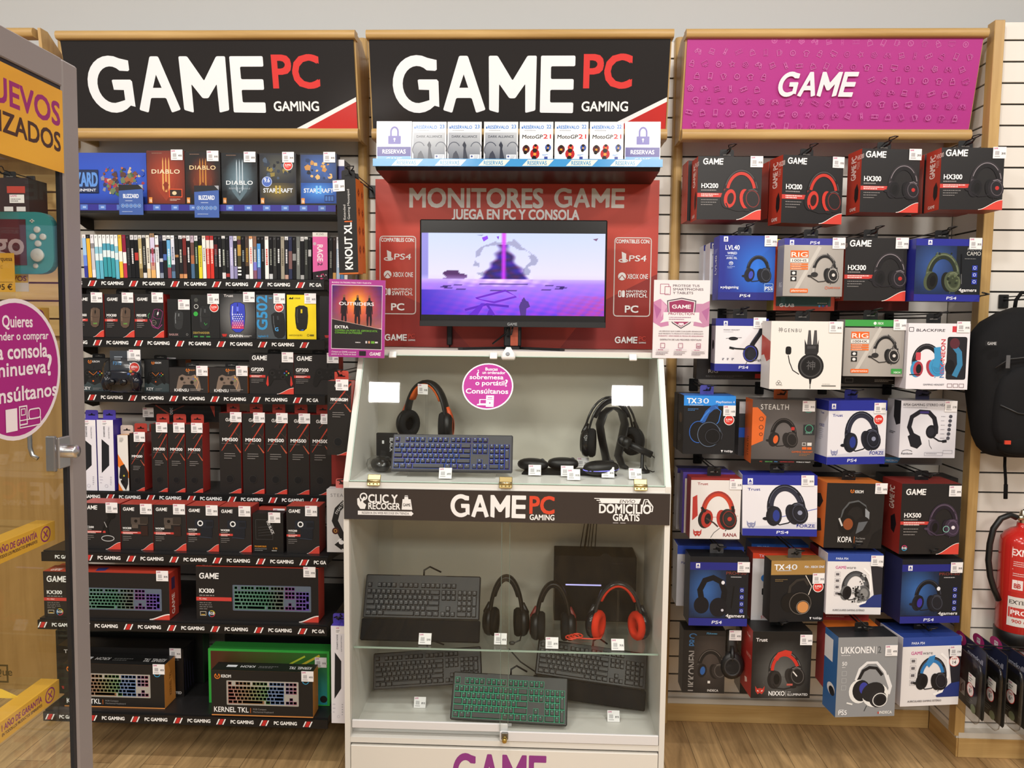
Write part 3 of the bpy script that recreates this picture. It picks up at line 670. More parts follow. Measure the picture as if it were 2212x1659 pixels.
# ---------------------------------------------------------------- things with depth used inside the display case
def headset3(loc, rz, label, h=.20, w=.185, band='1c1c1d', bpad='242425', cup='1b1b1c', cush='232324', acc=None, mic=None, lean=0, bw=.021, yawc=14, shine='plastic', double=False, group='headsets in the display case'):
    o = empty('headset', loc, label, 'headset', group, rz); o.rotation_euler = (math.radians(lean), 0, rz)
    ry = h-.052; R = w/2; cz = .052
    path = [(R*math.cos(math.radians(a)), 0, cz+.01+ry*math.sin(math.radians(a))) for a in range(0, 181, 9)]
    b = B(shine)
    if double:
        for dy in (-.018, .018): b.tube([(x*1.05, dy, z*1.03-.001) for x, y, z in path], .0045, band, 8)
        for k in (-1,1): b.tube([(k*R*1.05,-.02,cz+.025),(k*R*1.05,.02,cz+.025)], .006, band, 8)
    else: b.tube([(x, 0, z) for x, y, z in path], .0085, band, 10, flat=bw/.0085, up=(0,1,0))
    b.build('headband', o)
    b = B('fabric'); b.tube([(x*.90, 0, cz+.01+(z-cz-.01)*.945) for x, y, z in path[4:17]], .0085, bpad, 10, flat=(bw*.9)/.0085, up=(0,1,0)); b.build('headband_pad', o)
    for k in (-1, 1):
        b = B(shine); T = Matrix.Translation((k*R, 0, cz)) @ Matrix.Rotation(math.radians(k*yawc), 4, 'Z') @ Matrix.Diagonal((1.1, 1.15, 1.36, 1)); b.T = T
        b.lathe([(.001,.021*k),(.026,.021*k),(.036,.016*k),(.041,.006*k),(.041,-.004*k),(.036,-.008*k)], cup, 24, 'X')
        b.lathe([(.022,.0215*k),(.024,.0235*k),(.027,.0215*k)], acc or '3b3b3d', 24, 'X')
        b.T = None; b.tube([(k*R*1.01, 0, cz+.075),(k*(R+.016), 0, cz+.04),(k*(R+.014), 0, cz-.01)], [.008,.011,.006], acc or band, 8)
        c = b.build('ear_cup', o)
        b = B('fabric'); b.T = T; b.lathe([(.020,-.008*k),(.020,-.024*k),(.026,-.029*k),(.036,-.028*k),(.041,-.020*k),(.041,-.010*k),(.037,-.006*k)], cush, 24, 'X'); b.build('ear_cushion', c)
    if mic:
        b = B('plastic'); b.tube([(mic*R, -.03, cz-.03),(mic*R*.9, -.06, cz-.05),(mic*R*.5, -.075, cz-.055)], .0028, '171717', 6); b.blob((mic*R*.42, -.076, cz-.055), .012, .008, .008, '151515'); b.build('microphone', o)
    return o
def keyboard3(loc, rot, label, w=.44, d=.135, body='2a2a2c', key='39393b', led=None, rest=None, legend='a9a9ad', full=True, cable=False, top=.012):
    """Local x runs along the keys, y from the front edge to the back, z out of the key plane."""
    o = empty('keyboard', loc, label, 'keyboard', 'keyboards in the display case'); o.rotation_euler = rot
    b = B('plastic'); b.box(-w/2, w/2, 0, d, 0, .020, body, .004); b.box(-w*.2, w*.2, d-.004, d-.002, .0202, .0206, body); b.build('body', o)
    U = 22.6 if full else 18.3; u = (w-.020)/U; v = (d-top-.010)/6.25; b = B('plastic'); g = B('glow')
    for a, r, kw, kh in krows(full):
        xa = -w/2+.010+a*u; ya = d-top-(r+kh)*v; xb = xa+kw*u-.002; yb = ya+kh*v-.002; q = .0025
        b.add([(xa,ya,.020),(xb,ya,.020),(xb,yb,.020),(xa,yb,.020),(xa+q,ya+q,.029),(xb-q,ya+q,.029),(xb-q,yb-q,.029),(xa+q,yb-q,.029)], [(0,1,5,4),(1,2,6,5),(2,3,7,6),(3,0,4,7),(4,5,6,7)], key)
        if kw < 1.4: p0 = ((xa+xb)/2-.003, yb-.007); b.add([(p0[0],p0[1],.0292),(p0[0]+.004,p0[1],.0292),(p0[0]+.004,p0[1]+.003,.0292),(p0[0],p0[1]+.003,.0292)], [(0,1,2,3)], legend)
        if led: g.add([(xa-.001,ya-.001,.0203),(xb+.001,ya-.001,.0203),(xb+.001,yb+.001,.0203),(xa-.001,yb+.001,.0203)], [(0,1,2,3)], led(a/U, r/6))
    k = b.build('keys', o)
    if led: g.build('backlight', o)
    if rest: b = B('fabric'); b.box(-w/2-.004, w/2+.004, -rest, -.001, 0, .014, '1c1b1b', .004); b.build('wrist_rest', o)
    if cable: b = B('plastic'); b.tube([(0,d,.008),(.0,d+.02,.01),(.02,d+.035,.0),(.06,d+.02,-.03)], .0035, '151515', 8); b.build('cable', o)
    return o
# ---------------------------------------------------------------- the white display case
CX0, CX1, CYF, CYB = -.686, .456, -.60, -.03
ZT, ZS, ZF0, ZF1, ZFL, ZDR = 1.592, 1.138, 1.005, 1.115, .205, .188       # top, bottom of the slanted glass, fascia, lower floor, drawer top
YT = -.345                                     # front edge of the top board
case = empty('display_case', ((CX0+CX1)/2, 0, 0), 'white display cabinet with slanted glass top and two glass doors under the monitor', 'display case')
hw = (CX1-CX0)/2; WHT = 'dcd9d2'
b = B('laminate')
for s in (-1, 1):
    x = s*(hw-.0095); b.prism([(CYB,0),(CYF,0),(CYF,ZS),(YT,ZT),(CYB,ZT)], x-.0095, x+.0095, WHT, 'YZ')
b.box(-hw+.019, hw-.019, YT, CYB, ZT-.022, ZT, WHT, .001)
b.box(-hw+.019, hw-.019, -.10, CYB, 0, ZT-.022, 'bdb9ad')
b.box(-hw+.019, hw-.019, CYF+.002, -.10, ZS-.020, ZS-.002, 'e2e1dd')
b.box(-hw+.019, hw-.019, CYF, CYF+.02, ZF1-.001, ZS-.020, WHT); b.box(-hw+.019, hw-.019, CYF+.002, CYF+.02, ZF0, ZF1, WHT)
b.box(-hw+.019, hw-.019, CYF+.004, -.10, ZFL-.02, ZFL, 'dedcd6'); b.box(-hw+.019, hw-.019, CYF+.03, -.10, .02, .03, WHT)
b.build('carcass', case)
b = B('laminate'); b.box(-hw+.021, hw-.021, CYF-.001, CYF+.018, .012, ZDR-.012, 'e0dcd4', .0015); p = front(b, 2*hw-.042, ZDR-.024, CYF-.001, z0=.012); p.logo(33.5, 98, 30.5, '8f3a86', h=88); dr = b.build('drawer_front', case)
b = B('gloss'); b.box(-hw+.003, hw-.003, CYF-.004, CYF-.001, ZF0, ZF1, '332f31'); p = front(b, 2*hw-.006, ZF1-ZF0, CYF-.004, -hw+.003, ZF0)
p.rect(0,0,100,100,'3a3537')
p.logo(33, 87, 23.2, 'ecebeb', h=74); p.text('PC', 57.4, 70, 54, 'd4452f', w=7.4, bold=2.4); p.text('GAMING', 57.4, 91, 17, 'ecebeb', w=7.5, bold=2)
p.text('CLIC Y', 7.6, 45, 26, 'ecebeb', w=9, bold=2.4); p.text('RECOGER', 7.6, 66, 20, 'ecebeb', w=9.8, bold=2.4)
p.rect(4.3, 72, 21, 85, 'ecebeb'); p.poly([(20.8,70),(21.6,78.5),(20.8,87)], 'ecebeb'); p.text('RESERVA EN WEB RECOGE EN TIENDA', 5.6, 82, 7, '5a5557', w=14.6, bold=1)
p.poly([(4.1,33),(4.7,30),(5.2,44),(6.1,26),(6.7,28),(5.9,44),(6.9,52),(6.5,66),(5.1,66),(4.2,52)], 'ecebeb'); p.ring(6.1, 26, 1.0, 1.0, .4, 'ecebeb')
p.poly([(18.2,32),(18.7,32),(18.9,20),(19.8,20),(20.0,32),(20.7,32),(21.2,66),(17.9,66)], 'ecebeb'); p.text('GAME', 19.5, 55, 9, '3a3537', w=2.3, al='c', bold=2); p.rect(18.9, 22, 19.8, 24, '3a3537')
p.poly([(78.4,17),(91.2,17),(90.6,33),(79.2,33)], 'ecebeb'); p.text('ENVÍO', 87, 31, 10, '3a3537', w=4.6, al='c', it=.2, bold=.6)
for i, k in enumerate((0, .7, 1.4)): p.rect(77.0+k, 17+i*6, 79+k, 19.5+i*6, 'ecebeb')
p.line([(91.6,44),(92.2,19),(93.2,19),(94.8,42),(94.6,57),(93.9,57)], .35, 'ecebeb'); p.line([(92.4,40),(92.7,25),(93.3,25),(94.2,40)], .25, 'ecebeb', closed=True)
p.text('DOMICILIO', 78.6, 64, 28, 'ecebeb', w=15.6, bold=2.6); p.text('GRATIS', 82.8, 88, 21, 'ecebeb', w=8, bold=2.4); p.bars(82.8, 94, 8, 1, 'a9a5a6', h=2.4)
b.build('fascia_sign', case)
# slanted glass lid with its fittings and the round sticker
gl = math.hypot(ZT-.006-ZS, YT-CYF); ga = math.atan2(YT-CYF, ZT-.006-ZS)
TG = Matrix.Translation((0, CYF, ZS)) @ Matrix.Rotation(-ga, 4, 'X')      # x along the lid, z up its slope, -y out of the case
b = B('glass'); b.T = TG; b.add([(-hw+.022,.0,.004),(hw-.022,.0,.004),(hw-.022,.0,gl-.016),(-hw+.022,.0,gl-.016)], [(0,1,2,3)], 'fff'); lid = b.build('glass_lid', case)
b = B('laminate'); b.T = TG
e = 'a9c2b4'
b.box(-hw+.021, hw-.021, -.001, .004, .001, .0045, e); b.box(-hw+.0195, -hw+.0225, -.001, .004, .003, gl-.016, 'b4c8bc'); b.box(hw-.0225, hw-.0195, -.001, .004, .003, gl-.016, 'b4c8bc'); b.box(-hw+.021, hw-.021, -.001, .004, gl-.0175, gl-.0155, e); b.build('polished_edge', lid)
def lidpos(px, py):
    n = TG.to_3x3() @ Vector((0,-1,0)); r = ray(px, py); r = Vector((r.x, r.y, r.z)); o = Vector((case.location.x, 0, 0)) + TG.translation; t = (o-CAM).dot(n)/r.dot(n); q = CAM+r*t; return TG.inverted() @ (q-case.location)
for px, py in ((809.5,1029),(1093,1036),(1382.5,1042)):
    q = lidpos(px, 1027); b = B('metal'); b.T = TG @ Matrix.Translation((q.x, 0, 0)); b.box(-.023, .023, -.006, -.001, .002, .026, 'cdbb85', .002); b.tube([(-.023,-.006,.001),(.023,-.006,.001)], .006, 'd6c694', 8); b.box(-.023, .023, -.006, -.002, -.016, .0, 'cdbb85', .002)
    for k in (-.013, .0, .013): b.tube([(k,-.008,-.009),(k,-.005,-.009)], .0025, '8b7d54', 6)
    b.build('hinge', case)
for px in (848, 1066, 1367):
    q = lidpos(px, 776); b = B('laminate'); b.T = TG @ Matrix.Translation((q.x, 0, gl-.016)); b.box(-.014, .014, -.010, -.001, -.014, .012, 'ecebe7', .002); b.build('clip', case)
q = lidpos(1098, 780); b = B('laminate'); b.T = TG @ Matrix.Translation((q.x, 0, gl-.012)); b.box(-.026, .026, -.022, -.001, -.022, .006, 'e6e5e1', .005); b.prism([(-.02,.004),(.02,.004),(.008,.026),(-.008,.026)], -.018, -.002, 'e6e5e1')
b.lathe([(.008,-.023),(.007,-.026),(.001,-.026)], '8e9299', 16, 'Y', (-.002,0,-.006)); b.build('lid_lock', case)
q = lidpos(1053.6, 834.5); b = B('card'); SR = .0945; b.T = TG @ Matrix.Translation((q.x, -.001, q.z-SR)); p = front(b, 2*SR, 2*SR, 0)
p.ell(50, 50, 50, 50, 'efe9ee', n=40); p.ell(50, 50, 47.3, 47.3, 'b02a90', n=40); WH = 'f3eaf1'
p.text('¿', 27.5, 24, 12, WH, bold=2); p.text('Buscas', 56, 16, 6.5, WH, w=24, al='c', bold=1.8); p.text('un ordenador', 61, 23.5, 6.2, WH, w=45, al='c', bold=1.6)
p.text('sobremesa', 14, 35, 9, WH, w=66, bold=2); p.text('o portátil', 26, 48, 9.5, WH, w=56, bold=2); p.text('?', 84, 50, 14, WH, bold=2.4); p.text('Consúltanos', 8, 66, 10, WH, w=82, bold=2.2)
p.poly([(30,91),(62,91),(60,88),(56,88),(56,78),(35,78),(35,88),(32,88)], WH); p.rect(37,79.5,54,87,'b02a90'); p.rect(48,70,63,94,WH); p.rect(51,74,60,75.5,'b02a90'); p.ell(55.5,86,1.6,1.6,'b02a90',n=10); p.rect(50,78,61,79,'b02a90')
o = b.build('round_sticker', None, case.location); tag(o, 'round pink sticker asking Consúltanos on the slanted glass of the display cabinet', 'sticker')
# two sliding glass doors with aluminium rails
xs = P(1089, 1500, CYF).x-case.location.x
for nm, x0, x1, y, zb, zr in (('a', -hw+.021, xs+.014, CYF+.022, .232, .262), ('b', xs-.014, hw-.021, CYF+.006, .207, .243)):
    g = empty('glass_door', (0,0,0), '', ''); del g['label'], g['category']; g.parent = case
    b = B('glass'); b.add([(x0,y,zr),(x1,y,zr),(x1,y,ZF0),(x0,y,ZF0)], [(0,1,2,3)], 'fff'); b.build('pane', g)
    b = B('laminate'); b.box(x0, x1, y-.006, y+.004, zb, zr, 'dcdbdc', .002); b.build('rail', g)
    b = B('laminate'); xe = x1 if nm == 'a' else x0; b.box(xe-.0008, xe+.0008, y-.002, y+.002, zr, ZF0, '6c7a71'); b.build('polished_edge', g)
b = B('metal'); q = P(1090, 1597, CYF-.01); b.T = Matrix.Translation((q.x-case.location.x, CYF-.002, q.z)); b.box(-.012,.012,-.006,.004,-.004,.022,'8a8a88',.002); b.lathe([(.009,-.004),(.0085,-.022),(.006,-.024),(.001,-.024)], 'c2a55c', 16, 'Y'); b.build('door_lock', case)
ZG = .522
b = B('glass'); b.add([(-hw+.021,CYF+.05,ZG),(hw-.021,CYF+.05,ZG),(hw-.021,-.105,ZG),(-hw+.021,-.105,ZG)], [(0,1,2,3)], 'fff'); gs = b.build('glass_shelf', case)
b = B('laminate'); b.box(-hw+.021, hw-.021, CYF+.049, CYF+.0515, ZG-.006, ZG, '9fb4a8'); b.build('polished_edge', gs)

# ---------------------------------------------------------------- on top of and above the case
b = B('card'); a, c = P(811,388,-.03), P(1425,388,-.03); PW = c.x-a.x; PZ0, PZ1 = ZT+.002, 2.281
b.box(0, PW, 0, .004, 0, PZ1-PZ0, {'*':'8f2f29'}); p = front(b, PW, PZ1-PZ0, 0, 0)
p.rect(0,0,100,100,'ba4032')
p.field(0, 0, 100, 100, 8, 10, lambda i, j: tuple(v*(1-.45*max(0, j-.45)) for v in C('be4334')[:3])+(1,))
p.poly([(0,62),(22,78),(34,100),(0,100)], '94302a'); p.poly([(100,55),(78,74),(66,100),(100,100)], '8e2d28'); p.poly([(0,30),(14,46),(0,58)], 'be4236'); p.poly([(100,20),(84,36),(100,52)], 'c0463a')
SV = 'dcd8d2'
p.text('MONITORES', 12.3, 16.3, 10.8, SV, w=47, bold=3); p.logo(63.3, 16.4, 24.7, SV, h=11.6); p.text('JUEGA EN PC Y CONSOLA', 27.3, 23.3, 5.6, 'efeeec', w=44.8, bold=2.8)
for x in (1.4, 84.7):
    p.frame(x, 33.5, x+13.1, 80.5, .35, 'd8cfc9', r=1.4); cx = x+6.5; p.text('COMPATIBLES CON:', cx, 37, 2.2, 'ecebe9', w=11.8, al='c', bold=2.2)
    p.poly([(x+2.6,42),(x+4.2,43.2),(x+4.2,48.2),(x+2.9,47.6)], 'ecebe9'); p.ring(x+3.2, 47.3, 1.5, .5, .35, 'ecebe9'); p.text('PS4', x+5.2, 47.6, 3.4, 'ecebe9', w=6, bold=1, it=.1)
    p.ell(x+2.9, 56.6, 1.4, 1.4, 'ecebe9'); p.line([(x+1.9,58),(x+2.9,55.8),(x+3.9,58)], .35, 'a5372e'); p.text('XBOX ONE', x+4.8, 58, 2.8, 'ecebe9', w=7.2, bold=1)
    p.rect(x+1.7, 64.9, x+2.8, 69, 'ecebe9', r=.5); p.rect(x+2.0, 65.5, x+2.5, 68.4, 'a5372e', r=.3); p.rect(x+3.0, 64.9, x+4.0, 69, 'ecebe9', r=.5); p.text('NINTENDO', x+4.5, 66.1, 1.3, 'ecebe9', w=7.2, bold=1.4); p.text('SWITCH.', x+4.5, 69, 2.3, 'ecebe9', w=7.4, bold=2)
    p.text('PC', cx, 78, 4, 'ecebe9', w=4.6, al='c', bold=2.6)
for x in (3.2, 85.5): p.logo(x, 96.5, 8.0, 'ecebe9', h=4); p.text('PC', x+8.5, 94.9, 2.6, 'c2453a', w=2.4, bold=2); p.text('GAMING', x+8.5, 96.5, .9, 'ecebe9', w=2.5, bold=1.6)
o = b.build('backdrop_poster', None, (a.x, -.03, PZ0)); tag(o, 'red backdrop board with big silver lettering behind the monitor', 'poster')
# monitor
MY = -.20; a, c = P(907,474,MY), P(1308,709,MY); MW, MH = c.x-a.x, a.z-c.z
mon = empty('monitor', ((a.x+c.x)/2, MY, ZT+.001), 'black flat monitor showing a purple game scene above the display cabinet', 'monitor'); z0 = c.z-ZT
b = B('plastic'); b.box(-MW/2, MW/2, .0, .045, z0, z0+MH, '121213', .004); b.box(-MW/2, MW/2, -.004, .0, z0, z0+.022, '232426', .001); p = front(b, MW, .022, -.004, z0=z0); p.text('GAME', 50, 74, 48, '8d9092', w=5.2, al='c', bold=2); b.build('housing', mon)
def scene_px(i, j):
    """Purple battlefield: pale sky, dark column of smoke with a magenta beam, violet ground."""
    rr = lambda k: (math.sin(i*k*7.3+j*k*3.1)+math.sin(i*k*2.9-j*k*8.7+1.3))*.5
    hz = .56
    if j < hz:
        t = j/hz; c = [.68+.10*t, .72+.03*t, .86-.02*t]
        if i < .04: c = [.50, .48, .75]
        d = abs(i-.45); wdt = .035+.17*max(0, t-.28)**1.3+.014*rr(6)
        ringn = math.hypot((i-.45)*1.5, (j-.33))
        if .20 < ringn+.03*rr(3) < .25 and rr(5) > -.2: c = [.56,.56,.68]
        if t > .25 and d < wdt: k = min(1, (wdt-d)/.03); dark = [.10+.12*abs(rr(9)), .02, .28+.25*abs(rr(5))]; c = [a*(1-k)+b_*k for a, b_ in zip(c, dark)]
        if d < .012+.006*t: k = 1-d/.02; c = [a*(1-k)+b_*k for a, b_ in zip(c, [.75,.16,.85])]
        if i < .45 and t > .8 and abs(i-.18) < .05+.03*rr(8): c = [.25,.08,.32]
    else:
        t = (j-hz)/(1-hz); c = [.60-.18*t+.10*rr(11)*t, .46-.28*t, .86-.10*t]
        if t < .22 and .14 < i < .72: k = .9*(1-abs(i-.43)/.32)*(1-t/.25); k = max(0, min(1, k+.25*rr(13))); c = [a*(1-k)+b_*k for a, b_ in zip(c, [.88,.76,1.0])]
        e = math.hypot((i-.45)/.33, (t-.22)/.09)
        if .93 < e < 1.05: c = [.14,.03,.36]
        if i < .30 and t > .3: k = min(1, (.30-i)*2.5); c = [a*(1-k)+b_*k for a, b_ in zip(c, [.12,.06,.60])]
        if i > .74 and t > .45: k = min(.7, (i-.74)*2+(t-.45)*.6)*(.6+.4*rr(17)); k = max(0, k); c = [a*(1-k)+b_*k for a, b_ in zip(c, [.75,.20,.45])]
    k = max(0, 1-abs(j-hz)/.06)*.5; c = [a*(1-k)+b_*k for a, b_ in zip(c, [.74,.68,.90])] if abs(i-.45) > .16 else c
    return (lin(max(0,min(1,c[0]))), lin(max(0,min(1,c[1]))), lin(max(0,min(1,c[2]))), 1)
b = B('screen'); sw, sh = MW*.984, MH-.030; b.box(-sw/2, sw/2, -.0012, -.0004, z0+.026, z0+.026+sh, '020203'); p = front(b, sw, sh, -.0012, z0=z0+.026)
p.field(0.2, 12.5, 99.8, 95, 150, 76, scene_px)
for q in ([(30,78),(46,70),(52,76),(40,82)],): p.line(q, 1.1, '5a16a8', closed=True)
p.line([(24,90),(36,84),(48,86)], 1.2, '4a10a0'); p.line([(36,84),(40,95)], 1.2, '4a10a0'); p.poly([(26,95),(33,83),(35,83),(31,95)], '5214ae'); p.poly([(36,95),(37,90),(39,90),(40,95)], '4c12a6')
p.poly([(54.4,95),(53.6,86),(54.8,80),(56.2,76.5),(57.4,80),(58.6,81),(59.6,86),(57.6,88),(57.4,95)], '3f2370'); p.line([(54.8,81),(53.4,73)], .7, '8b4bd8'); p.poly([(33,17),(36,15),(36.5,18),(34,21)], '7a2fd0'); p.poly([(41,16),(42.4,15.5),(42,19)], '6a2ab8'); p.poly([(30,14.5),(34,14),(33,15.5)], '7f86a8'); p.poly([(93,18),(96,17),(95,20)], '6a4a6a')
b.build('screen', mon)
b = B('plastic'); b.box(-.035,.035,.045,.07,.01,z0+MH*.5,'161617',.004); b.box(-.03,.03,.02,.10,0,.012,'161617',.003)
for s in (-1, 1): b.prism([(s*.01,.06),(s*.03,.07),(s*.205,-.085),(s*.20,-.10),(s*.185,-.095)], .0, .009, '161617', 'XY')
b.build('stand', mon)
b = B('gloss'); b.box(-.008,.022,.036,.040,.014,z0+.02,'a6523c'); b.build('cable_cover', mon)
b = B('plastic'); b.tube([(-.012,.03,z0+.03),(-.02,.02,z0-.02),(-.03,.03,.06),(-.08,.05,.02)], .0035, '111', 6); b.tube([(.005,.03,z0+.03),(-.004,.015,z0-.03),(-.02,.03,.05)], .0035, '111', 6); b.build('cable', mon)
q = P(971, 727, -.05); o = B('plastic'); o.box(-.011,.011,-.02,.0,-.035,.05,'18181a',.003); o.tube([(0,-.01,-.03),(-.001,-.012,-.09),(.0,-.012,-.13)], .0025, '111', 6); o = o.build('power_adapter', None, (q.x, -.031, q.z)); tag(o, 'small black power adapter plugged in under the monitor', 'power adapter')
# reservation shelf with display cases
RY = -.295; a, c = P(803,352,RY), P(1434,357,RY); zt = (P(1120,346,RY).z); rw = c.x-a.x-.01
o = empty('wall_shelf', ((a.x+c.x)/2, 0, zt-.02), 'black shelf with a blue RESERVAS rail above the red backdrop board', 'shelf')
b = B('laminate'); b.prism([(-.002,.018),(RY+.004,.018),(RY+.004,.0),(RY+.03,-.014),(-.034,-.022),(-.034,.0),(-.002,.0)], -rw/2+.006, rw/2-.006, '1d1a1b', 'YZ'); b.build('shelf_board', o)
b = B('gloss'); b.box(-rw/2, rw/2, RY-.004, RY+.004, -.004, .024, '3a8fcf'); p = front(b, rw, .028, RY-.004, z0=-.004); p.rect(0,0,100,100,'3f95d2')
for i in range(6):
    x = 6.5+i*15.1; p.poly([(x+2,10),(x+11,10),(x+9,92),(x,92)], 'dfe3dc'); p.text('RESERVAS', x+1.9, 78, 50, '4a96c4', w=6.6, bold=2)
b.build('price_rail', o)
def a_lock(p):
    p.rect(0,0,100,100,'ebeef5'); p.ring(51, 27, 10, 13, 5, '5a51a6', a0=180, a1=360); p.line([(41,27),(41,40)], 5, '5a51a6'); p.line([(61,27),(61,40)], 5, '5a51a6'); p.rect(33, 37, 69, 58, '5a51a6', r=2); p.ell(51,45,3,3,'ebeef5'); p.rect(49.8,46,52.2,52,'ebeef5')
    p.rect(2, 65, 98, 89, '48418f'); p.text('RESERVAS', 50, 82, 10, 'eef0f8', w=66, al='c', bold=2); p.rect(2, 89, 98, 100, '7fb4ea'); p.text('GAME', 50, 100, 7.5, 'e8f0fa', w=44, al='c', bold=2)
def a_res(n, kind):
    def f(p):
        p.rect(0,0,100,100,'dfe3e8'); p.rect(4, 3, 96, 26, 'f1f3f6'); p.rect(6, 12.5, 10, 18, '2f6fc0'); p.text('RESÉRVALO', 12, 18, 8, '2f7fd0', w=60, bold=2.4); p.rect(77.5,7,78.5,22,'b8c4d4'); p.text(str(n), 87, 17, 9, '2f7fd0', al='c', w=13, bold=1.8); p.bars(14, 21.5, 56, 1, '9aa3ad', h=1.5)
        if kind:
            p.rect(4, 28, 96, 100, 'edeff0'); p.text('MotoGP', 8, 43, 9.5, '2a2a2e', w=60, bold=1.6, it=.1); p.text('21', 71, 43, 10.5, 'd02f38', w=22, bold=2.2)
            for x, y, c, k in ((20,70,'5a2028',11),(85,66,'3a5aa8',9),(48,66,'c8323a',9),(46,82,'b8232c',14)): p.ell(x, y, k, k*1.1, c, n=12); p.ell(x, y-k*.7/p.a, k*.5, k*.45, '2b2226', n=10); p.ell(x-2, y+k*.9/p.a, k*.5, k*.5, '1a1a1c', n=10); p.ell(x, y+1, k*.35, k*.3, 'e2a03a', n=8)
            p.rect(66,80,92,99,'f3f5f7'); p.bars(68,83,20,2,'5a9ad8',h=1.5); p.rect(74,89,84,97,'3a4a9a')
        else:
            p.grad(4, 28, 96, 100, 'aeb4be', 'c2c8cf', '4f5664', '6a717d'); p.text('DARK ALLIANCE', 50, 41, 6, '3f4450', w=74, al='c', bold=1.5)
            p.poly([(46,100),(48,66),(44,60),(50,50),(56,60),(54,70),(62,100)], '343a48'); p.poly([(14,100),(18,82),(26,74),(32,84),(38,100)], '3b4150'); p.ring(20, 72, 18, 22, 2.5, '4a5060', a0=150, a1=330); p.ring(84, 70, 16, 20, 2.2, '555c6a', a0=200, a1=380); p.poly([(72,100),(78,86),(86,100)], '3b4150'); p.rect(66,84,95,100,'e4e8ee'); p.ell(72,89,3,3,'4a5a90',n=10); p.bars(78,87,14,3,'8a9098',h=1.2,gap=3.5)
    return f
RC = [(813,261,889,'lock',0),(890,262,964,0,23),(966,262,1040,0,23),(1045,262,1119,0,23),(1122,262,1195,1,22),(1198,262,1271,1,22),(1274,262,1347,1,22),(1350,262,1427,'lock',0)]
RL = ['white reservation case with a purple padlock beside the grey game cases','grey game case marked RESÉRVALO 23 standing next to the padlock case','grey game case marked RESÉRVALO 23 in the middle of the three grey ones','grey game case marked RESÉRVALO 23 standing beside the motorbike game cases','motorbike game case standing beside the grey game cases','motorbike game case in the middle of the three motorbike cases','motorbike game case standing next to the end padlock case','white reservation case with a purple padlock beside the motorbike game cases']
for (x0, y0, x1, k, n), lb in zip(RC, RL):
    o = carton((x0,y0,x1,347), RY+.024, .016, lb, a_lock if k == 'lock' else a_res(n, k), {'*':'d7dbe2'}, name='game_case', cat='game case', group='display cases on the RESERVAS shelf', on=zt+.001, mat='gloss'); o.rotation_euler = (math.radians(-3), 0, 0)
# two posters in clear holders clipped to the posts
def a_outr(p):
    p.rect(0,0,100,100,'a83a90'); p.text('BUNDLE OUTRIDERS PARA PORTÁTILES RTX', 5, 5, 1.7, 'f0dcea', w=70, bold=1.6)
    p.rect(4.6,7,95,89.6,'ead8e4')
    def bg(i, j):
        d = math.hypot((i-.5)*1.0, (j-.34)*1.0); g = max(0, 1-d*1.7); n = .5+.5*math.sin(i*31+j*17)*math.sin(i*13-j*29); w_ = max(0, min(1, (j-.25)*1.4))
        r = .26+.80*g+.40*w_; gg = .13+.62*g*g+.26*w_; bb = .20+.22*(abs(i-.5)*1.6)+.10*n-.05*g
        return (lin(min(.95,r)), lin(min(.9,gg)), lin(max(.05,min(.9,bb))), 1)
    p.field(5.4, 7.8, 94.2, 62, 18, 16, bg)
    for x, s in ((27, 1.0), (51, 1.05), (72, 1.0)):      # three plain standing figures
        q = [(-1.8,-12),(1.8,-12),(2.2,-8.5),(5,-7.5),(5.8,2),(6.2,9),(4.8,9),(4,3),(4.2,7),(5,16),(4,24),(1.6,24),(.6,12),(-.6,12),(-1.6,24),(-4,24),(-5,16),(-4.4,7),(-4,3),(-4.8,9),(-6.2,9),(-5.8,2),(-5,-7.5),(-2.2,-8.5)]
        p.poly([(x+a*s, 35+b_*s) for a, b_ in q], '2b1c26'); p.ell(x, 21.3, 2.1, 2.6, '8a5a44', n=12)
    p.text('OUTRIDERS', 18, 33, 4, 'f0eef2', w=62, bold=1.8)
    p.poly([(5.4,51),(94.2,63),(94.2,88.8),(5.4,88.8)], '2f2a2c'); p.line([(5.4,51),(94.2,63)], .6, 'd8b8ae')
    p.text('EXTRA', 11, 63, 3.6, 'f2f2f2', w=24, bold=2.6); p.text('COMPRA UN PORTÁTIL GEFORCE RTX,', 11, 66.6, 2.2, '74b83a', w=76, bold=1.4, it=.2); p.text('CONSIGUE OUTRIDERS', 11, 69.6, 2.2, '74b83a', w=48, bold=1.4, it=.2)
    p.bars(48,80,14,1,'d8d4d6',h=1.2); p.rect(66,78.5,69,81.5,'cfcbd0'); p.rect(71,78.5,74,81.5,'d8a07a'); p.rect(76,78.5,82,81.5,'6fae3a'); p.rect(83,79,88,81,'d8d4d6')
    p.text('Compra en GAME y acumula', 5.5, 94.2, 1.8, 'f0dcea', w=44, bold=1.4, it=.15); p.text('puntos en tu Tarjeta de Socio', 5.5, 97.2, 1.8, 'f0dcea', w=44, bold=1.4, it=.15); p.rect(55,91.5,67,97.5,'2a2328'); p.logo(73.5, 97.2, 20, 'f2eaf0', it=.1)
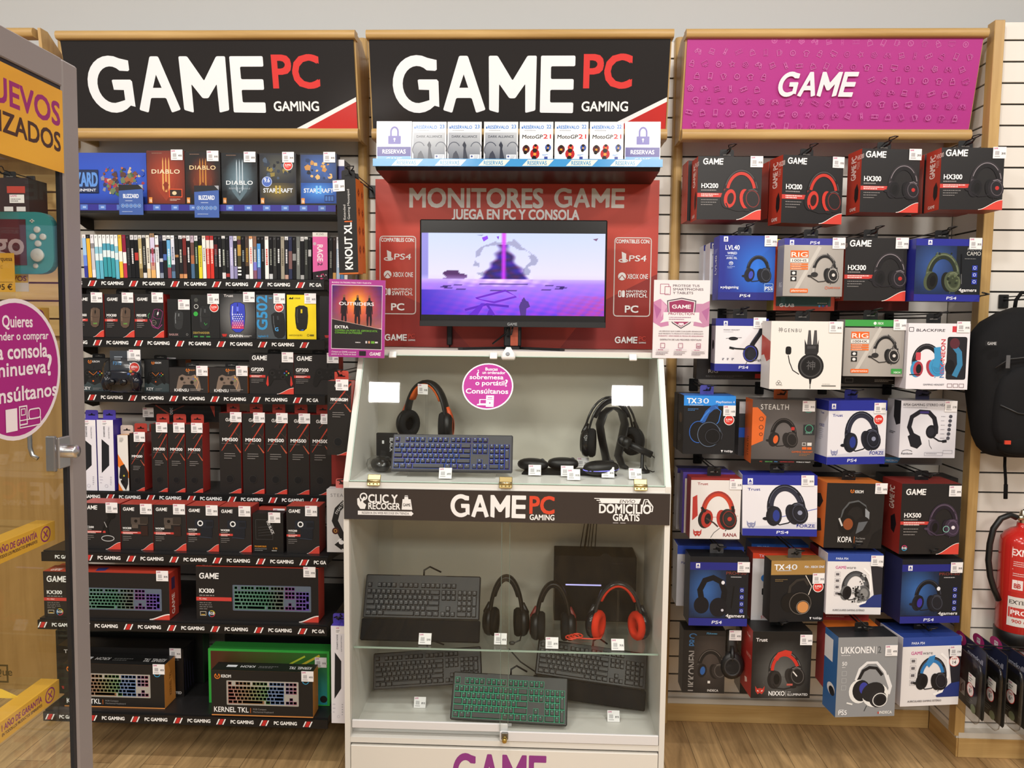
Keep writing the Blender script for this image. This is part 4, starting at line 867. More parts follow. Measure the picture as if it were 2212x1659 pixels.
def a_prot(p):
    p.rect(0,0,100,100,'e9e4e6'); R_ = '9c3560'
    p.frame(11,5,27,18,1.0,R_,r=1); p.frame(19,8,30,19,1.0,R_,r=1.2); p.rect(20,9,29,17.5,'e9e4e6'); p.frame(19,8,30,19,1.0,R_,r=1.2)
    for i, t in enumerate(('PROTEGE TUS','SMARTPHONES','Y TABLETS')): p.text(t, 34, 8.6+i*4.6, 2.9, '5d4a54', w=(47,54,36)[i], bold=1)
    p.poly([(0,28),(12,24),(24,32),(28,58),(14,60),(0,54)], 'c886ae'); p.poly([(100,26),(88,30),(76,30),(72,58),(90,60),(100,58)], 'c48aac'); p.poly([(0,30),(14,38),(6,50)], 'b0649a'); p.poly([(100,34),(86,40),(96,52)], 'b26c9c'); p.poly([(14,26),(24,34),(14,48)], 'd9a6c4')
    sh = [(24,26),(50,22.5),(76,26),(74,44),(66,55),(50,62),(34,55),(26,44)]
    p.poly(sh, '4e434a'); p.poly([(50+(x-50)*.93, 42+(y-42)*.93) for x, y in sh], 'e6e0e4'); p.poly([(50+(x-50)*.86, 42+(y-42)*.87) for x, y in sh], R_)
    p.logo(33, 36.5, 34, 'f2eaee', h=5.2); p.poly([(18,41),(82,41),(82,50),(88,55),(76,53),(24,53),(12,55),(18,50)], 'ece8ea'); p.text('PROTECTION', 50, 44.5, 3.2, R_, w=46, al='c', bold=1.6); p.bars(28,47,44,2,'b08a9e',h=1.2,gap=2.4)
    p.poly([(46,54.5),(54,54.5),(56,58),(53,57),(50,58.5),(47,57),(44,58)], 'f0dce6')
    p.text('UN SERVICIO QUE CUBRE CUALQUIER REPARACIÓN'.replace('Ó','O'), 50, 66, 1.4, '7a6a72', w=78, al='c', bold=1); p.text('QUE NECESITA TU PRODUCTO NUEVO O SEMINUEVO', 50, 69, 1.4, '7a6a72', w=80, al='c', bold=1); p.text('DURANTE 1 AÑO DESDE SU FECHA DE ADQUISICIÓN'.replace('Ó','O'), 50, 72, 1.4, R_, w=80, al='c', bold=1)
    p.text('DISFRUTA DE LAS MEJORES VENTAJAS', 50, 77, 1.9, '6a5a62', w=74, al='c', bold=.8)
    for x in (18, 50, 82): p.frame(x-4, 80.5, x+4, 87, .7, R_, r=.8); p.rect(x-11, 88, x+11, 91, 'ddd6da'); p.bars(x-8, 88.8, 16, 1, R_, h=1); p.bars(x-12, 92.6, 24, 2, '8a7a82', h=.9, gap=2)
    p.text('365', 82, 85.6, 2.6, R_, al='c', w=6, bold=1)
for rect, art, Y, lb, rl in (((709,604,830,772), a_outr, -.42, 'pink-bordered poster of three figures in a clear holder beside the monitor', 1.0), ((1411,605,1532,774), a_prot, -.36, 'white poster about insuring phones and tablets in a clear holder by the headset wall', 0)):
    o = carton(rect, Y, .002, lb, art, {'*':'e8e2e6'}, name='poster', cat='poster', group='posters in clear holders', roll=rl, ch=.0)
    w = P(rect[2],700,Y).x-P(rect[0],700,Y).x; h = P(800,rect[1],Y).z-P(800,rect[3],Y).z
    b = B('clear'); b.add([(-w/2-.004,-.0045,-.004),(w/2+.004,-.0045,-.004),(w/2+.004,-.0045,h+.012),(-w/2-.004,-.0045,h+.012)], [(0,1,2,3)], 'fff'); b.build('clear_sleeve', o)
    b = B('clear'); b.tube([(0,.001,h*.7),(0,-Y*.5,h*.72),(0,-Y-.05,h*.72)], .004, 'fff', 8); b.build('support_arm', o)

# ---------------------------------------------------------------- inside the slanted top
F0 = ZS-.0018
def on_floor(px, py, z):                        # the point of a level surface seen at a pixel
    r = ray(px, py); return CAM+r*((z-CAM.z)/r.z)
q = P(922, 946, -.24); head = headset3((q.x, -.24, q.z), math.radians(-24), 'black headset with an orange headband lining behind the blue-lit keyboard', h=.212, w=.185, bw=.024, bpad='d2622e', acc='d0552a', yawc=24, band='1e1c1c')
b = B('clear'); b.box(-.004,.004,-.012,.012,0,.30,'fff'); b.box(-.05,.05,-.04,.04,0,.004,'fff'); o = b.build('headset_stand', None, (q.x, -.24, F0)); tag(o, 'clear acrylic stand carrying the headset with the orange lining', 'headset stand')
sticker(head, .0, -.03, .195, price='59.95')
o = carton((813,936,857,990), -.29, .02, 'small black upright drive box beside the headset with the orange lining', lambda p: (p.rect(0,0,100,100,'232324'), p.text('BLACK', 66, 14, 16, 'c9c9cc', w=42, rot=-90, bold=2), p.rect(28,22,38,32,'d8d8da'), p.bars(20,55,30,6,'5a5a5e',gap=5), p.frame(6,4,94,96,1.2,'3f3f42')), '202021', on=F0+.001, name='drive_box')
q = P(976, 1026, -.47)
keyboard3((q.x, -.475, F0+.014), (math.radians(62), 0, math.radians(1)), 'black keyboard with blue backlit keys inside the slanted glass top', w=.443, d=.142, body='3c3c42', key='3a3a42', led=lambda i, j: ('24469c' if (int(i*40)+int(j*6)) % 3 else '352f96'), legend='8fa4e0', cable=False)
b = B('clear'); b.box(-.16,.16,-.02,.06,0,.003,'fff'); b.box(-.16,-.09,-.02,-.017,0,.02,'fff'); b.box(.09,.16,-.02,-.017,0,.02,'fff'); b.box(-.16,.16,.05,.054,0,.10,'fff'); o = b.build('display_stand', None, (q.x, -.475, F0)); tag(o, 'clear acrylic stand propping up the blue-lit keyboard', 'display stand')
def mouse3(px, py, label, rz=0, glow=None, s=1.0, z=F0, col='1b1b1d', name='computer_mouse'):
    q = on_floor(px, py, z); o = empty(name, (q.x, q.y, z), label, 'computer mouse', 'mice inside the slanted glass top', rz)
    b = B('plastic'); b.T = Matrix.Scale(s, 4); b.blob((0,0,.0245), .034, .060, .0235, col, 18, 10, .85); b.build('shell', o)
    b = B('plastic'); b.T = Matrix.Scale(s, 4); b.lathe([(.009,-.004),(.009,.004)], '3c3c40', 14, 'X', (0,-.036,.040)); b.build('scroll_wheel', o)
    if glow: b = B('glow'); b.T = Matrix.Scale(s, 4); b.tube([(.0335*math.cos(t*.2094), .0595*math.sin(t*.2094), .020) for t in range(30)], .0016, glow, 6, closed=True); b.build('light_ring', o)
    return o
pd = on_floor(1228, 1019, F0); o = B('fabric'); o.prism(rnd([(-.178,-.075),(.178,-.075),(.165,.055),(-.160,.055)], .012, 3), 0, .003, '1c1c1e', 'XY'); pr_ = topf(o, .35, .13, .003, -.175, -.075); pr_.text('GAME', 6, 94, 8, '8c8c90', w=11, bold=2); o = o.build('mousepad', None, (pd.x, pd.y, F0+.0005)); tag(o, 'black mousepad under the mice inside the slanted glass top', 'mousepad')
ZP = F0+.0040
mouse3(1151, 1017, 'black mouse at the mousepad end beside the blue-lit keyboard', 1.3, z=ZP); mouse3(1216, 1015, 'black mouse on the middle of the mousepad under the wall charger', 1.5, z=ZP); mouse3(1298, 1027, 'black mouse ringed with violet light in front of the headset stand', 1.9, '8a86ff', 1.15, z=ZP)
m_ = mouse3(822, 1017, 'black mouse wrapped in clear plastic at the corner beside the blue-lit keyboard', .4)
b = B('bag'); b.blob((0,0,.024), .052, .068, .033, 'fff', 9, 6, .8); b.build('plastic_bag', m_)
q = on_floor(1215, 990, F0); o = B('plastic'); o.box(-.06,.055,-.03,.03,0,.016,'19191b',.004); o.box(-.02,.02,-.02,.01,.016,.03,'19191b',.004); o.box(-.016,.018,-.012,.014,.03,.074,'1b1b1d',.004); pr_ = front(o,.034,.044,-.012,-.016,.03); pr_.bars(20,20,60,4,'5a5a5e',gap=14,h=4); o.tube([(.05,0,.012),(.075,-.005,.012),(.085,-.005,.012)], .005, '9a9a9c', 8); o = o.build('wall_charger', None, (q.x, q.y+.03, F0+.001)); tag(o, 'black wall charger and dock behind the mice on the mousepad', 'charger')
o = B('plastic'); rr = random.Random(5); q = on_floor(1175, 985, F0)
for k in range(3): o.tube([(-.10+.02*k,-.03,.004),(-.08,.0,.012+.006*k),(-.03,.012,.018+.004*k),(.01,.002-.008*k,.022),(.03,-.008,.014),(.0,-.016,.006+.004*k),(-.02,-.01,.010)], .0024, '151516', 6)
o = o.build('cable', None, (q.x, q.y, F0)); tag(o, 'loose coil of black cable behind the first mouse', 'cable')
# omega-shaped stand with its headset, and the microphone
q = on_floor(1322, 1004, F0); SX, SYY = P(1322,960,-.28).x, -.28; o = B('plastic')
o.tube([(-.048,-.03,.004),(-.034,-.02,.012),(-.030,0,.05),(-.050,0,.12),(-.062,0,.175),(-.045,0,.218),(-.015,0,.236),(.015,0,.236),(.046,0,.216),(.062,0,.172),(.050,0,.12),(.032,0,.05),(.038,-.02,.012),(.054,-.03,.004)], .005, '1b1b1c', 10, flat=5.2, up=(0,1,0)); o = o.build('headset_stand', None, (SX-.0, SYY, F0+.002), (0,0,math.radians(34))); tag(o, 'black hoop-shaped headset stand beside the microphone', 'headset stand')
headset3((SX-.004, SYY+.012, F0+.055), math.radians(20), 'black headset with a skeleton double headband on the hoop-shaped stand', h=.208, w=.196, double=True, yawc=30, shine='gloss', bpad='2a2a2c')
q = on_floor(1383, 1019, F0); mic = empty('microphone', (q.x+.005, q.y-.012, F0), 'small black desk microphone on a tripod base at the corner of the glass top', 'microphone', None, 0)
b = B('plastic'); b.lathe([(.030,0),(.030,.006),(.014,.012),(.007,.02),(.006,.075),(.001,.078)], '18181a', 18); b.build('base', mic)
b = B('plastic'); b.tube([(.035,0,.068),(-.01,-.002,.088),(-.05,-.004,.108)], [.013,.013,.012], '1b1b1d', 14); b.tube([(-.05,-.004,.108),(-.075,-.004,.120)], [.021,.021], '111112', 14); b.blob((-.08,-.004,.122), .016, .019, .019, '1d1d1f'); b.build('capsule', mic)
b = B('plastic'); b.tube([(.035,0,.066),(.055,.0,.05),(.058,0,.01),(.04,-.01,.004),(.02,-.01,.012),(.01,-.012,.03)], .0022, '111', 6); b.build('cable', mic)
TGS = [(962,1033,'price ticket in front of the blue-lit keyboard'),(1155,1026,'price ticket on the mousepad before the first mouse'),(1225,1028,'price ticket touching the middle mouse, half behind another ticket'),(1239,1036,'price ticket at the front edge of the mousepad'),(1259,1009,'price ticket behind the violet-ringed mouse'),(1313,1031,'price ticket in front of the violet-ringed mouse'),(1372,1034,'price ticket leaning by the base of the microphone')]
for i, (x, y, lb) in enumerate(TGS):
    r = on_floor(x, y, F0+.004); pricetag(x, y, r.y, lb, z=F0+.004, lean=-28, price=('69.95','29.95','24.95','19.95','39.95','49.95','22.95')[i])

# ---------------------------------------------------------------- behind the lower doors
G0 = ZG+.001
q = P(911, 1381, -.43); keyboard3((q.x, -.44, G0+.062), (math.radians(64), 0, 0), 'black keyboard with a wide wrist rest leaning on the glass shelf', w=.437, d=.160, body='27272a', key='343437', rest=.080, cable=True, top=.028, legend='6f6f73')
for x, y, Y, lb, kw in ((1093,1368,-.30,'plain black headset beside the keyboard with the wrist rest',dict(h=.222,w=.126,band='201f1e',cup='201f1e',cush='1c1b1a',mic=1,yawc=8)),(1194,1378,-.33,'black headset with thin red wire arms beside the plain black one',dict(h=.212,w=.126,band='1f1c1b',acc='7a2a26',yawc=4)),(1333,1375,-.36,'black headset with bright red ear pads before the console',dict(h=.205,w=.176,band='35363a',bpad='d23a26',cush='d8371f',cup='1a1c22',yawc=28,bw=.022,shine='gloss'))):
    q = P(x, y, Y); hh = headset3((q.x, Y, q.z-.004), 0, lb, **kw)
    b = B('clear'); b.box(-.004,.004,-.012,.012,0,.17,'fff'); b.box(-.04,.04,-.03,.03,0,.004,'fff'); b.box(-.03,.03,-.012,.012,.166,.17,'fff'); o = b.build('headset_stand', None, (q.x, Y, G0)); tag(o, 'clear acrylic stand under the '+lb.split(' beside')[0].split(' before')[0], 'headset stand')
a, c = P(1198,1200,-.26), P(1372,1363,-.26); con = empty('games_console', ((a.x+c.x)/2, -.19, G0), 'black games console standing behind the headset with red pads', 'console')
w = c.x-a.x; h = a.z-G0
b = B('matte'); b.box(-w/2, w/2, -.07, .07, .0, h, '050507', .003); p = front(b, w, h, -.07); p.rect(0,0,62,48,'06060c'); p.ell(62,22,12,22,'06060c'); p.bars(70,10,22,1,'2a2a34'); b.build('casing', con)
b = B('glow'); b.box(-w/2+.045, -w/2+.185, -.0715, -.0705, h*.55, h*.555+.004, 'b4aee8'); b.build('light_bar', con)
o = B('plastic'); q = P(1278, 1130, -.15)
for k, dx in enumerate((-.028,-.012,.0,.012,.026)): o.tube([(dx*.5+.012,-.0,.0),(dx*.7+.004,-.01,-.12),(dx*.9-.004,-.005,-.22),(dx*1.1-.014,.0,-.325)], .0022+.002*(k == 1), '0f0f10', 6)
o = o.build('cable', None, (q.x, -.16, ZS-.024)); tag(o, 'bundle of black cables hanging down to the games console', 'cable')
o = B('plastic'); q = P(1262, 1385, -.43)
for k in range(3): o.tube([(-.05+.02*math.cos(t*.7)+k*.012, .02*math.sin(t*.7), .003+.0035*k) for t in range(10)], .0028, 'd2402a', 6, closed=True)
o.tube([(-.06,0,.004),(-.02,-.01,.004),(.03,-.012,.004),(.06,-.006,.004),(.07,.03,.004)], .0028, 'd2402a', 6); o = o.build('cable', None, (q.x, -.43, G0)); tag(o, 'orange-red cable coiled on the glass shelf before the console', 'cable')
for x, y, lb, pr_ in ((918,1391,'price ticket under the keyboard with the wrist rest','129.95'),(1081,1391,'price ticket before the plain black headset on the glass shelf','49.95'),(1192,1411,'price ticket before the headset with red wire arms','69.95'),(1334,1408,'price ticket before the headset with red ear pads','79.95')):
    r = on_floor(x, y, G0); pricetag(x, y, max(r.y, -.525), lb, z=G0+.001, lean=-30, price=pr_)
L0 = ZFL+.001
def lowkb(px, py, Y, rz, lb, dz=0.0, lean=62, **k):
    q = P(px, py, Y); R = Matrix.Rotation(math.radians(rz), 4, 'Y') @ Matrix.Rotation(math.radians(lean), 4, 'X'); return keyboard3((q.x, Y, L0+dz), R.to_euler(), lb, **k)
lowkb(925, 1518, -.36, -5.5, 'black unlit keyboard tilted up beside the green-lit one', dz=.080, w=.425, d=.135, body='2e2724', key='2e2926', legend='4a4440', cable=True)
lowkb(1272, 1540, -.34, 7, 'black keyboard with a wrist rest sloping down behind the green-lit one', dz=.105, w=.43, d=.135, body='27221f', key='2c2825', rest=.075, legend='55504c', cable=True)
lowkb(1098, 1572, -.50, 1.8, 'black keyboard with green backlit keys at the front of the cabinet floor', dz=.016, lean=58, w=.432, d=.168, body='2a2c2b', key='2b2b2a', led=lambda i, j: '0c8a60', legend='2fb088', cable=True, top=.018)
for x, y, lb in ((907,1527,'price ticket under the tilted unlit keyboard'),(1092,1566,'price ticket under the green-lit keyboard'),(1325,1557,'price ticket under the sloping keyboard with the wrist rest')):
    r = on_floor(x, y, L0); pricetag(x, y, max(r.y, -.555), lb, z=L0, lean=-25, price='89.95')
o = B('plastic'); a, c = P(1098,1400,-.2), P(1162,1455,-.2); o.tube([(a.x,-.2,a.z),((a.x+c.x)/2-.01,-.2,(a.z+c.z)/2-.005),(c.x,-.2,c.z)], .003, '3f3c38', 6); o = o.build('cable'); tag(o, 'grey cable running down behind the green-lit keyboard', 'cable')
# ---------------------------------------------------------------- shelf 1: boxed games
YB = SY+.012
def rblobs(p, x0, y0, x1, y1, cols, n, seed, r=(3,8)):
    """A plain burst of colour in place of cover art."""
    rr = random.Random(seed)
    for i in range(n):
        x, y = rr.uniform(x0,x1), rr.uniform(y0,y1); k = rr.uniform(*r); a = rr.uniform(0,6.28); m = rr.randint(4,6)
        p.poly([(x+k*rr.uniform(.5,1)*math.cos(a+6.283*j/m), y+k*rr.uniform(.5,1)*math.sin(a+6.283*j/m)/p.a) for j in range(m)], rr.choice(cols))
def mixc(a, b, t): a, b = C(a), C(b); return tuple(x+(y-x)*t for x, y in zip(a, b))
def glowbg(c_in, c_out, cx=.5, cy=.4, r=.6, a=1.0): return lambda i, j: mixc(c_in, c_out, min(1, math.hypot((i-cx), (j-cy)*a)/r)**.9)
def a_bliz(p):
    p.field(0,0,100,100,12,8,lambda i, j: mixc('2a3f9e','2f55c4',.5+.5*math.sin(j*3)) if j < .8 else mixc('2f55c4','27358e',(j-.8)*5))
    rblobs(p, 50, 28, 96, 82, ['7a4a3c','b8683c','4a6a3c','8a8a9a','3a3a5a','a83a4a','c8b090','2f4fb8','3a5ac0'], 90, 4, (1.5,4.5)); rblobs(p, 56, 42, 88, 76, ['5a3a34','6a7a5a','a0603a'], 26, 5, (2,5))
    p.rect(.5,33,45,78,'1e2c52'); p.frame(.5,33,45,78,.5,'141d38'); p.text('BLIZZARD', 1, 65, 26, '5f92dc', w=43, bold=2.6); p.text('ENTERTAINMENT', 2, 75, 5, 'e4e8f4', w=40, bold=1.6)
def a_diab(bg1, bg2, tcol, bar, seed, ty=43, sub=None):
    def f(p):
        p.field(0,0,100,100,8,12,glowbg(bg1,bg2,.5,.5,.62 if seed == 1 else .44)); p.bars(14,4,40,1,'8a6a58',h=1.2)
        for x in (40,48,56): p.poly([(x,78),(x+1.2,20),(x+2.6,12),(x+4,20),(x+5,78)], bar)
        p.poly([(50,84),(36,66),(26,48),(22,56),(30,76),(50,95),(70,76),(78,56),(74,48),(64,66)], mixc(bg1,bg2,.45)); p.poly([(50,76),(42,64),(50,58),(58,64)], mixc(bg1,'000',.5))
        p.text('DIABLO', 50, ty, 7.5, tcol, w=74, al='c', bold=1.8, track=.05); p.rect(4,88,13,99,'d98a3a'); p.text('16',8.5,97,6,'f4ead8',al='c',w=6,bold=1.5)
        if sub: p.text(sub, 50, ty+9, 3, 'b8c2cc', w=58, al='c', bold=.6, track=.3)
        if seed == 1: p.rect(58,72,93,88,'e0562e'); p.rect(60,73.5,91,86.5,'3c2a22'); p.ell(72,80,6,5,'d8c8a0'); p.bars(60,91,30,2,'e8d0c0')
    return f
def a_star(seed):
    def f(p):
        p.rect(0,0,100,100,'2a2b33'); p.field(2,3,98,58,8,8,glowbg('55564c' if seed == 1 else '3f68b4','171c2c' if seed == 1 else '26365c',.5,.45,.65)); rblobs(p,14,14,86,52,['2a3444','8a7a3c','44546a','1b1f2c'] if seed == 1 else ['20355e','3a5a9c','c08a4a','1a2036','d8b070'],26,seed,(4,11))
        p.field(2,58,98,98,6,5,glowbg('7a6a34' if seed == 1 else '4a96ec','2c2e34' if seed == 1 else '1e4a9c',.5,.4,.55)); p.text('STARCRAFT', 50, 77, 8, 'd8e0ea', w=80, al='c', bold=2.2); p.text('II', 50, 79, 15, 'b8a24a' if seed == 1 else '7ac0f4', w=14, al='c', bold=2.6)
        p.rect(3,88,12,99,'d98a3a'); p.text('16',7.5,97,6,'f4ead8',al='c',w=6,bold=1.5)
        if seed == 1: superb(p,78,24,13); p.ell(20,56,14,14,'4a68b8'); p.ring(20,56,13,13,1.5,'b8c8ec'); p.text('9.6',20,57,8,'e4ecf8',al='c',w=15,bold=1.6)
        else: p.rect(66,82,92,95,'16306c'); [p.rect(68+k*8,84,74+k*8,93,'3f6fb8') for k in range(3)]
    return f
G1 = 'boxed games on the top shelf'; Z1 = 2.147
carton((129,330,316.7,434), YB+.03, .02, 'wide blue display card with a burst of colours beside the boxed games', a_bliz, {'*':'2a3f9e'}, name='display_card', cat='display card', on=Z1, ch=.0005)
DK = {'*':'2a211f','r':'2d2320'}
carton((317.5,325.5,399,433.5), YB, .055, 'reddish brown boxed game with gold title letters beside the blue display card', a_diab('b4452a','5a2219','e8d8b8','d8a05a',1), {'*':'5a2219','r':'3c1a16'}, name='game_box', group=G1, on=Z1, st=(81,8), price='49.95')
carton((400,328,476,434), YB, .055, 'black boxed game with orange glow and gold title on the top shelf', a_diab('8a3a1e','1b1716','e0c89a','b87a34',2,ty=34), DK, name='game_box', group=G1, on=Z1, st=(80,8), price='39.95')
carton((478.5,330.4,556,436), YB, .055, 'dark boxed game with pale blue-grey glow and white title', a_diab('74909f','15191e','dce4ea','a8b8c4',3,ty=62,sub='REAPER OF SOULS'), DK, name='game_box', group=G1, on=Z1, st=(80,8), price='39.95')
carton((561,331,640,437), YB, .05, 'boxed game with a red SUPER sticker and a blue round badge', a_star(1), {'*':'3c3830','r':'3a352e'}, name='game_box', group=G1, on=Z1, st=(79,8), price='39.95')
carton((648.4,331,728,438.4), YB, .05, 'blue boxed game with glowing blue title at the end of the top shelf', a_star(2), {'*':'2a2b33','r':'22283c'}, name='game_box', group=G1, on=Z1, st=(80,8), price='39.95')
for rect, lb in (((257,399,309,464),'blue gift card in a clear sleeve hanging before the wide blue display card'),((420,401,473,470),'blue gift card in a clear sleeve hanging before the black boxed game')):
    def a_card(p):
        p.rect(0,0,100,100,'4363ac'); p.poly([(0,0),(100,0),(100,14),(0,20)],'2a2b30'); p.poly([(82,0),(100,0),(100,14)],'a8acb4'); p.text('BLIZZARD',50,44,13,'e8eef8',w=64,al='c',bold=2.6); p.bars(26,52,48,1,'b8c8e8',h=2.5)
        for k in range(5): p.ring(16+k*17,70,6.5,6.5,2.4,'8ab4ec'); p.ell(16+k*17,70,2,2,'e4eefa',n=8)
        p.bars(12,88,76,1,'a8bce4',h=2.5)
    o = carton(rect, SY-.012, .0015, lb, a_card, {'*':'2a4d9c'}, name='gift_card', cat='gift card', group='gift cards on the top shelf', ch=0)
    w = P(rect[2],430,SY).x-P(rect[0],430,SY).x; b = B('clear'); b.add([(-w/2-.003,-.004,-.004),(w/2+.003,-.004,-.004),(w/2+.003,-.004,.125),(-w/2-.003,-.004,.125)], [(0,1,2,3)], 'fff'); b.build('clear_sleeve', o)
q = P(739,400,YB); carton((731,345,744,434), YB+.02, .10, 'narrow dark blue game spine at the end of the top shelf behind the mousepad boxes', lambda p: (p.rect(0,0,100,100,'2c2f6c'), p.rect(0,0,100,14,'e4e4ea'), p.text('PC', 70, 90, 40, 'c8d0ec', rot=90, bold=1)), {'*':'55555e'}, name='game_case', cat='game case', on=Z1)
# ---------------------------------------------------------------- shelf 2: the row of game spines
K = '1f1f22'
SP = [('pale blue and indigo',[('f0e8ea',8),('9cc4ee',40),('6a8ae0',25),('3a3f9c',27)],8.6),('yellow with a black top',[(K,9),('f2b53c',91)],8.6),('light grey',[('e6e4ea',20),('8d8a90',12),('c9c7ce',50),('e8e6ee',18)],8.4)] + \
 [('teal and white',[('eef1f2',t),('8fc8dc' if t > 24 else '4f9fb8',16),('dcecf0',16),('63b4cc' if t > 24 else '3a9aa8',46)],8.5) for t in (28,28,20,20,22,26)] + \
 [('yellow and white',[('e0b83a',38),('f2efe8',24),('ecc23a',38)],8.5),('maroon and white',[('8d2440',40),('f2efee',26),('c23a50',34)],8.5),('black with a grey upright title',[('2e2e30',100)],8.6,'55565a'),('black with a pale badge',[('d8d8dc',11),(K,89)],8.6,'e8e4e4'),('black with a red block',[('d0d0d4',11),(K,30),('b83a34',18),(K,41)],8.5),('dull gold',[('e2e0d8',8),('b9a878',70),('8a744a',22)],8.4,'e8e0c8'),('black with a grey mark',[('c8c8c8',6),('3a3935',70),('2a2a2a',12),('e0dede',12)],8.4,'9a9c96'),
  ('cream white with a pale orange foot',[('e9e4d6',78),('ddc39a',22)],8.4,'6a6058'),('tall lilac with a brown stripe',[('9a7a5c',9),('d3cbe6',26),('5a4740',10),('cfc6e2',20),('c79a84',17),('e2b06c',18)],11,'b0405a'),('white with a dark ribbon mark',[('ecebee',22),('8a5a52',6),('f0eff2',72)],8.4,'8a8a90'),('black-blue with a white dot',[('3a3a4a',14),('23263a',40),('c8ccd8',8),('2a2e48',26),('8a94a8',12)],8.2),('near-black with blue emblem',[('d8d8dc',12),('26282e',32),('4a68b0',14),('26282e',42)],8.4),('sky blue and teal',[('e4e8ea',8),(K,3),('6aaede',38),('5ab0a8',26),('8a4a54',25)],8.6,'d8ecf4'),('pale white-blue',[('f0f0f4',10),('d9dcea',58),('3e4458',16),('5a7a9a',16)],8.6,'6a6f88'),('plain black with an orange speck',[('2a2a2b',45),('a87a4a',6),('303031',49)],8.2),('black with an orange foot',[('d8d8dc',8),('2b2b2e',82),('c88a5a',10)],8.6,'c4c8bc'),('dark red',[('d0c4c4',6),('7a2c2a',40),('4a2a28',44),('d89a6a',10)],8.4),('black with a bold white slanted title',[('dcdce0',12),(K,88)],8.4,'f0ecec'),('patterned brown and lilac',[('b8a4b4',16),('6a4a44',30),('a86a4a',20),('4a6a8a',34)],8.4),('black and dark green',[('d8d8dc',12),('2a3a2c',88)],8.2,'9ab09a'),('bright yellow with a black top',[(K,23),('e2d434',77)],8.4,'9a923a'),('cream with a grey title',[('dcc8b4',6),('ecebe6',94)],8.4,'8a8a84'),('red and white',[('b82f30',10),('e4dfda',20),('d2382e',70)],8.4,'f0c8c0'),('red and white',[('b82f30',10),('e4dfda',20),('d2382e',70)],8.4,'f0c8c0'),
  ('black with a maroon block',[(K,20),('6a2426',24),('2a2628',56)],8.4,'6a6a6e'),('black with a short white title',[(K,100)],8.4,'f0f0f0'),('charcoal with a grey emblem',[('e0e0e0',6),('333433',80),('d8d8d8',14)],8.4,'b8beb4'),('black with a red dot',[(K,88),('a83a38',8),(K,4)],8.4,'4e4f52'),('lilac',[('a9a6cf',100)],8.4,'dcd8f0'),('black over lilac',[('dcdce4',11),('2c2c34',60),('8a86b0',29)],8.4,'e4e4ea'),('gold with a chequered foot',[('8a7a34',8),('5a3a44',12),('b8904a',26),('4a4632',26),('f0f0f0',4),('16161a',4),('f0f0f0',4),('16161a',4),('f0f0f0',4),('16161a',8)],8.4),('black with blue-grey lettering',[(K,100)],8.4,'8a979c'),('brown-black',[('4a3c36',30),('5e4a38',40),('2a2624',20),('d8d8dc',10)],8.2,'a8842e'),('white with an orange top',[('d99a6a',6),('eeeceb',94)],8.6,'d86a5a'),('brown with a violet glow',[('8a6450',24),('6a6a6e',36),('7a7ad0',20),('8a5a70',20)],8.4,'d8d8d4'),('bright blue with a black top',[(K,17),('4f94d8',56),('5a5f9a',27)],8.6,'bfe0f4'),('black with small grey lines',[(K,100)],8.2,'77787a'),('white with a red upright title',[('d8d4d0',8),('eeedec',92)],9,'d04a40'),('black with a pale foot',[(K,88),('c8ccd0',12)],8.4,'8c9088'),('charcoal with pale streaks',[('3a3a3a',100)],8.4,'7d807c'),('black with a large white title',[(K,100)],8.4,'f4f4f4'),('khaki grey',[('9a9484',100)],8.6,'6a6454'),('black with a narrow white title',[('d8dadc',8),('2a2c34',82),('c09a8a',10)],8.4,'dcdce0'),('navy and rust',[('2a2f4a',34),('7a5a5a',42),('2f3450',24)],8.2),('black with a grey square',[(K,40),('8a8c8c',16),(K,44)],8.2),('speckled grey',[('6d716e',100)],9,'a8aca8'),('black with a round foot mark',[('c8c8c8',10),(K,80),('a8a8a8',10)],8.4),('black with a pale grey top',[('d0d2d0',6),('3c3f3c',94)],8.4,'787c78'),('black with white smears',[(K,30),('b8b8b8',16),('2a2a2c',54)],7)]
SP2 = [('black with a grey streak',[('2a2a2a',100)],8.4,'8a8c86'),('black-brown',[('3a2c28',84),('c89a5a',16)],7.6),('icy blue and white',[('d8dce0',14),('e8eef4',14),('a8c0d8',72)],8.6,'e8f0f8'),('steel blue',[('c8d8e4',30),('c87a8a',12),('5a84b0',58)],8.4,'c8dcec'),('plain white',[('e2e0da',100)],8)]
ORD = 'first second third fourth fifth sixth seventh eighth ninth tenth eleventh twelfth thirteenth fourteenth fifteenth sixteenth seventeenth eighteenth nineteenth twentieth'.split()
def ordw(n): return ORD[n-1] if n <= 20 else (('twenty','thirty','forty','fifty','sixty')[n//10-2]+'-'+ORD[n % 10-1] if n % 10 else ('thirtieth','fortieth','fiftieth','sixtieth')[n//10-3])
G2 = 'game cases in a row on the second shelf'; Z2 = SHELF[2][0]; YS = SY+.010
def spine_label(d, n):
    a, _, b_ = d.partition(' with '); return a+' game case'+(' with '+b_ if b_ else '')+', '+ordw(n)+' in the row of game spines'
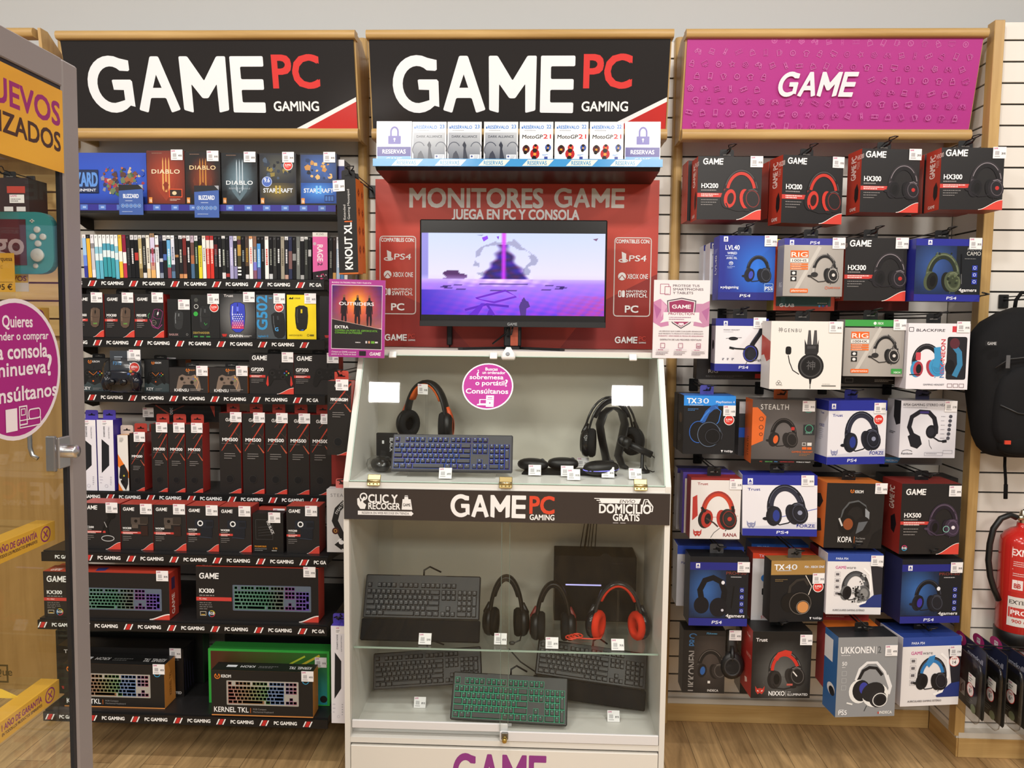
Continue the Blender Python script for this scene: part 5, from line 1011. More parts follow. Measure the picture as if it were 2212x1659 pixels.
def spine_row(items, px, i0, roll0, roll1, total):
    for i, it in enumerate(items):
        n = i0+i; w = it[2]; cols = it[1]; tc = it[3] if len(it) > 3 else None; t = n/total; rl = roll0+(roll1-roll0)*t
        def f(p, cols=cols, tc=tc, n=n):
            y = 0
            for c, h in cols: p.rect(5, y, 95, y+h, c); y += h
            rr = random.Random(n)
            if tc: a = rr.uniform(30,42); p.text(rr.choice(('PC','GAME','DVD')) if 0 else '', 0, 0, 1, tc)
            if tc:
                yy = rr.uniform(26,34); e = rr.uniform(58,72)
                while yy < e: hh = rr.uniform(1.5,4); p.rect(30, yy, 70, yy+hh, tc); yy += hh+1.1
            p.bars(26, 4, 46, 2, '6a6a70', h=1.2, gap=2.2)
        top = 507 if it[0] != 'tall lilac with a brown stripe' else 503
        o = carton((px, top+n*.09, px+w*.965, 603), YS, .13, spine_label(it[0], n+1), f, {'*':'1d1d20'}, name='game_case', cat='game case', group=G2, on=Z2, roll=rl, dz=.0007, ch=.0008, mat='gloss')
        px += w
    return px
N2 = len(SP)+len(SP2)+1
_x = spine_row([x if len(x) == 4 else x for x in SP], 181.5, 0, -2.2, .6, N2)
o = carton((_x+3,502,_x+35,606), YS, .05, 'bright pink game box standing among the game spines', lambda p: (p.rect(0,0,100,100,'e06aa8'), p.rect(0,0,100,9,'e4e2dc'), p.text('PC DVD',50,6,4,'8a8a84',al='c',w=50,bold=1), p.text('RAGE',32,26,36,'f2e8ee',w=35,rot=-90,bold=2.4), p.text('2',34,64,30,'5a3a50',w=6,rot=-90,bold=2), p.ell(14,24,11,11,'c8b0bc'), p.poly([(0,84),(100,79),(100,100),(0,100)],'3a3338'), rblobs(p,10,86,90,98,['c03a6a','d8d0d4','2a2428','8a4a5a'],14,3,(4,10))), {'*':'3a3338'}, name='game_case', cat='game case', group=G2, on=Z2, mat='gloss')
_x = spine_row(SP2, _x+37.5, len(SP)+1, 0, .6, N2)

# ---------------------------------------------------------------- shelf 3: mice
G3 = 'mouse boxes on the third shelf'; Z3 = SHELF[3][0]; RB = {'*':'2a2829','r':'9c2a25','l':'9c2a25','t':'8a2622'}
def a_mx(model, kind):
    def pic(p):
        if kind == 0: mpic(p, 70, 54, 66, '5d4c40', '2b2522', '1a1816', 4, '8a7666'); p.text('GAME',70,70,3.2,'6ac04a',al='c',w=13,bold=1)
        else: mpic(p, 76, 56, 62, '2b272d', 'b0408a', 'e8e8e8', 14, '4a464c'); p.line([(52,58),(62,72),(80,80),(94,70)], 1.4, 'c84aa0'); p.line([(48,55),(46,50),(52,44)], 1.2, '5ac07a'); p.ring(66,66,8,8,1.2,'8a8270'); p.line([(58,66),(74,66)],1,'8a8270')
    return a_game(model, pic, my=52, mw=33, mh=5.5, sy=58, lw=36, lx=9, ly=16, strip=(0,43), sh=5.5)
def mbox(rect, lb, art, col=RB, **k): return carton(rect, SY+.010, .055, lb, art, col, name='mouse_box', group=G3, on=Z3, tabh=.020, **k)
mbox((163,635,224,729), 'black mouse box with a brown mouse, half hidden by the glass cabinet post', a_mx('MX300',0), st=(78,8), tab=1)
mbox((226.4,635.3,290,729.7), 'black mouse box with a brown mouse beside the pink-ringed one', a_mx('MX300',0), st=(80,8), tab=1)
mbox((291.2,635,354,730), 'black mouse box showing a mouse with a pink and green edge', a_mx('MX510FPS',1), st=(80,8), tab=1)
mbox((362,646,411.5,730.6), 'short black mouse box with a grey mouse and plain dark front', lambda p: (p.rect(0,0,100,100,'232426'), mpic(p,48,54,78,'3a3c3e','1c1d1e','6a6e70',3,'8a9094'), p.text('BASILISK',6,94,5,'b08a8a',w=40,bold=1.4), p.rect(62,5,100,10,'3a3c3e'), p.ring(84,91,4,4,1,'9a9a9a')), {'*':'1e1f20','r':'182018'}, st=(74,14), price='59.95')
mbox((413.3,637,474,730.6), 'black mouse box with a dark mouse and green dots under a red SUPER sticker', lambda p: (p.rect(0,0,100,100,'272829'), mpic(p,48,52,82,'2f3133','151617','4a4d50',2,'55585a'), p.ell(18,12,7,7,'4a4d4a'), p.ring(18,27,7,7,1.6,'d8dcd8'), p.ell(16,44,8,8,'3aa845'), p.text('DEATHADDER',6,90,4.6,'b09a4a',w=58,bold=1.6), p.line([(46,64),(50,70),(56,66)],2,'3aa04a'), [p.rect(8+k*22,95,22+k*22,98,'3f8a48') for k in range(3)], superb(p,82,29,16)), {'*':'1e1f20','r':'1c1d1e'}, st=(80,9), price='69.95')
mbox((475,634.7,552,732), 'grey and black mouse box showing a mouse lit blue to red', lambda p: (p.field(0,0,100,100,8,8,glowbg('8c8d8e','2a2a2c',.5,.5,.6)), p.text('Trust',12,7,5.5,'d8d4d4',w=26,bold=2), mpic(p,50,52,80,'3a48c0','22243a','6a78f0',0,'c8d0ff'), p.field(33,58,67,78,4,6,lambda i,j: mixc('4a50c8','d83a4a',j)), [p.ell(37+(k%5)*6+(k//5%2)*3,46+(k//5)*4.8,1.8,1.8,('dfe4ff' if k < 18 else 'f0b8c0'),n=6) for k in range(34)], p.poly([(5,90),(20,90),(17,96),(8,96)],'b8322e'), p.text('GRAPHIN',26,97,5.5,'f0f0f0',w=38,bold=2.4), p.bars(66,93,26,2,'c8c8c8',h=1.2)), {'*':'333436','r':'2a2a2b'}, st=(83,7), tab=1, price='29.95')
mbox((553.5,637,617,732.8), 'slate mouse box with a large light blue upright title', lambda p: (p.rect(0,0,100,100,'4a5258'), mpic(p,76,68,84,'282b2e','1a1c1e','3a3f44',-6,'5a5f64'), p.text('G502',37,79,34,'3a92cc',w=77,rot=90,bold=2.6), p.text('G',64,82,8,'4aa0e0',bold=2.6), p.text('logitech G',6,96,4.6,'3a92cc',w=34,bold=1.6), p.bars(44,6,16,1,'4a9acc',h=2.5), superb(p,78,28,16)), {'*':'3f464b','r':'32373b'}, st=(80,8), price='59.95')
mbox((620,637,683,733.7), 'bright yellow mouse box with a black mouse', lambda p: (p.rect(0,0,100,100,'efd520'), p.poly([(6,10),(12,5),(16,8),(22,4),(22,10)],'2a2a1a'), p.text('CORSAIR',24,9.5,3.5,'3a3820',w=22,bold=1.4), mpic(p,50,52,82,'2a2928','1c1b1a','d8c020',0,'4a4846'), p.text('HARPOON RGB PRO',6,93,3.4,'7a6c10',w=46,bold=1.2), p.ring(72,91,3.5,3.5,1.2,'3a3820'), p.rect(78,89,92,93,'6a6020'), p.poly([(44,80),(56,77),(56,81)],'3a6ac0')), {'*':'1c1c1c','r':'161616','t':'d8c01c'}, st=(81,8), price='34.95')
mbox((691,640,740,734.5), 'black box at the end of the mouse shelf behind the poster of three figures', lambda p: (p.rect(0,0,100,100,'232223'), p.poly([(20,90),(40,90),(36,96),(24,96)],'a8302c')), {'*':'1b1a1b'})
# ---------------------------------------------------------------- shelf 4: gamepads
G4 = 'gamepad boxes on the fourth shelf'; Z4 = SHELF[4][0]
def a_key(p): p.rect(0,0,100,100,'2b2c2d'); krom(p,36,10,11); p.text('KROM',45,12.5,5.5,'d0d0d0',w=24,bold=2); p.poly([(0,75),(22,70),(50,82),(78,70),(100,76),(100,100),(0,100)],'3c474a'); gpic(p,48,52,76,'1d1d1e',None,'3a3a3b'); p.line([(32,40),(47,51),(60,40)],2,'c8702c'); p.ell(46,69,3,3,'d8602c',n=8); p.text('KEY',8,96,9,'f0f0f0',w=28,bold=1.2); p.bars(44,90,30,2,'8a8a8a',h=1.4,gap=4)
def a_kh(p): p.rect(0,0,100,100,'333030'); krom(p,48,10,8); p.text('KROM',53,13,5.5,'c07a40',w=14,bold=1.6); gpic(p,50,54,62,'7d6c60',None,'4a403a',('d8a23a','4a6ab0','e0a030','7a9a4a')); p.line([(66,30),(76,56),(70,84)],1.2,'d8a878'); p.text('KHENSU',13,95,11,'f2f2f2',w=37,bold=1); p.bars(54,84,34,2,'a8a09c',h=2,gap=5.5)
def gbox(rect, lb, art, col, y=0, **k): return carton(rect, SY+.010+y, .07, lb, art, col, name='gamepad_box', group=G4, on=Z4, tabh=.017, **k)
OB = {'*':'2c2a2a','r':'c0602a','l':'c0602a','u':'c0602a'}
gbox((172,774,236,852), 'dark gamepad box with an orange mark beside the glass cabinet post', a_key, {'*':'2b2c2d'}, y=.02, tab=1)
gbox((312,777,365,852), 'dark gamepad box with an orange mark behind the clear gamepad pack', a_key, {'*':'2b2c2d'}, y=.03, tab=1)
gbox((366,794,449,852), 'low black and orange gamepad box next to the clear gamepad pack', a_kh, OB, tab=1, st=(86,12), price='39.95')
gbox((452,794,535,853), 'low black and orange gamepad box next to the tall gamepad boxes', a_kh, OB, tab=1, st=(86,12), price='39.95')
gbox((539,764.4,634.4,855), 'tall black gamepad box showing red grips', a_game('GP200', lambda p: gpic(p,68,54,58,'1e1d1e','c8382f','343334'), my=43, mw=28, mh=8, sy=53, lw=34, lx=6, ly=16, strip=(0,36), sh=6), {'*':'2a2829','r':'9c2a25'}, tab=1, st=(87,8), price='19.95')
gbox((635.4,766,732,856), 'tall black gamepad box showing a plain dark gamepad', a_game('GP300', lambda p: gpic(p,74,52,62,'1d1c1d',None,'2a292a',('2a292a',)*4), my=43, mw=28, mh=8, sy=53, lw=34, lx=6, ly=16, strip=(0,36), sh=6, sw=False), {'*':'2a2829','r':'9c2a25'}, tab=1, st=(87,8), price='29.95')
carton((356,777,402,852), SY+.122, .05, 'dark box with an orange end behind the low gamepad boxes', lambda p: p.rect(0,0,100,100,'3a2f2a'), {'*':'3a2f2a','r':'b05a2a'}, name='gamepad_box', group=G4, on=Z4, st=(30,9))
# gamepad in a clear pack
q = P(271,850,SY-.002); pk = empty('gamepad', (q.x, SY-.004, Z4), 'dark blue-black gamepad in a clear plastic pack with a red SUPER sticker', 'gamepad')
b = B('card'); b.box(-.062,.064,.008,.009,.0,.165,'34383e'); p = front(b,.126,.165,.008,-.062); p.rect(0,0,100,100,'3a3f46'); p.text('F310',10,34,8,'4a90c8',w=26,bold=2); p.rect(56,0,96,24,'d8dade'); p.bars(14,14,30,2,'aab4c0',h=2,gap=5); superb(p,78,40,17); b.build('backing_card', pk); sticker(pk,.040,.0045,.150)
b = B('gloss'); b.blob((0,-.02,.062),.066,.022,.030,'191d2b',20,10,.7)
for s in (-1,1): b.tube([(s*.046,-.02,.066),(s*.062,-.024,.04),(s*.058,-.022,.010)],[.026,.022,.014],'191d2b',14); b.lathe([(.010,-.040),(.010,-.052),(.013,-.054),(.013,-.060),(.001,-.060)],'15161c',16,'Y',(s*.024,0,.045))
b.build('shell', pk)
b = B('gloss')
for (dx,dz,c) in ((.046,.086,'d0a030'),(.038,.076,'3a62b0'),(.054,.076,'b8383a'),(.046,.066,'3f9a50')): b.lathe([(.005,-.036),(.005,-.044),(.001,-.045)],c,10,'Y',(dx,0,dz))
b.lathe([(.013,-.036),(.013,-.042),(.001,-.042)],'0f1016',16,'Y',(-.046,0,.076)); b.box(-.057,-.035,-.046,-.040,.073,.079,'3a3d48'); b.box(-.049,-.043,-.046,-.040,.065,.087,'3a3d48'); b.build('buttons', pk)
b = B('bag'); b.blob((0,-.014,.070),.074,.040,.070,'fff',12,7,.6); b.build('clear_shell', pk)
# ---------------------------------------------------------------- shelf 5: mousepad boxes
G5 = 'tall mousepad boxes on the fifth shelf'; Z5 = SHELF[5][0]
def a_mm(model, my=37, seed=0, ly=None, sx=80):
    def f(p):
        p.rect(0,0,100,100,'292726' if seed else '252424')
        if ly: p.logo(30, ly, 52, 'd8d6d4', it=.05)
        p.line([(10,my+12),(60,my-8),(99,my-24)], 2.6, 'b8412f', w2=7); p.line([(44,my-18),(99,my-34)], 1.4, 'a84a34'); p.line([(72,my+4),(99,my+14)], 2.5, 'b8563c', w2=7); p.line([(70,my-12),(99,my-4)],1.2,'6a3a30'); p.line([(78,my+8),(99,my-10)],1.2,'6a3a30')
        p.text(model, 50, my, 4, 'f2f2f2', w=72, al='c', bold=2.6); p.bars(10,my+2.5,80,1,'777270',h=.6); p.bars(22,my+15,56,3,'8a8684',h=.9,gap=2.8)
        p.ell(47,82,19,19,'3a3836',n=22); p.ell(47,82,17,17,'15181c',n=22); swoosh(p, 42, 100, 100, 94)
    return f
def tallbox(rect, lb, art, col=RB, d=.07, y=0, tabc='a83a30', **k): return carton(rect, SY+.012+y, d, lb, art, col, name='mousepad_box', group=k.pop('group', G5), on=Z5, tab=tabc, **k)
def a_enion(p):
    p.rect(0,0,100,100,'e6e4ec'); p.poly([(27,27),(72,36),(70,64),(22,75)],'23262c'); p.rect(30,1,98,8,'efecef'); p.text('GAME',36,3,1.6,'c03a7a',w=22,bold=1); p.bars(36,4.5,28,2,'6a6a70',h=.6,gap=1.4); p.text('ENION SURFACE',40,9,9,'4a4a52',w=15,rot=-90,bold=1); p.text('MILLENIUM',70,10,7,'7a7a84',w=16,rot=-90); p.bars(10,80,20,3,'bcb8c8',h=.8,gap=4); p.ring(50,93,9,9,1.4,'b0acbc'); p.bars(74,80,10,5,'9a98a6',h=.8,gap=2.6)
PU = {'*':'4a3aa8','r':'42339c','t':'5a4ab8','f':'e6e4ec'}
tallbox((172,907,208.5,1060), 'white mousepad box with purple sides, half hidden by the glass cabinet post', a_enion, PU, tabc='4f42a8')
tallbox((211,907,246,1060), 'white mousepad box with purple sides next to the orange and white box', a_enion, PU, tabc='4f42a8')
tallbox((255,940,277.5,1061), 'narrow white box with orange stripes next to the purple-sided boxes', lambda p: (p.rect(0,0,100,100,'e6e2dc'), p.poly([(0,34),(100,66),(100,78),(0,56)],'e87a2a'), p.poly([(20,56),(60,52),(96,68),(92,88),(70,100),(30,88),(8,76)],'2a2a2c'), p.poly([(0,86),(40,100),(0,100)],'e87a2a'), p.bars(20,5,40,4,'7a7a7a',h=.8,gap=2), p.ell(56,73,9,9,'c8b83a',n=10), p.ell(26,80,8,8,'d8d8d8',n=10), p.ell(40,84,16,14,'161617',n=14)), {'*':'d8a878','r':'3a2a24'}, tabc='c8b8ae', y=.01)
tallbox((281,936,312,1062), 'short black mousepad box beside the orange and white box', a_mm('MM200',42), y=.015, st=(72,6), price='9.95')
tallbox((313,936.5,344,1062), 'short black mousepad box half behind the first red-sided one', a_mm('MM200',42), y=.093, st=(72,6), price='9.95')
for i, (x0, x1, dy) in enumerate(((328,361.5,0),(363.5,399.5,.5),(402,438,1))):
    tallbox((x0,915.6+dy,x1,1067), ('first','second','third')[i]+' of the three middle-height black mousepad boxes with red sides', a_mm('MM300',39,1), st=(70,5), price='14.95')
for i in range(5):
    x0 = (474.5,524.6,573.7,622,669.5)[i]; tallbox((x0,892+i,x0+46,1070), ordw(i+1)+' of the five tallest black mousepad boxes, counted toward the display case', a_mm('MM500',35,1,ly=10.5), st=(80,5), price='24.95', d=.075)
carton((313.6,876,477,911), -.13, .06, 'black box with red streaks lying across the top of the mousepad boxes', lambda p: (p.rect(0,0,100,100,'232121'), p.line([(14,0),(34,60)],1.6,'a8432f'), p.line([(52,0),(34,40)],1.2,'8a4030'), p.text('300',33,14,3.6,'c8c8c8',w=42,rot=-90,bold=2), p.poly([(86,0),(92,0),(92,70)],'b8483a')), {'*':'7a1f1c','f':'232121'}, name='mousepad_box', group=G5, on=P(395,911,-.13).z, st=(4.5,45))
# ---------------------------------------------------------------- shelf 6: webcams and a microphone
G6 = 'webcam boxes on the sixth shelf'; Z6 = SHELF[6][0]
def a_cam(model, kind):
    def pic(p):
        if kind == 0: p.rect(32,28,82,44,'4f4640',r=3); p.rect(60,26,86,42,'3f3732',r=2); p.rect(34,44,54,52,'5a5048',r=2); p.rect(62,46,84,68,'3a2622'); p.ell(47,36,5,5,'1c1816')
        elif kind == 1: p.rect(26,30,84,48,'262c38',r=4); p.rect(44,48,80,68,'20252f',r=3); p.line([(40,68),(78,70)],3,'2c3340'); p.ell(43,38,9,9,'e6e8ea'); p.ell(43,38,5.5,5.5,'1a1c22'); p.rect(62,34,82,44,'1d2129')
        else: p.line([(78,24),(64,48),(68,70)],8,'1a1a1b'); p.ell(78,26,10,9,'141415'); p.ring(68,76,16,7,2,'b8b8b8'); p.line([(60,40),(66,52)],2,'9a9a9a'); p.line([(52,66),(60,46)],3,'1d1d1e')
    return a_game(model, pic, my=(54 if kind != 1 else 54), mw=27, mh=4, sy=60, lw=35, lx=7, ly=14, strip=(0,42 if kind == 1 else 64), sh=4.5)
CB = {'*':'262425','t':'b04438','r':'8a2622','l':'8a2622'}
def cbox(rect, lb, art, y=0, d=.085, **k): return carton(rect, -.40+y, d, lb, art, k.pop('col', CB), name='webcam_box', group=G6, on=Z6, **k)
cbox((176,1087,260,1194), 'black box with a desk microphone beside the glass cabinet post', a_cam('MIC200',2), st=(80,9), price='24.95')
cbox((262,1090,331,1195), 'webcam box with a brown camera beside the microphone box', a_cam('WX300',0), st=(80,9), price='49.95')
cbox((332.6,1090.5,402.4,1195), 'webcam box with a brown camera beside the ones with a white ring', a_cam('WX300',0), st=(80,9), price='49.95')
cbox((403.6,1093,472.6,1196), 'webcam box with a white camera ring beside the brown camera boxes', a_cam('WX200',1), st=(80,9), price='29.95')
cbox((473.6,1095,543.4,1197), 'webcam box with a white camera ring beside the plain black drive box', a_cam('WX200',1), st=(80,9), price='29.95')
cbox((551,1102,617,1190), 'black box half hidden behind the plain black drive box', a_cam('WX200',1), y=.10, st=(80,9))
cbox((546,1109,612,1197), 'plain black drive box with orange small print in front of another box', lambda p: (p.rect(0,0,100,100,'1d1c1d'), p.frame(10,16,66,66,.8,'4a4a4c'), p.text('WD BLACK',44,20,9,'c8c8ca',w=36,rot=-66,bold=2), [p.line([(18,36+k*7),(66,32+k*7)],.6,'5a5a5c') for k in range(4)], p.text('P10 GAME DRIVE',6,86,4,'d8902a',w=38,bold=1.6), p.bars(6,89,40,2,'8a8a8a',h=1.5,gap=4), p.text('5 TB',66,90,4,'d8902a',w=14,bold=1.6), p.bars(62,93,24,1,'b8b8b8',h=2)), st=(72,10), price='139.95', col={'*':'1a191a','t':'262526'}, d=.05, y=-.004)
cbox((619,1094,690,1197), 'webcam box with a white camera ring at the display case end', a_cam('WX200',1), st=(76,9), price='29.95')
# ---------------------------------------------------------------- shelf 7: red keyboard boxes
G7 = 'red keyboard boxes on the seventh shelf'; Z7 = SHELF[7][0]
def rgb3(i): return mixc(mixc('5a8a72','3f7a58',i*2), '8a4a64', max(0,(i-.4)*2.2)) if i < .62 else mixc('7a3f6a','5a3fa0',min(1,(i-.62)*3))
def a_kx(p):
    p.rect(0,0,100,100,'252324'); p.logo(2.6,23,16,'f2f2f2',it=.05); p.text('KX300',2.6,49,7.5,'f2f2f2',w=12,bold=2.4); p.bars(2.6,53,22,1,'8a8685',h=2); p.rect(0,57,29,64,'c8403a'); p.text('PC / MAC',2.6,62,3,'f0d8d4',w=6,bold=1); p.bars(2.6,67,11,4,'777372',h=1.5,gap=3.8)
    p.frame(3,84,8,92,.4,'c8c0b0'); p.rect(4,89,7,90.5,'c8a040'); p.ring(12.5,88,2.5,2.5,.6,'c83a4a',a0=0,a1=120); p.ring(12.5,88,2.5,2.5,.6,'3a8ac8',a0=120,a1=240); p.ring(12.5,88,2.5,2.5,.6,'c8b83a',a0=240,a1=359); p.text('RGB',12.5,90,5,'e8e8e8',w=4.2,al='c',bold=1.6)
    kpic(p,30,33,64,48,'5a6576','2a3038',rgb3); swoosh(p,84,100,100,88)
def t_kx(p): p.rect(0,0,100,100,'b8402f'); p.text('GAME',4,86,40,'e8c8c0',w=8,bold=2); p.poly([(38,30),(46,20),(47,70),(40,80)],'3a3a7a')
RK = {'*':'8f2a22','f':'252324','t':'b8402f','r':'a83428','l':'a83428','e':'a83428'}
def s_kx(p): p.text('GAME',56,92,30,'e8d0c8',w=44,rot=90,bold=2); p.rect(24,12,60,38,'3c2a4a')
carton((95,1237,366,1347), -.455, .075, 'red keyboard box with a rainbow-lit keyboard, crossed by the glass cabinet post', a_kx, RK, name='keyboard_box', group=G7, on=Z7, st=(95,4), tart=t_kx, rart=s_kx, price='59.95')
carton((112,1232,372,1330), -.365, .075, 'red keyboard box behind the one crossed by the glass cabinet post', None, RK, name='keyboard_box', group=G7, on=Z7, rart=s_kx)
carton((424,1226,688,1343), -.445, .08, 'red keyboard box with a rainbow-lit keyboard at the display case end', a_kx, RK, name='keyboard_box', group=G7, on=Z7, st=(93,6), tart=t_kx, price='59.95')
# ---------------------------------------------------------------- shelf 8: the lowest row
G8 = 'keyboard boxes on the lowest shelf'; Z8 = SHELF[8][0]
def rgbk(i): return mixc(mixc('8a4a44','7a6a3a',i*3),'3f7a4a',max(0,(i-.25)*3)) if i < .55 else mixc('4a6a9a','a04a54',max(0,(i-.75)*4))
def a_kern(p):
    p.rect(0,0,100,100,'272524'); krom(p,6,13,5); p.text('KROM',10,16,6.5,'e8e8e8',w=9.5,bold=2.2); kpic(p,15,22,71,54,'a8a49c','33302f',rgbk,full=False)
    p.text('KERNEL TKL',2.4,92,11,'f2f2f2',w=34,bold=1.2); p.rect(38.2,82,38.7,93,'d8702c'); p.text('RGB Compact',41,86,3.4,'8a8786',w=13,bold=.6); p.text('Mechanical Keyboard',41,92,3.4,'8a8786',w=20,bold=.6); p.rect(0,97.5,100,100,'d08a4a'); p.ring(93,19,3,3,.7,'3a9ac8',a0=0,a1=180); p.ring(93,19,3,3,.7,'d8b83a',a0=180,a1=359)
def t_kern(p): p.rect(0,0,100,100,'232323'); p.text('KERNEL TKL',96,36,30,'d8d8d8',w=22,rot=180,bold=1.4); p.text('KROM',40,36,24,'d8d8d8',w=14,rot=180,bold=1.4); p.bars(44,40,22,2,'6a6a6a',h=8,gap=16); p.rect(12,34,22,60,'dfe3e8')
OK_ = {'*':'272524','r':'c8843c','l':'c8843c','u':'c8843c','t':'232323','e':'c8843c'}
carton((138.5,1435,355.5,1541), -.435, .09, 'black and orange keyboard box crossed by the glass cabinet post', a_kern, OK_, name='keyboard_box', group=G8, on=Z8, st=(95,8), tart=t_kern, rart=lambda p: p.text('KERNEL TKL',62,80,18,'7a4a1c',w=55,rot=90,bold=1), price='49.95')
carton((457,1450,676,1556), -.470, .07, 'black and orange keyboard box before the bright green box', a_kern, OK_, name='keyboard_box', group=G8, on=Z8, st=(95,8), tart=t_kern, price='49.95')
carton((124,1399,397,1531), -.335, .10, 'large black box with a price ticket behind the orange keyboard box', lambda p: (p.rect(0,0,100,100,'1f1d1d'), p.text('Trust',6,14,7,'e0dcdc',w=11,bold=2), p.poly([(3,84),(9,84),(8,90),(4,90)],'a8302c'), p.text('ILLUMINATED',98,94,5,'d8d8d8',w=16,al='r',bold=1.6), p.bars(86,16,11,4,'7a7a7a',h=1.2,gap=3)), {'*':'1c1a1a','r':'15141a'}, name='keyboard_box', group=G8, on=Z8, st=(94,8), rart=lambda p: [p.line([(10+k*22,20+k*8),(16+k*22,90)],2,'4a4468') for k in range(4)], price='79.95')
carton((122,1366,440,1500), -.215, .06, 'black box with a green edge at the back of the lowest shelf', None, {'*':'141715','r':'1f4a2a','t':'1c2a20'}, name='keyboard_box', group=G8, on=Z8)
def a_green(p):
    p.rect(0,0,100,100,'3cb84a'); p.field(2,4,98,98,10,6,lambda i,j: mixc(mixc('5a2a20','3a6a2a',i*1.3), '2a9aa8', max(0,j-.2)*i*1.2)); p.line([(60,34),(80,10)],1.4,'b8c83a'); p.line([(66,40),(92,8)],1.8,'c8b83a'); p.line([(78,46),(98,22)],1.4,'8ab83a'); p.ell(95,88,3,3,'2a2a2a')
carton((451,1404,712,1547), -.375, .07, 'bright green box standing behind the orange keyboard box', a_green, {'*':'3fbf4c','f':'3cb84a','t':'47c054'}, name='keyboard_box', group=G8, on=Z8, st=(93,20), price='59.95')
carton((486,1374,714,1480), -.275, .09, 'wide black box at the back with another lying on it', None, {'*':'161616','t':'1e1d1d'}, name='keyboard_box', group=G8, on=Z8)
carton((503,1357,712,1373), -.28, .10, 'black box with an orange handle line lying on top of the wide black one', lambda p: (p.rect(0,0,100,100,'171717'), p.line([(10,60),(12,26),(38,22)],1,'b8652c'), p.line([(50,22),(74,30),(76,60)],1,'b8652c')), {'*':'161616'}, name='keyboard_box', group=G8, on=P(600,1373.5,-.275).z+.0)
# ---------------------------------------------------------------- boxes hanging between the shelves and the display case
def a_knout(p): p.rect(0,0,100,100,'292828'); p.text('KNOUT XL',72,95,38,'ecebea',w=49,rot=90,bold=2.2); p.rect(36,44,76,45.2,'d8672c'); p.text('Extended',43,42.5,11,'c8c6c4',w=15.5,rot=90,bold=.6); p.text('Gaming Mousepad',65,42.5,11,'c8c6c4',w=31.5,rot=90,bold=.6); p.rect(0,98.6,100,100,'c86a2a')
def s_knout(p):
    for k in range(4): y = 14+k*20; p.poly([(30,y),(52,y-5),(74,y),(52,y+5)],'7a3214'); p.ell(52,y,7,7,'c8662c',n=8); p.bars(46,y+8,14,1,'8a3c18',h=1)
KC = {'*':'c46428','f':'292828','t':'3a3836'}
carton((731,386,775,592), -.40, .045, 'black and orange upright mousepad box hanging in front beside the red backdrop board', a_knout, KC, name='mousepad_box', group='upright mousepad boxes on the hook', roll=-1.6, yaw=-9, tab='2b2a2a', st=(14,7), rart=s_knout, hk='black wire hook carrying the upright black and orange mousepad boxes', price='29.95')
carton((741,394,783,590), -.345, .04, 'black and orange upright mousepad box hanging behind the front one', None, KC, name='mousepad_box', group='upright mousepad boxes on the hook', roll=-1.6, yaw=-9, tab='2b2a2a', rart=s_knout)
carton((706,823,757,983), -.47, .06, 'black and red mousepad box with a red hanging tab beside the slanted glass', a_mm('MM310RGBM',27,1,ly=9), {'*':'2a2829','r':'9a3028','t':'b8463a'}, name='mousepad_box', roll=.8, tab='b8463a', st=(62,5), hk='black wire hook carrying the red-tabbed mousepad boxes by the slanted glass', price='19.95')
carton((716,900,764,1046), -.375, .06, 'dark red box hanging behind the red-tabbed mousepad box', lambda p: p.rect(0,0,100,100,'7a1f1c'), {'*':'7a1f1c'}, name='mousepad_box', tab='a83a30')
def a_stand(p): p.rect(0,0,100,100,'c6c5c6'); p.text('STEALTH',14,12,5,'7d7d80',w=80,bold=.6,track=.1); p.line([(88,24),(60,22),(38,32),(28,50),(44,66),(60,80),(52,94)],22,'242426'); p.text('STEALTH',36,40,9,'d8d8da',w=22,rot=58,bold=.6); p.ell(30,66,12,12,'4a2420',n=16); p.ring(30,66,5,5,2,'c8984a'); p.ell(48,83,11,11,'e8e8ea',n=14); p.poly([(26,88),(50,96),(70,82),(60,76)],'242426'); p.ell(50,84,9,8,'e8e8ea',n=14)
carton((706,1057,768,1193), -.42, .05, 'white box with a curved black headset stand half hidden by the display case', a_stand, {'*':'bdbcbd','l':'3a393a','t':'d8d7d8'}, name='stand_box', tab='d8706a', hk='black wire hook carrying the white headset stand box')
carton((715.5,1352,746,1562), -.50, .06, 'white and purple mousepad box low down, half hidden by the display case', a_enion, PU, name='mousepad_box', tab='4f42a8', hk='black wire hook carrying the low white and purple mousepad box')
# ---------------------------------------------------------------- headset boxes on the slotted wall
GH = 'headset boxes on the slotted wall'
HKN = iter('red-padded headset box beside the monitor post|turned red-padded headset box|all-black headset box under the pink sign|headset box before the corner post|bright blue headset box|grey headset box with the purple band|all-black headset box in the second row|camouflage headset box with blue bands|white and blue single-ear headset box|large white box with the horned headset|grey headset box with the green band|windowed white headset box|box with the bright blue top band|grey and orange headset box|white headset box with the SUPER sticker|pale grey headset box|white and red headset box|wide tilted white and blue box|black and orange headset box|violet-black headset box|dark blue headset box beside the display case|black and bronze headset box|grey camouflage headset box|dark blue headset box beside the corner post|dark pack with tall sideways letters|black box with the glowing headset|large grey headset box|white box with the round 14 price'.split('|'))
def hbox(rect, Y, dep, lb, art, col, yaw=0, st=(91,8), hk=True, name='headset_box', **k):
    h = None
    if hk: h = 'black wire hook carrying the '+next(HKN)
    return carton(rect, Y, dep, lb, art, col, name=name, group=GH, yaw=yaw, st=st, hk=h, tab=k.pop('tab', 1 if h else None), **k)
RDX = {'*':'2a2829','l':'b03a2a','r':'8f2e24','t':'8a3024','u':'8c2c22'}
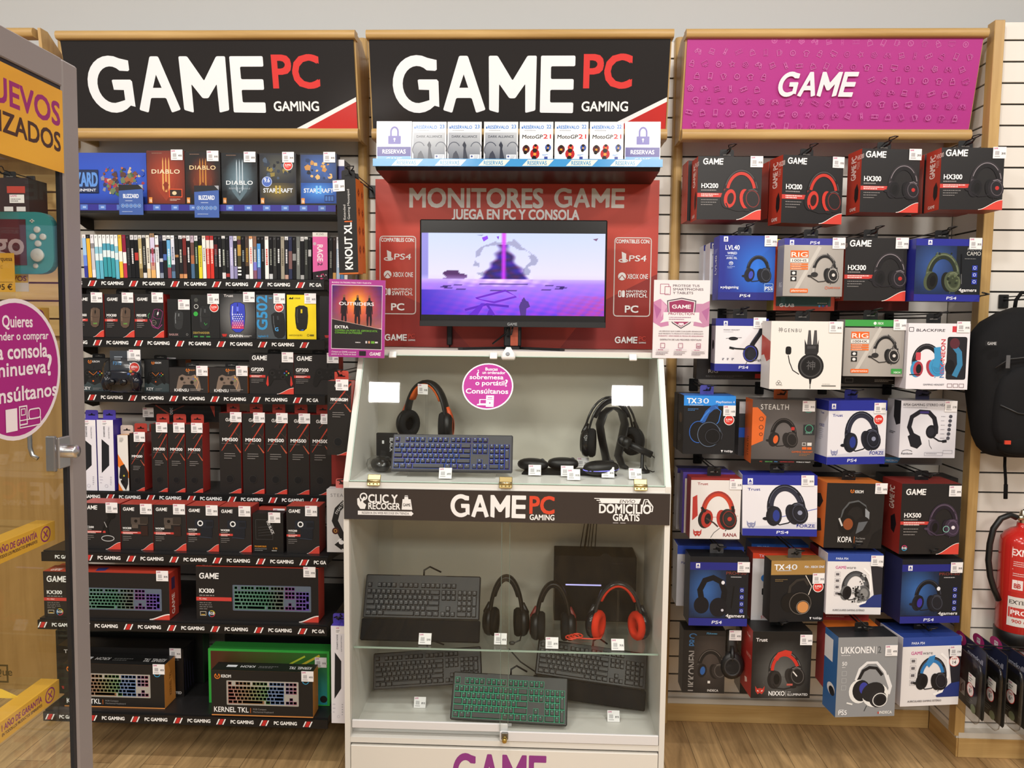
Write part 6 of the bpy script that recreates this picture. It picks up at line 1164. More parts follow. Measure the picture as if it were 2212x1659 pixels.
def s_game(model):
    def f(p): p.rect(0,0,100,100,'b23c2c'); p.logo(0,0,0.01,'fff'); p.text('GAME PC',62,46,34,'efdcd6',w=38,rot=90,bold=1.6); p.text(model,70,16,7,'efdcd6',w=46,bold=1) ; p.bars(70,20,22,5,'e0b8ac',h=.8,gap=2.4); p.poly([(62,62),(78,54),(88,64),(86,78),(70,84),(60,76)],'2a2526'); p.text('GAME',30,96,5,'efdcd6',w=44,bold=1.6)
    return f
def redhead(p): hpic(p,68,50,64,band='262324',pad='c23529',cup='2c2829',cush='c8382c',hole='3a1a18',ring='7a2a26',mic=2,flip=1,hi='5a5556')
def blkhead(cx=73,cy=50,s=58):
    return lambda p: hpic(p,cx,cy,s,band='3a3539',pad='201d20',cup='2b272c',cush='1d1b1e',ring='5a5258',acc='b8322e',mic=3,hi='8a8288',w=.13)
A2 = a_game('HX200', redhead, my=50, mw=26, mh=7, sy=58, lw=31.5, lx=7.5, ly=13)
A3 = a_game('HX300', blkhead(), my=51, mw=29, mh=7.5, sy=58.5, lw=35, lx=6.5, ly=14, strip=(0,49))
# top row
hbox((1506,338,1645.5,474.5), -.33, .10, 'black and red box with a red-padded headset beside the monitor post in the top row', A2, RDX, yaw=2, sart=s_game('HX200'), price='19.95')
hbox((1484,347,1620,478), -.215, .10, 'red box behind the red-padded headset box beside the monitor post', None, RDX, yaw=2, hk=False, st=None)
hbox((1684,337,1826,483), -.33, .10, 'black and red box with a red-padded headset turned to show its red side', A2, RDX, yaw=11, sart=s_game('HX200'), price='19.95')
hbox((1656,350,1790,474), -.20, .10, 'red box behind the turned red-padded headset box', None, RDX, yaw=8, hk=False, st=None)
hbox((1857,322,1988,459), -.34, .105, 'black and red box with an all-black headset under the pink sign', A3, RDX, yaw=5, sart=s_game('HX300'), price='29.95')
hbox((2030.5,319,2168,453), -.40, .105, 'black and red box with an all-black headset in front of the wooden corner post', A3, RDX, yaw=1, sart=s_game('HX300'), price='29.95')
hbox((1993,334,2095,462), -.27, .08, 'red box behind the headset box in front of the corner post', None, RDX, yaw=1, hk=False, st=None)
# second row
def a_lvl(p):
    p.field(0,0,100,100,10,10,glowbg('2a7ae4','232d8e',.72,.5,.62)); p.rect(0,88,100,100,'262a80'); pmark(p,7.5,1.5,7.5); p.text('LVL40',11,22,7,'eef2fa',w=25,bold=1.4); p.text('WIRED',14.5,29,3.6,'dfe8f8',w=17,bold=2); p.bars(11,31,25,1,'a8bcec',h=.8); p.text('AVEC FIL',13,36.5,3.2,'dfe8f8',w=19,bold=1.6); p.ring(21.5,43,3.5,3,.7,'dfe8f8'); p.text('40',21.5,44,3,'dfe8f8',al='c',bold=1); p.bars(15,48,14,2,'a8bcec',h=.7,gap=1.8)
    hpic(p,70,50,50,band='22252e',pad='1b1d26',cup='25272f',cush='1d2033',hole='3a4ab8',ring='4a4e5c',mic=3,hi='5a6070',w=.085); p.text('pdpgaming',8,82,4,'e8eefa',w=28,bold=1.4); p.poly([(4,79),(7.5,80.5),(4,82.5)],'e8eefa'); p.frame(82,74,98,87,1,'9ac0f0',r=2); p.text('PS5',90,84.5,5.5,'eef4fc',al='c',w=13,bold=1.8); pslogo(p,48,95.5,4.2,'e8ecf8',w=19)
BLU = {'*':'262c8c','l':'2a3aa0','f':'262c8c'}
hbox((1552.5,509,1674,648), -.33, .09, 'bright blue headset box with a black headset and blue glow', a_lvl, BLU, yaw=1, sart=lambda p: (p.rect(0,0,100,100,'3a4ab4'), p.bars(20,20,60,3,'a8b8ec'), p.text('LVL40',70,60,30,'dfe6fa',w=30,rot=90,bold=1)), price='29.95')
for i, (x, Y, lb) in enumerate(((1533,-.205,'white-sided headset box directly behind the bright blue one'),(1519,-.105,'white-sided headset box hindmost behind the bright blue one'))):
    hbox((x,524-i*-6,x+108,636+i*-2), Y, .085, lb, lambda p: (p.rect(0,0,100,100,'e2e4ee'), p.rect(0,0,100,12,'343c9c'), pmark(p,3,2,8), p.text('FORZE',4,52,4,'4a4a5a',bold=1.4), p.text('Trust',4,26,3.4,'3a3a8a',bold=1.4)), {'*':'d9dbe6','t':'2f3690'}, hk=False, st=None)
def a_rig(top, name, xb):
    def f(p):
        p.field(0,0,100,100,8,8,lambda i,j: mixc('b9b4ae','8f8a86',abs(i-.4)+.3*j)); p.rect(0,0,100,11.5,top); 
        if not xb: pmark(p,9,3,7); pslogo(p,51,10,5,'e4e6f4',w=16)
        else: p.ell(50,6,2.6,2.6,'e8f4e8',n=12); p.text('XBOX',54,8,4,'e8f4e8',w=10,bold=1); p.rect(0,11.5,100,14,'1f1f1f'); p.text('XBOX ONE',55,13.6,1.6,'d8d8d8',al='c',w=11)
        p.line([(22,88),(60,14)],6,'c4c0ba'); p.rect(11,21,41,33,'e8672a'); p.text('RIG',12.5,32,8,'f6ede6',w=27,bold=.8); p.rect(11,35,41,41,'eceae6'); p.text(name,26,40,3.8,'3a3a3a',al='c',w=24,bold=1.8); 
        for k in range(3): p.rect(11,43+k*4,41,46+k*4,'e8773a'); p.bars(13,44+k*4,25,1,'f6d8c4',h=.9)
        for k in range(2): p.rect(12,56+k*10,22,64+k*10,'2b2b2b'); p.ell(17,60+k*10,3,2.5,'e4e4e4',n=8)
        hpic(p,69,50,50,band='3c3a3b',pad='242324',cup='3a3838',cush='232223',ring='b8b4b0',hole='1a1a1a',mic=3,mono=True,w=.075,hi='c8c4c0',cupacc='2a2828',acc='d0ccc8'); p.line([(72,26),(84,40),(80,52)],2.2,'4a4848')
        p.rect(12,87,42,94,'ec6c2a',r=1.5); p.text('plantronics',14,92,3.4,'f8ece4',w=26,bold=1)
        if not xb: p.text('GAME FOCUS',76,86.5,3,'d8602a',w=20,bold=1.2); p.ring(73,85,2.2,2.2,.6,'d8602a')
        else: p.rect(80,86,98,95,'3f9a48'); p.text('XBOX',84,94,3,'e8f4e8',w=12,bold=1.2)
    return f
hbox((1692,515,1822,640), -.40, .07, 'grey headset box with a purple top band and orange label', a_rig('3a3a94','100HS',False), {'*':'8f8b88','l':'8a8684','t':'34348a'}, yaw=2, price='24.95', sart=lambda p: (p.rect(0,0,100,100,'8b8785'), p.rect(0,0,100,11.5,'3a3a94'), p.text('RIG',40,84,8,'d8d4d0',w=40,bold=1)))
hbox((1673,517,1805,671), -.30, .09, 'larger teal and red box behind the grey headset box', lambda p: (p.rect(0,0,100,100,'3a5a58'), p.rect(0,0,12,100,'2f4a46'), p.rect(0,94,100,100,'b8442e'), p.rect(0,0,4,100,'c8482e'), p.rect(94,0,100,100,'b8442e'), p.text('G-LAB',10,95,4.6,'e8e4e0',w=24,bold=1.8), p.bars(72,89,24,1,'c8c0b8'), [p.rect(74+k*6,92,77+k*6,95,c) for k, c in enumerate(('4a9ad8','3a5aa8','c84a6a'))], p.poly([(0,0),(100,0),(100,3),(0,4)],'d8c83a')), {'*':'b8442e','l':'a89a3a','t':'c8b83a'}, yaw=0, hk=False, st=None)
hbox((1824,514,1958,650), -.37, .105, 'black headset box with an all-black headset in the second row', A3, RDX, yaw=1, sart=s_game('HX300'), price='29.95', hk='all-black headset box in the second row')
hbox((1812,526,1966,671), -.245, .10, 'wide red box behind the all-black headset box in the second row', lambda p: p.rect(0,0,100,100,'7a2620'), {'*':'7a2620','u':'96312a'}, hk=False, st=None)
def a_camo(p):
    p.rect(0,0,100,100,'22262c'); p.field(0,11,62,89,8,8,glowbg('3a5a9c','1c2a4a',.45,.4,.6)); p.rect(0,0,100,11,'2a2f92'); pmark(p,18,2,6); p.rect(0,89,100,100,'2a2f92'); pslogo(p,57,97,4.4,'e4e8f4',w=15)
    hpic(p,42,52,58,band='4a5440',pad='2f372b',cup='4c5540',cush='22241f',ring='6a7258',mic=0,w=.12,hi='7a8268',cupacc='39412f'); rblobs(p,30,22,54,32,['2c3426','5e6a4c','3a4232'],9,4,(1.5,3)); rblobs(p,50,56,66,74,['2c3426','5e6a4c','3a4232'],9,9,(1.5,3.5))
    p.text('PRO4-70',78,18,4,'a8a8a8',w=20,bold=1); p.text('CAMO',77,26,6,'b8b8b4',w=21,bold=1.6); p.bars(74,31,24,1,'8a8a8a'); p.line([(69,24),(70,56)],1.6,'101114'); p.line([(70,56),(71,72)],.6,'8a8a8a')
    for k in range(3): p.rect(86,42+k*11,94,50+k*11,'2f3fa8'); p.ring(90,46+k*11,2,2,.7,'cfd8f4',n=10)
    p.text('4gamers',67,84,5,'e8e8e8',w=27,bold=2,it=.1)
PRO = {'*':'1f2226','l':'242a7c','t':'20242c'}
hbox((1974,516,2122,651), -.40, .10, 'blue-banded headset box with a green camouflage headset', a_camo, PRO, yaw=4, price='39.95', st=(89,7), sart=lambda p: (p.rect(0,0,100,100,'262b84'), p.rect(0,0,100,10,'2a2f92')))
# third row
def a_mono(p):
    p.rect(0,0,100,100,'e2e1e6'); p.rect(0,0,100,14,'2b318f'); pmark(p,15,5,7.5); p.rect(0,86,100,100,'2b318f'); pslogo(p,55,95,5,'e8ecf8',w=18); p.text('MONO HEADSET',15,23,2.6,'6a6a74',w=31,bold=.8); p.bars(15,25,30,1,'a8a8b4')
    p.line([(20,38),(50,36)],.8,'2a2a30'); p.ell(34,38,9,3.4,'202228')
    p.line([(89,16),(84,28),(72,46),(66,60)],9,'1b1c24'); p.line([(84,18),(78,32),(66,48)],1,'4a5068'); p.ell(68,66,15,17,'22242e'); p.ring(67,66,12,14,1.8,'3a42a8'); p.ell(70,67,9,10,'2c2f3c'); p.line([(58,58),(40,57),(27,55)],3,'1b1c22'); p.line([(36,57),(27,55)],4.5,'1b1c22'); p.line([(62,80),(58,89)],1,'3a3a42')
    p.text('bigben',76,80,4,'5a5a64',w=22,bold=1); p.ell(73,78,1.8,1.8,'4a4a54',n=10)
    for k in range(3): p.bars(14+k*9,75,4,2,'5a5a6a',h=1.6,gap=2.2)
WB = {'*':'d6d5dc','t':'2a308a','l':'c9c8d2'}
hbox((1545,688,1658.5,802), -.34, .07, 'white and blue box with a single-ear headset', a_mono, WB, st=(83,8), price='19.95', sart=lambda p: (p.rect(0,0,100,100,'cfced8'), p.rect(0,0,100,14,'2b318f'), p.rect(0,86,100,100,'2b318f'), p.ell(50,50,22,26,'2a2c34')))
hbox((1506,700,1650,820), -.24, .07, 'dark box behind the white and blue single-ear headset box', lambda p: (p.rect(0,0,100,100,'252325'), p.text('RIG',18,88,6,'b8b8b8',w=14,bold=1), p.rect(88,89,97,97,'b8302c'), p.bars(14,93,60,2,'6a6a6a',h=.8,gap=2)), {'*':'252325'}, hk=False, st=None)
def a_genbu(p):
    p.rect(0,0,100,100,'e6e2dd'); p.text('GENBU',18,16,5,'4a4a4c',w=24,bold=.8,track=.25); p.text('神',10,16,5.5,'4a4a4c',w=6)
    p.poly([(50.5,34),(52,13),(55,13),(57,34)],'4b4a4b'); p.poly([(58.5,34),(60,13),(63.5,13),(65,34)],'4b4a4b'); p.poly([(47,26),(50,34),(65,34),(67,26),(66,48),(48,48)],'2b2a2b'); p.rect(48,34,67,46,'333233',r=1); p.rect(51,36,63,40,'424143'); p.poly([(48,46),(66,46),(64,54),(51,54)],'3a393a')
    p.ell(57,66,18,18,'262526',n=32); p.ring(57,66,14.5,14.5,1.6,'454445'); p.ell(57,66,12,12,'1f1e1f',n=28); p.text('神',57,70,10,'5a595a',al='c',w=12); p.line([(41,78),(32,72),(27,60),(25,50)],1.3,'2b2a2b'); p.rect(21,37,29,49,'1e1d1e',r=3.5); p.line([(57,84),(57,99)],1,'2b2a2b'); p.poly([(55,84),(59,84),(58,92),(56,92)],'2b2a2b')
    p.ring(13,89,1.8,1.8,.5,'6a6864',n=10); p.ring(15,91.5,1.8,1.8,.5,'6a6864',n=10); p.ring(11,91.5,1.8,1.8,.5,'6a6864',n=10); p.text('INTEQ',10,95,1.8,'6a6864',w=8); p.rect(73,93.8,93,95.4,'6a6864'); p.bars(74,91.5,18,1,'b8b4ae')
hbox((1663,694,1820,841), -.45, .10, 'large white box with a black headset with two upright horns', a_genbu, {'*':'dcd8d2','l':'b8584c'}, yaw=2, st=(89,8), price='39.95', sart=lambda p: (p.rect(0,0,100,100,'dcd8d2'), p.poly([(0,20),(100,30),(100,56),(60,60),(30,50),(0,52)],'b8483a')), hk='large white box lettered GENBU')
hbox((1823,691,1953,813), -.40, .08, 'grey headset box with a green top band and orange label', a_rig('3f9c48','100HX',True), {'*':'8f8b88','t':'3a9444'}, yaw=1, price='24.95')
hbox((1823,702,1946,830), -.29, .08, 'black box behind the green-topped grey headset box', lambda p: (p.rect(0,0,100,100,'222122'), p.frame(4,90,18,97,.6,'8a8a8a'), p.bars(56,92,36,2,'9a9a9a',h=1.4)), {'*':'222122'}, hk=False, st=None)
def a_neon(p):
    p.rect(0,0,100,100,'e8e4ea'); p.frame(1,6,9,13,1,'3a3a42',r=1.5); p.text('BLACKFIRE',13,12.5,4,'3a3a42',w=46,bold=1.8,it=.1); p.rect(71,4,82,13,'c83a44')
    p.rect(64,20,96,85,'2b2a30',r=4); p.line([(72,30),(84,44),(86,62),(78,80)],9,'3a7ea8'); p.ell(70,66,8,12,'1b1b20'); p.ell(76,30,8,9,'5a2a34')
    hpic(p,32,55,56,band='2c2b30',pad='232228',cup='3f93c4',cush='a83a48',hole='1d1c20',ring='2f7aa8',mic=0,rot=-6,w=.12,cupacc='3a86b4',hi='5a585e'); p.line([(48,36),(50,52),(46,66)],11,'3f93c4'); p.rect(14,44,22,56,'c84a56',r=2); p.line([(5,78),(22,78)],1.6,'222')
    p.text('NSX-NEON',61,82,7,'c8404c',w=58,rot=90,bold=1.4) ; p.text('NSX',61,82,7,'3f8ac4',w=18.5,rot=90,bold=1.4); p.text('GAMING HEADSET',28,94,2.4,'6a6a72',w=34,bold=1,it=.1)
    for k in range(3): p.frame(67+k*9.5,91,75+k*9.5,97,.6,'7a5a62')
hbox((1959.5,698.6,2093,841), -.42, .09, 'white box with a window and a blue and red headset', a_neon, {'*':'dcd8de'}, yaw=0, st=(88,5), price='19.95', ch=.001)
hbox((1954,716,2064,836), -.31, .08, 'blue box behind the windowed white headset box', lambda p: p.rect(0,0,100,100,'2a5a78'), {'*':'2a5a78'}, hk=False, st=None)
# fourth row
def a_tx(n, top, acc, cup, lower):
    def f(p):
        p.rect(0,0,100,100,'1f2024'); p.rect(0,0,100,17 if n == 30 else 23,top); p.text('TX',6,13 if n == 30 else 14.5,8.5,'eef2f8',w=18,bold=2.6); p.text(str(n),26,13 if n == 30 else 14.5,8.5,'dfe8f4',w=22,bold=.4); p.bars(11,15.5,38,1,'c8dcf4',h=1)
        p.text('PlayStation 4' if n == 30 else 'PS4 · XBOX ONE'.replace(' · ',' - '),98,12,3.4,'dfe8f8',al='r',w=36,bold=1.6); p.bars(8,22 if n == 30 else 30,24,2,'3f7ab8' if n == 30 else '8a7048',h=1)
        if n == 30:
            p.line([(36,46),(46,28),(56,20),(66,18)],9,'2a5ca8'); p.line([(30,48),(40,34),(50,24)],3,'3a7ad0'); p.line([(60,18),(72,26),(68,44),(58,54)],1.4,'3a7ad0'); p.ell(30,62,18,22,'15161a'); p.ring(29,62,17,21,1.4,'2f62b8'); p.ell(50,66,24,26,'17181c'); p.ring(50,66,22,24,1.2,'5a6a80'); p.ell(57,69,17,17,'111216'); p.ring(57,69,14,14,.8,'3a3d46'); p.line([(70,54),(76,66),(74,74)],.8,'4a4e58')
        else:
            p.line([(34,58),(36,42),(48,32),(62,30),(70,40)],5,'3f3a36'); p.line([(64,24),(76,42),(68,62)],1.6,'d8cfc4'); p.ell(36,68,16,18,'1b1a1b'); p.ell(56,70,22,22,'1d1c1c'); p.ring(56,70,20,20,1.4,'5a5450'); p.ell(61,76,10.5,10.5,'cf8f54'); p.ring(61,76,12,12,1,'8a8078')
        p.text('VoltEdge',80,96,3.4,'e4e4e8',w=17,bold=1.2); p.poly([(74,92.5),(78,92.5),(76,97)],'e4e4e8'); superb(p,88 if n == 30 else 88,41 if n == 30 else 43,10)
    return f
hbox((1476,855,1588,981), -.33, .11, 'black box with a bright blue top band and blue-trimmed headset', a_tx(30,'2f8ae0','3a7ad0','15161a',0), {'*':'1f2024','l':'2b2521','t':'2a6cc0'}, yaw=1, st=(88,25), price='14.95', tab='4a4a9c', sart=lambda p: (p.rect(0,0,100,100,'2b2724'), p.ell(50,40,24,18,'6a5238'), p.bars(20,70,50,4,'7a7a7a',h=1,gap=3)))
hbox((1463,851,1575,972), -.21, .08, 'dark box behind the blue-topped headset box', None, {'*':'2a2523','t':'3a3230'}, hk=False, st=None)
def a_stealth(p):
    p.field(0,0,100,100,6,6,glowbg('6a6564','4a4645',.5,.45,.7)); p.text('STEALTH',13,15,8,'d8d6d4',w=44,bold=.2,track=.08); p.poly([(0,12),(8,12),(22,26),(18,64),(0,72)],'d8672c')
    for y, s in ((30,4),(43,4),(54,3)): p.ring(14.5,y,s*.8,s*.8,.9,'3a2a22',n=12)
    hpic(p,50,50,48,band='2b2828',pad='211f1f',cup='2a2727',cush='302c2c',hole='d8602c',ring='4a4543',mic=3,w=.11,hi='5a5452'); p.rect(62,42,67,47,'b8302c')
    p.ring(88,12,8,7,1,'4a9a8a'); p.rect(81,38,99,54,'34383a'); p.ring(90,44,6,6,1,'4a9a7a'); p.text('READY',90,52,2.4,'8ab8a8',al='c',w=10); p.frame(80,66,86,71,.7,'d8d4d0'); p.rect(88,66,95,71,'d8d4d0'); p.rect(80,73,87,77,'d8672c'); p.rect(88,73,95,77,'d8672c'); p.text('GAMING HEADSET',97,82,2.6,'d8672c',al='r',w=33,bold=1.2); p.bars(76,84,20,2,'a8744a',h=.7,gap=2)
    p.rect(0,93,100,100,'1b1a1a')
    for i, (t, c) in enumerate((('PC','c8503a'),('XBOX ONE','5aa85a'),('PS4','4a8ac8'),('NINTENDO SWITCH','b8383a'),('MOBILE & TABLET','d8d8d8'))): p.text(t,(14,22,37,46,72)[i],97.5,1.7,c,w=(4,12,5,22,22)[i],bold=1)
hbox((1624,864,1761,1002), -.35, .10, 'grey and orange box with an orange-lined headset', a_stealth, {'*':'4f4b4a','l':'d0642a','t':'5a5655'}, yaw=0, st=(88,9), tab='c8602a', price='39.95', sart=lambda p: (p.rect(0,0,100,100,'cf622a'), p.text('STEALTH',60,90,20,'3a2a22',w=30,rot=90)))
hbox((1596,868,1700,985), -.235, .10, 'white-sided dark box behind the grey and orange one', lambda p: (p.rect(0,0,100,100,'3a3d42'), p.rect(0,0,20,22,'c8c8cc'), p.rect(0,48,26,66,'2a5ac0')), {'*':'33363a','l':'5a5c62'}, hk=False, st=None)
def a_forze(p, tall=True):
    p.rect(0,0,100,100,'e4e3ea'); p.rect(0,0,100,16,'2a3296'); pmark(p,5 if tall else 7,5,7); p.rect(0,88,100,100,'2a3296'); pslogo(p,43 if tall else 54,96,4.6,'e4e8f8',w=16); p.text('Trust',7,25,4,'2a3290',w=17,bold=1.8)
    p.poly([(0,86),(100,76),(100,88),(0,88)],'cfd0dc'); p.line([(40,72),(100,54)],1,'5a6ab8') if not tall else None
    hpic(p,57 if tall else 58,47,66 if tall else 58,band='222430',pad='2e3040',cup='20222c',cush='2a2c38',hole='2a3a8a',ring='3f4252',mic=3,w=.12,hi='5a5e70',cupacc='262936',acc='8a90a8',rot=-8)
    devil(p,12,81,12,'8a8eb0'); p.text('FORZE',97,85,5,'2f3690',al='r',w=24,bold=1.4)
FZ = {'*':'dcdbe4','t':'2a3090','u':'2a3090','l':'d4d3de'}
hbox((1783,865,1920,1003), -.36, .10, 'white and blue box with a red SUPER sticker and a black headset', lambda p: (a_forze(p), superb(p,86,30,9)), FZ, yaw=10, st=(87,12), tab='2a2e7a', price='59.95', sart=lambda p: (p.rect(0,0,100,100,'d4d3de'), p.rect(0,0,100,16,'2a3296'), p.rect(0,88,100,100,'2a3296'), p.text('FORZE',40,42,4,'2f3690',w=34,bold=1.4), p.text('Trust',46,22,3.4,'2a3290',w=24,bold=1.4), p.bars(40,46,30,6,'9a9ab0',h=.8,gap=3)))
hbox((1746,876,1850,998), -.24, .10, 'grey box behind the white and blue SUPER-stickered headset box', None, {'*':'8a8c96','l':'7d8088'}, hk=False, st=None)
def a_rps(p):
    p.field(0,0,100,100,6,6,lambda i,j: mixc('dedde4','c9c8d0',.5+.5*math.sin(i*4+j*5))); p.text('RPS4 GAMING STEREO HEADSET',4,9,4.2,'3a3a42',w=90,bold=1.6); p.bars(4,11.5,62,1,'8a8a94')
    p.line([(24,64),(16,46),(20,28),(34,19),(50,20),(60,30),(64,46)],8,'22212a'); p.line([(34,20),(50,20)],4,'3a2f6a'); p.poly([(14,62),(24,56),(36,62),(40,76),(32,84),(20,80)],'25242c'); p.ell(56,54,10,12,'1e1d24'); p.ell(55,54,6.5,8,'302f38'); p.rect(62,44,68,58,'2a2931',r=2); p.line([(60,64),(70,70),(82,71)],2.6,'24232a'); p.line([(76,71),(84,70)],5,'24232a'); p.line([(52,68),(54,78),(58,84)],.8,'3a3a42')
    for k in range(6): p.ell(89-k*.6,27+k*7.6,3.2,3.2,'4a4a54',n=12); p.bars(72,26.5+k*7.6,11,1,'9a9aa4')
    p.text('Rainbow',4,94,3.4,'3a3a42',w=20,bold=.8); p.ring(14,90,9,4,.7,'3a3a42',a0=190,a1=350); p.frame(45,90,78,96,.5,'9a9aa4',r=1); p.bars(48,92,28,1,'8a8a94'); p.frame(78,86,95,92,.5,'9a9aa4')
hbox((1942.6,866,2067,989), -.36, .10, 'pale grey box with a black headset shown from the front', a_rps, {'*':'cfced6','l':'b9b8c0'}, yaw=3, st=(88,9), tab='3a3a5a', price='17.95', sart=lambda p: (p.rect(0,0,100,100,'bdbcc6'), p.poly([(50,0),(100,0),(100,40),(70,44),(50,30)],'1d1c24'), p.bars(24,56,50,2,'4a4a52',h=1.4)))
hbox((1911,872,2038,1004), -.245, .10, 'grey box with a blue label behind the pale grey headset box', lambda p: (p.rect(0,0,100,100,'5a5a5c'), p.poly([(0,88),(30,88),(24,97),(0,97)],'3a8acc'), p.text('PRECISION',4,95,3,'dfeaf4',w=20,bold=1)), {'*':'4a4a4e','l':'3a3a3e'}, hk=False, st=None)
# fifth row
def a_rana(p):
    p.rect(0,0,100,100,'e2dedc'); p.rect(0,0,100,4,'8a2a28'); p.text('Trust',13,12,4,'9a3034',w=21,bold=1.8); p.poly([(4,32),(13,28),(15,62),(4,70)],'b83a34'); p.line([(16,66),(96,62)],.8,'c85a50')
    hpic(p,55,51,80,band='b8382e',pad='c2452f',cup='33302f',cush='b03830',hole='2a2626',ring='8a2f2a',mic=0,w=.09,hi='4a4646',cupacc='3c3837',acc='b83a30'); p.line([(22,48),(30,56)],5,'2c2a2a'); p.line([(84,46),(86,56)],6,'2c2a2a'); p.line([(32,66),(48,74),(56,80)],3,'4a3a38'); p.line([(60,82),(48,90),(42,98)],1,'3a3636')
    devil(p,15,90,17,'b8403a'); p.text('RANA',94,96,5.6,'8a2c34',al='r',w=27,bold=1.4)
hbox((1491,1032,1600,1164), -.36, .07, 'white and red headset box with a red-banded headset', a_rana, {'*':'d8d3d0','l':'8a2a28','t':'8a2a28'}, yaw=2, st=(89,10), price='21.95')
hbox((1474,1021,1586,1152), -.285, .06, 'purple and cream box right behind the white and red headset box', lambda p: (p.rect(0,0,100,100,'4a3a8c'), p.rect(4,10,18,100,'d8d0c8'), p.ring(14,22,4,4,1,'5a5048')), {'*':'43357e','t':'4a3a8c'}, hk=False, st=None)
hbox((1462,1012,1570,1144), -.20, .06, 'hindmost white-edged box behind the white and red headset box', lambda p: (p.rect(0,0,100,100,'a8a8b0'), p.rect(0,0,100,8,'35307a')), {'*':'8d8d98','t':'2c2a5a'}, hk=False, st=None)
hbox((1607,1027,1765,1158), -.37, .10, 'wide tilted white and blue box with a black headset', lambda p: a_forze(p, False), FZ, yaw=-5, roll=-1.6, st=(87,8), price='59.95')
def a_kopa(p):
    p.rect(0,0,100,100,'2a2828'); krom(p,44,12,6); p.text('KROM',49,15,4.4,'e4e4e4',w=14,bold=2)
    p.line([(27,58),(30,42),(40,30),(55,27),(68,34),(74,52)],3,'56595c'); p.line([(32,54),(36,42),(44,34),(56,32),(66,38),(70,52)],8,'1c1b1c'); p.poly([(68,38),(76,44),(76,58),(70,64)],'8d9298'); p.ell(38,64,15,17,'1e1d1e'); p.ell(40,63,8.5,10,'8a4a2a'); p.ell(66,66,14,17,'232223'); p.poly([(58,60),(74,58),(66,72),(54,78)],'5d6166'); p.line([(24,54),(30,66)],3,'c8c8c8'); p.line([(62,78),(60,88)],1.2,'1a1a1a')
    p.text('KOPA',24,91,8.5,'f2f2f2',w=24,bold=1); p.rect(52,82,52.6,92,'d8702c'); p.text('Pro Stereo',55,86,2.8,'9a9896',w=16,bold=.5); p.text('Headset',55,90.5,2.8,'9a9896',w=12,bold=.5); p.poly([(84,78),(100,68),(100,100),(76,100)],'201f20')
hbox((1779,1044,1909,1184), -.39, .12, 'black and orange headset box with orange top and side', a_kopa, {'*':'2a2828','l':'c8682a','t':'cc7030','u':'b85c26'}, yaw=5, roll=1.2, st=(93,7), tab=1, price='34.95', sart=lambda p: (p.rect(0,0,100,100,'c8682a'), p.poly([(20,24),(60,20),(80,30),(60,42),(20,44)],'2a2422'), p.poly([(30,62),(70,58),(80,76),(40,82)],'2a2422')))
hbox((1752,1030,1880,1160), -.24, .10, 'black box with a rounded edge behind the orange-sided headset box', lambda p: (p.rect(0,0,100,100,'1d1c1d'), p.text('HS35 STEREO',16,9,4,'a8a8a8',w=40,bold=1.4)), {'*':'1d1c1d','t':'2a292a'}, hk=False, st=None)
A5 = a_game('HX500', lambda p: hpic(p,72,50,56,band='3c3140',pad='2a2230',cup='3a2f40',cush='2c2432',ring='5a4a62',acc='e4e0e8',mic=3,w=.12,hi='6a5a70',micc='4a3c50'), my=47.5, mw=28, mh=6, sy=53.5, lw=33.5, lx=7, ly=16, strip=(0,50), sh=4.5)
hbox((1943,1045,2076,1197), -.40, .14, 'black and red box with a violet-black headset near the corner post', lambda p: (A5(p), p.ring(77,64,5,5,1,'8ac8b8'), p.ring(8,91,4.2,4.2,1.1,'3a9ac8',a0=0,a1=180), p.ring(8,91,4.2,4.2,1.1,'c83a6a',a0=180,a1=359), p.text('RGB',8,92.5,3,'f0f0f0',al='c',w=7,bold=1.4)), dict(RDX, l='8a2a24', t='7a2a26'), yaw=4, st=(89,10), tab=1, price='59.95', sart=lambda p: (p.rect(0,0,100,100,'8a2a24'), p.text('GAME PC',64,40,24,'d8c0b8',w=32,rot=90,bold=1.6), p.poly([(50,52),(70,46),(80,60),(70,74),(54,70)],'241c22')))
hbox((1918,1032,2068,1120), -.23, .12, 'dark box on the hook behind the violet-black headset box', None, {'*':'1f1e20','t':'2b2a2d'}, hk=False, st=None)
# sixth row
def a_pro(kind):
    def f(p):
        p.rect(0,0,100,100,'20232a'); p.field(0,18,62,88,8,8,glowbg('3a6ab0','1a2740',.42,.45,.6)); p.rect(0,8,100,19,'252a80'); pmark(p,10,9.5,7); p.rect(0,89,100,100,'272c86'); pslogo(p,48,97,4.4,'e4e8f4',w=17)
        if kind == 0: p.line([(22,66),(18,48),(26,34),(40,30),(54,36),(60,50),(58,64)],10,'15161d'); p.ell(21,70,13,15,'191a22'); p.ell(50,73,15,17,'1b1c25'); p.ell(57,37,3,3.4,'e8e8f0',n=10); p.ell(57,77,2.4,2.4,'c8c8d4',n=8); p.line([(76,42),(72,74)],2,'0f1014')
        else: hpic(p,45,55,54,band='24252c',pad='1a1b22',cup='262832',cush='1c1d26',hole='3a2f9a',ring='3f424e',mic=3,w=.09,hi='4a4e5c'); p.ell(62,46,3,3.4,'e8e8f0',n=10)
        p.text('PRO4-50' if kind == 0 else 'PRO4-60',96,25,4,'7a3a34',al='r',w=34,bold=1.4); p.bars(70,28,26,1,'b8b8bc',h=1.2)
        for k in range(4): p.rect(86,44+k*10,93,51+k*10,'2b3690'); p.ring(89.5,47.5+k*10,2,2,.7,'cfd8f4',n=10)
        p.text('4gamers',63,87,4.6,'e8e8ea',w=32,bold=2,it=.1)
    return f
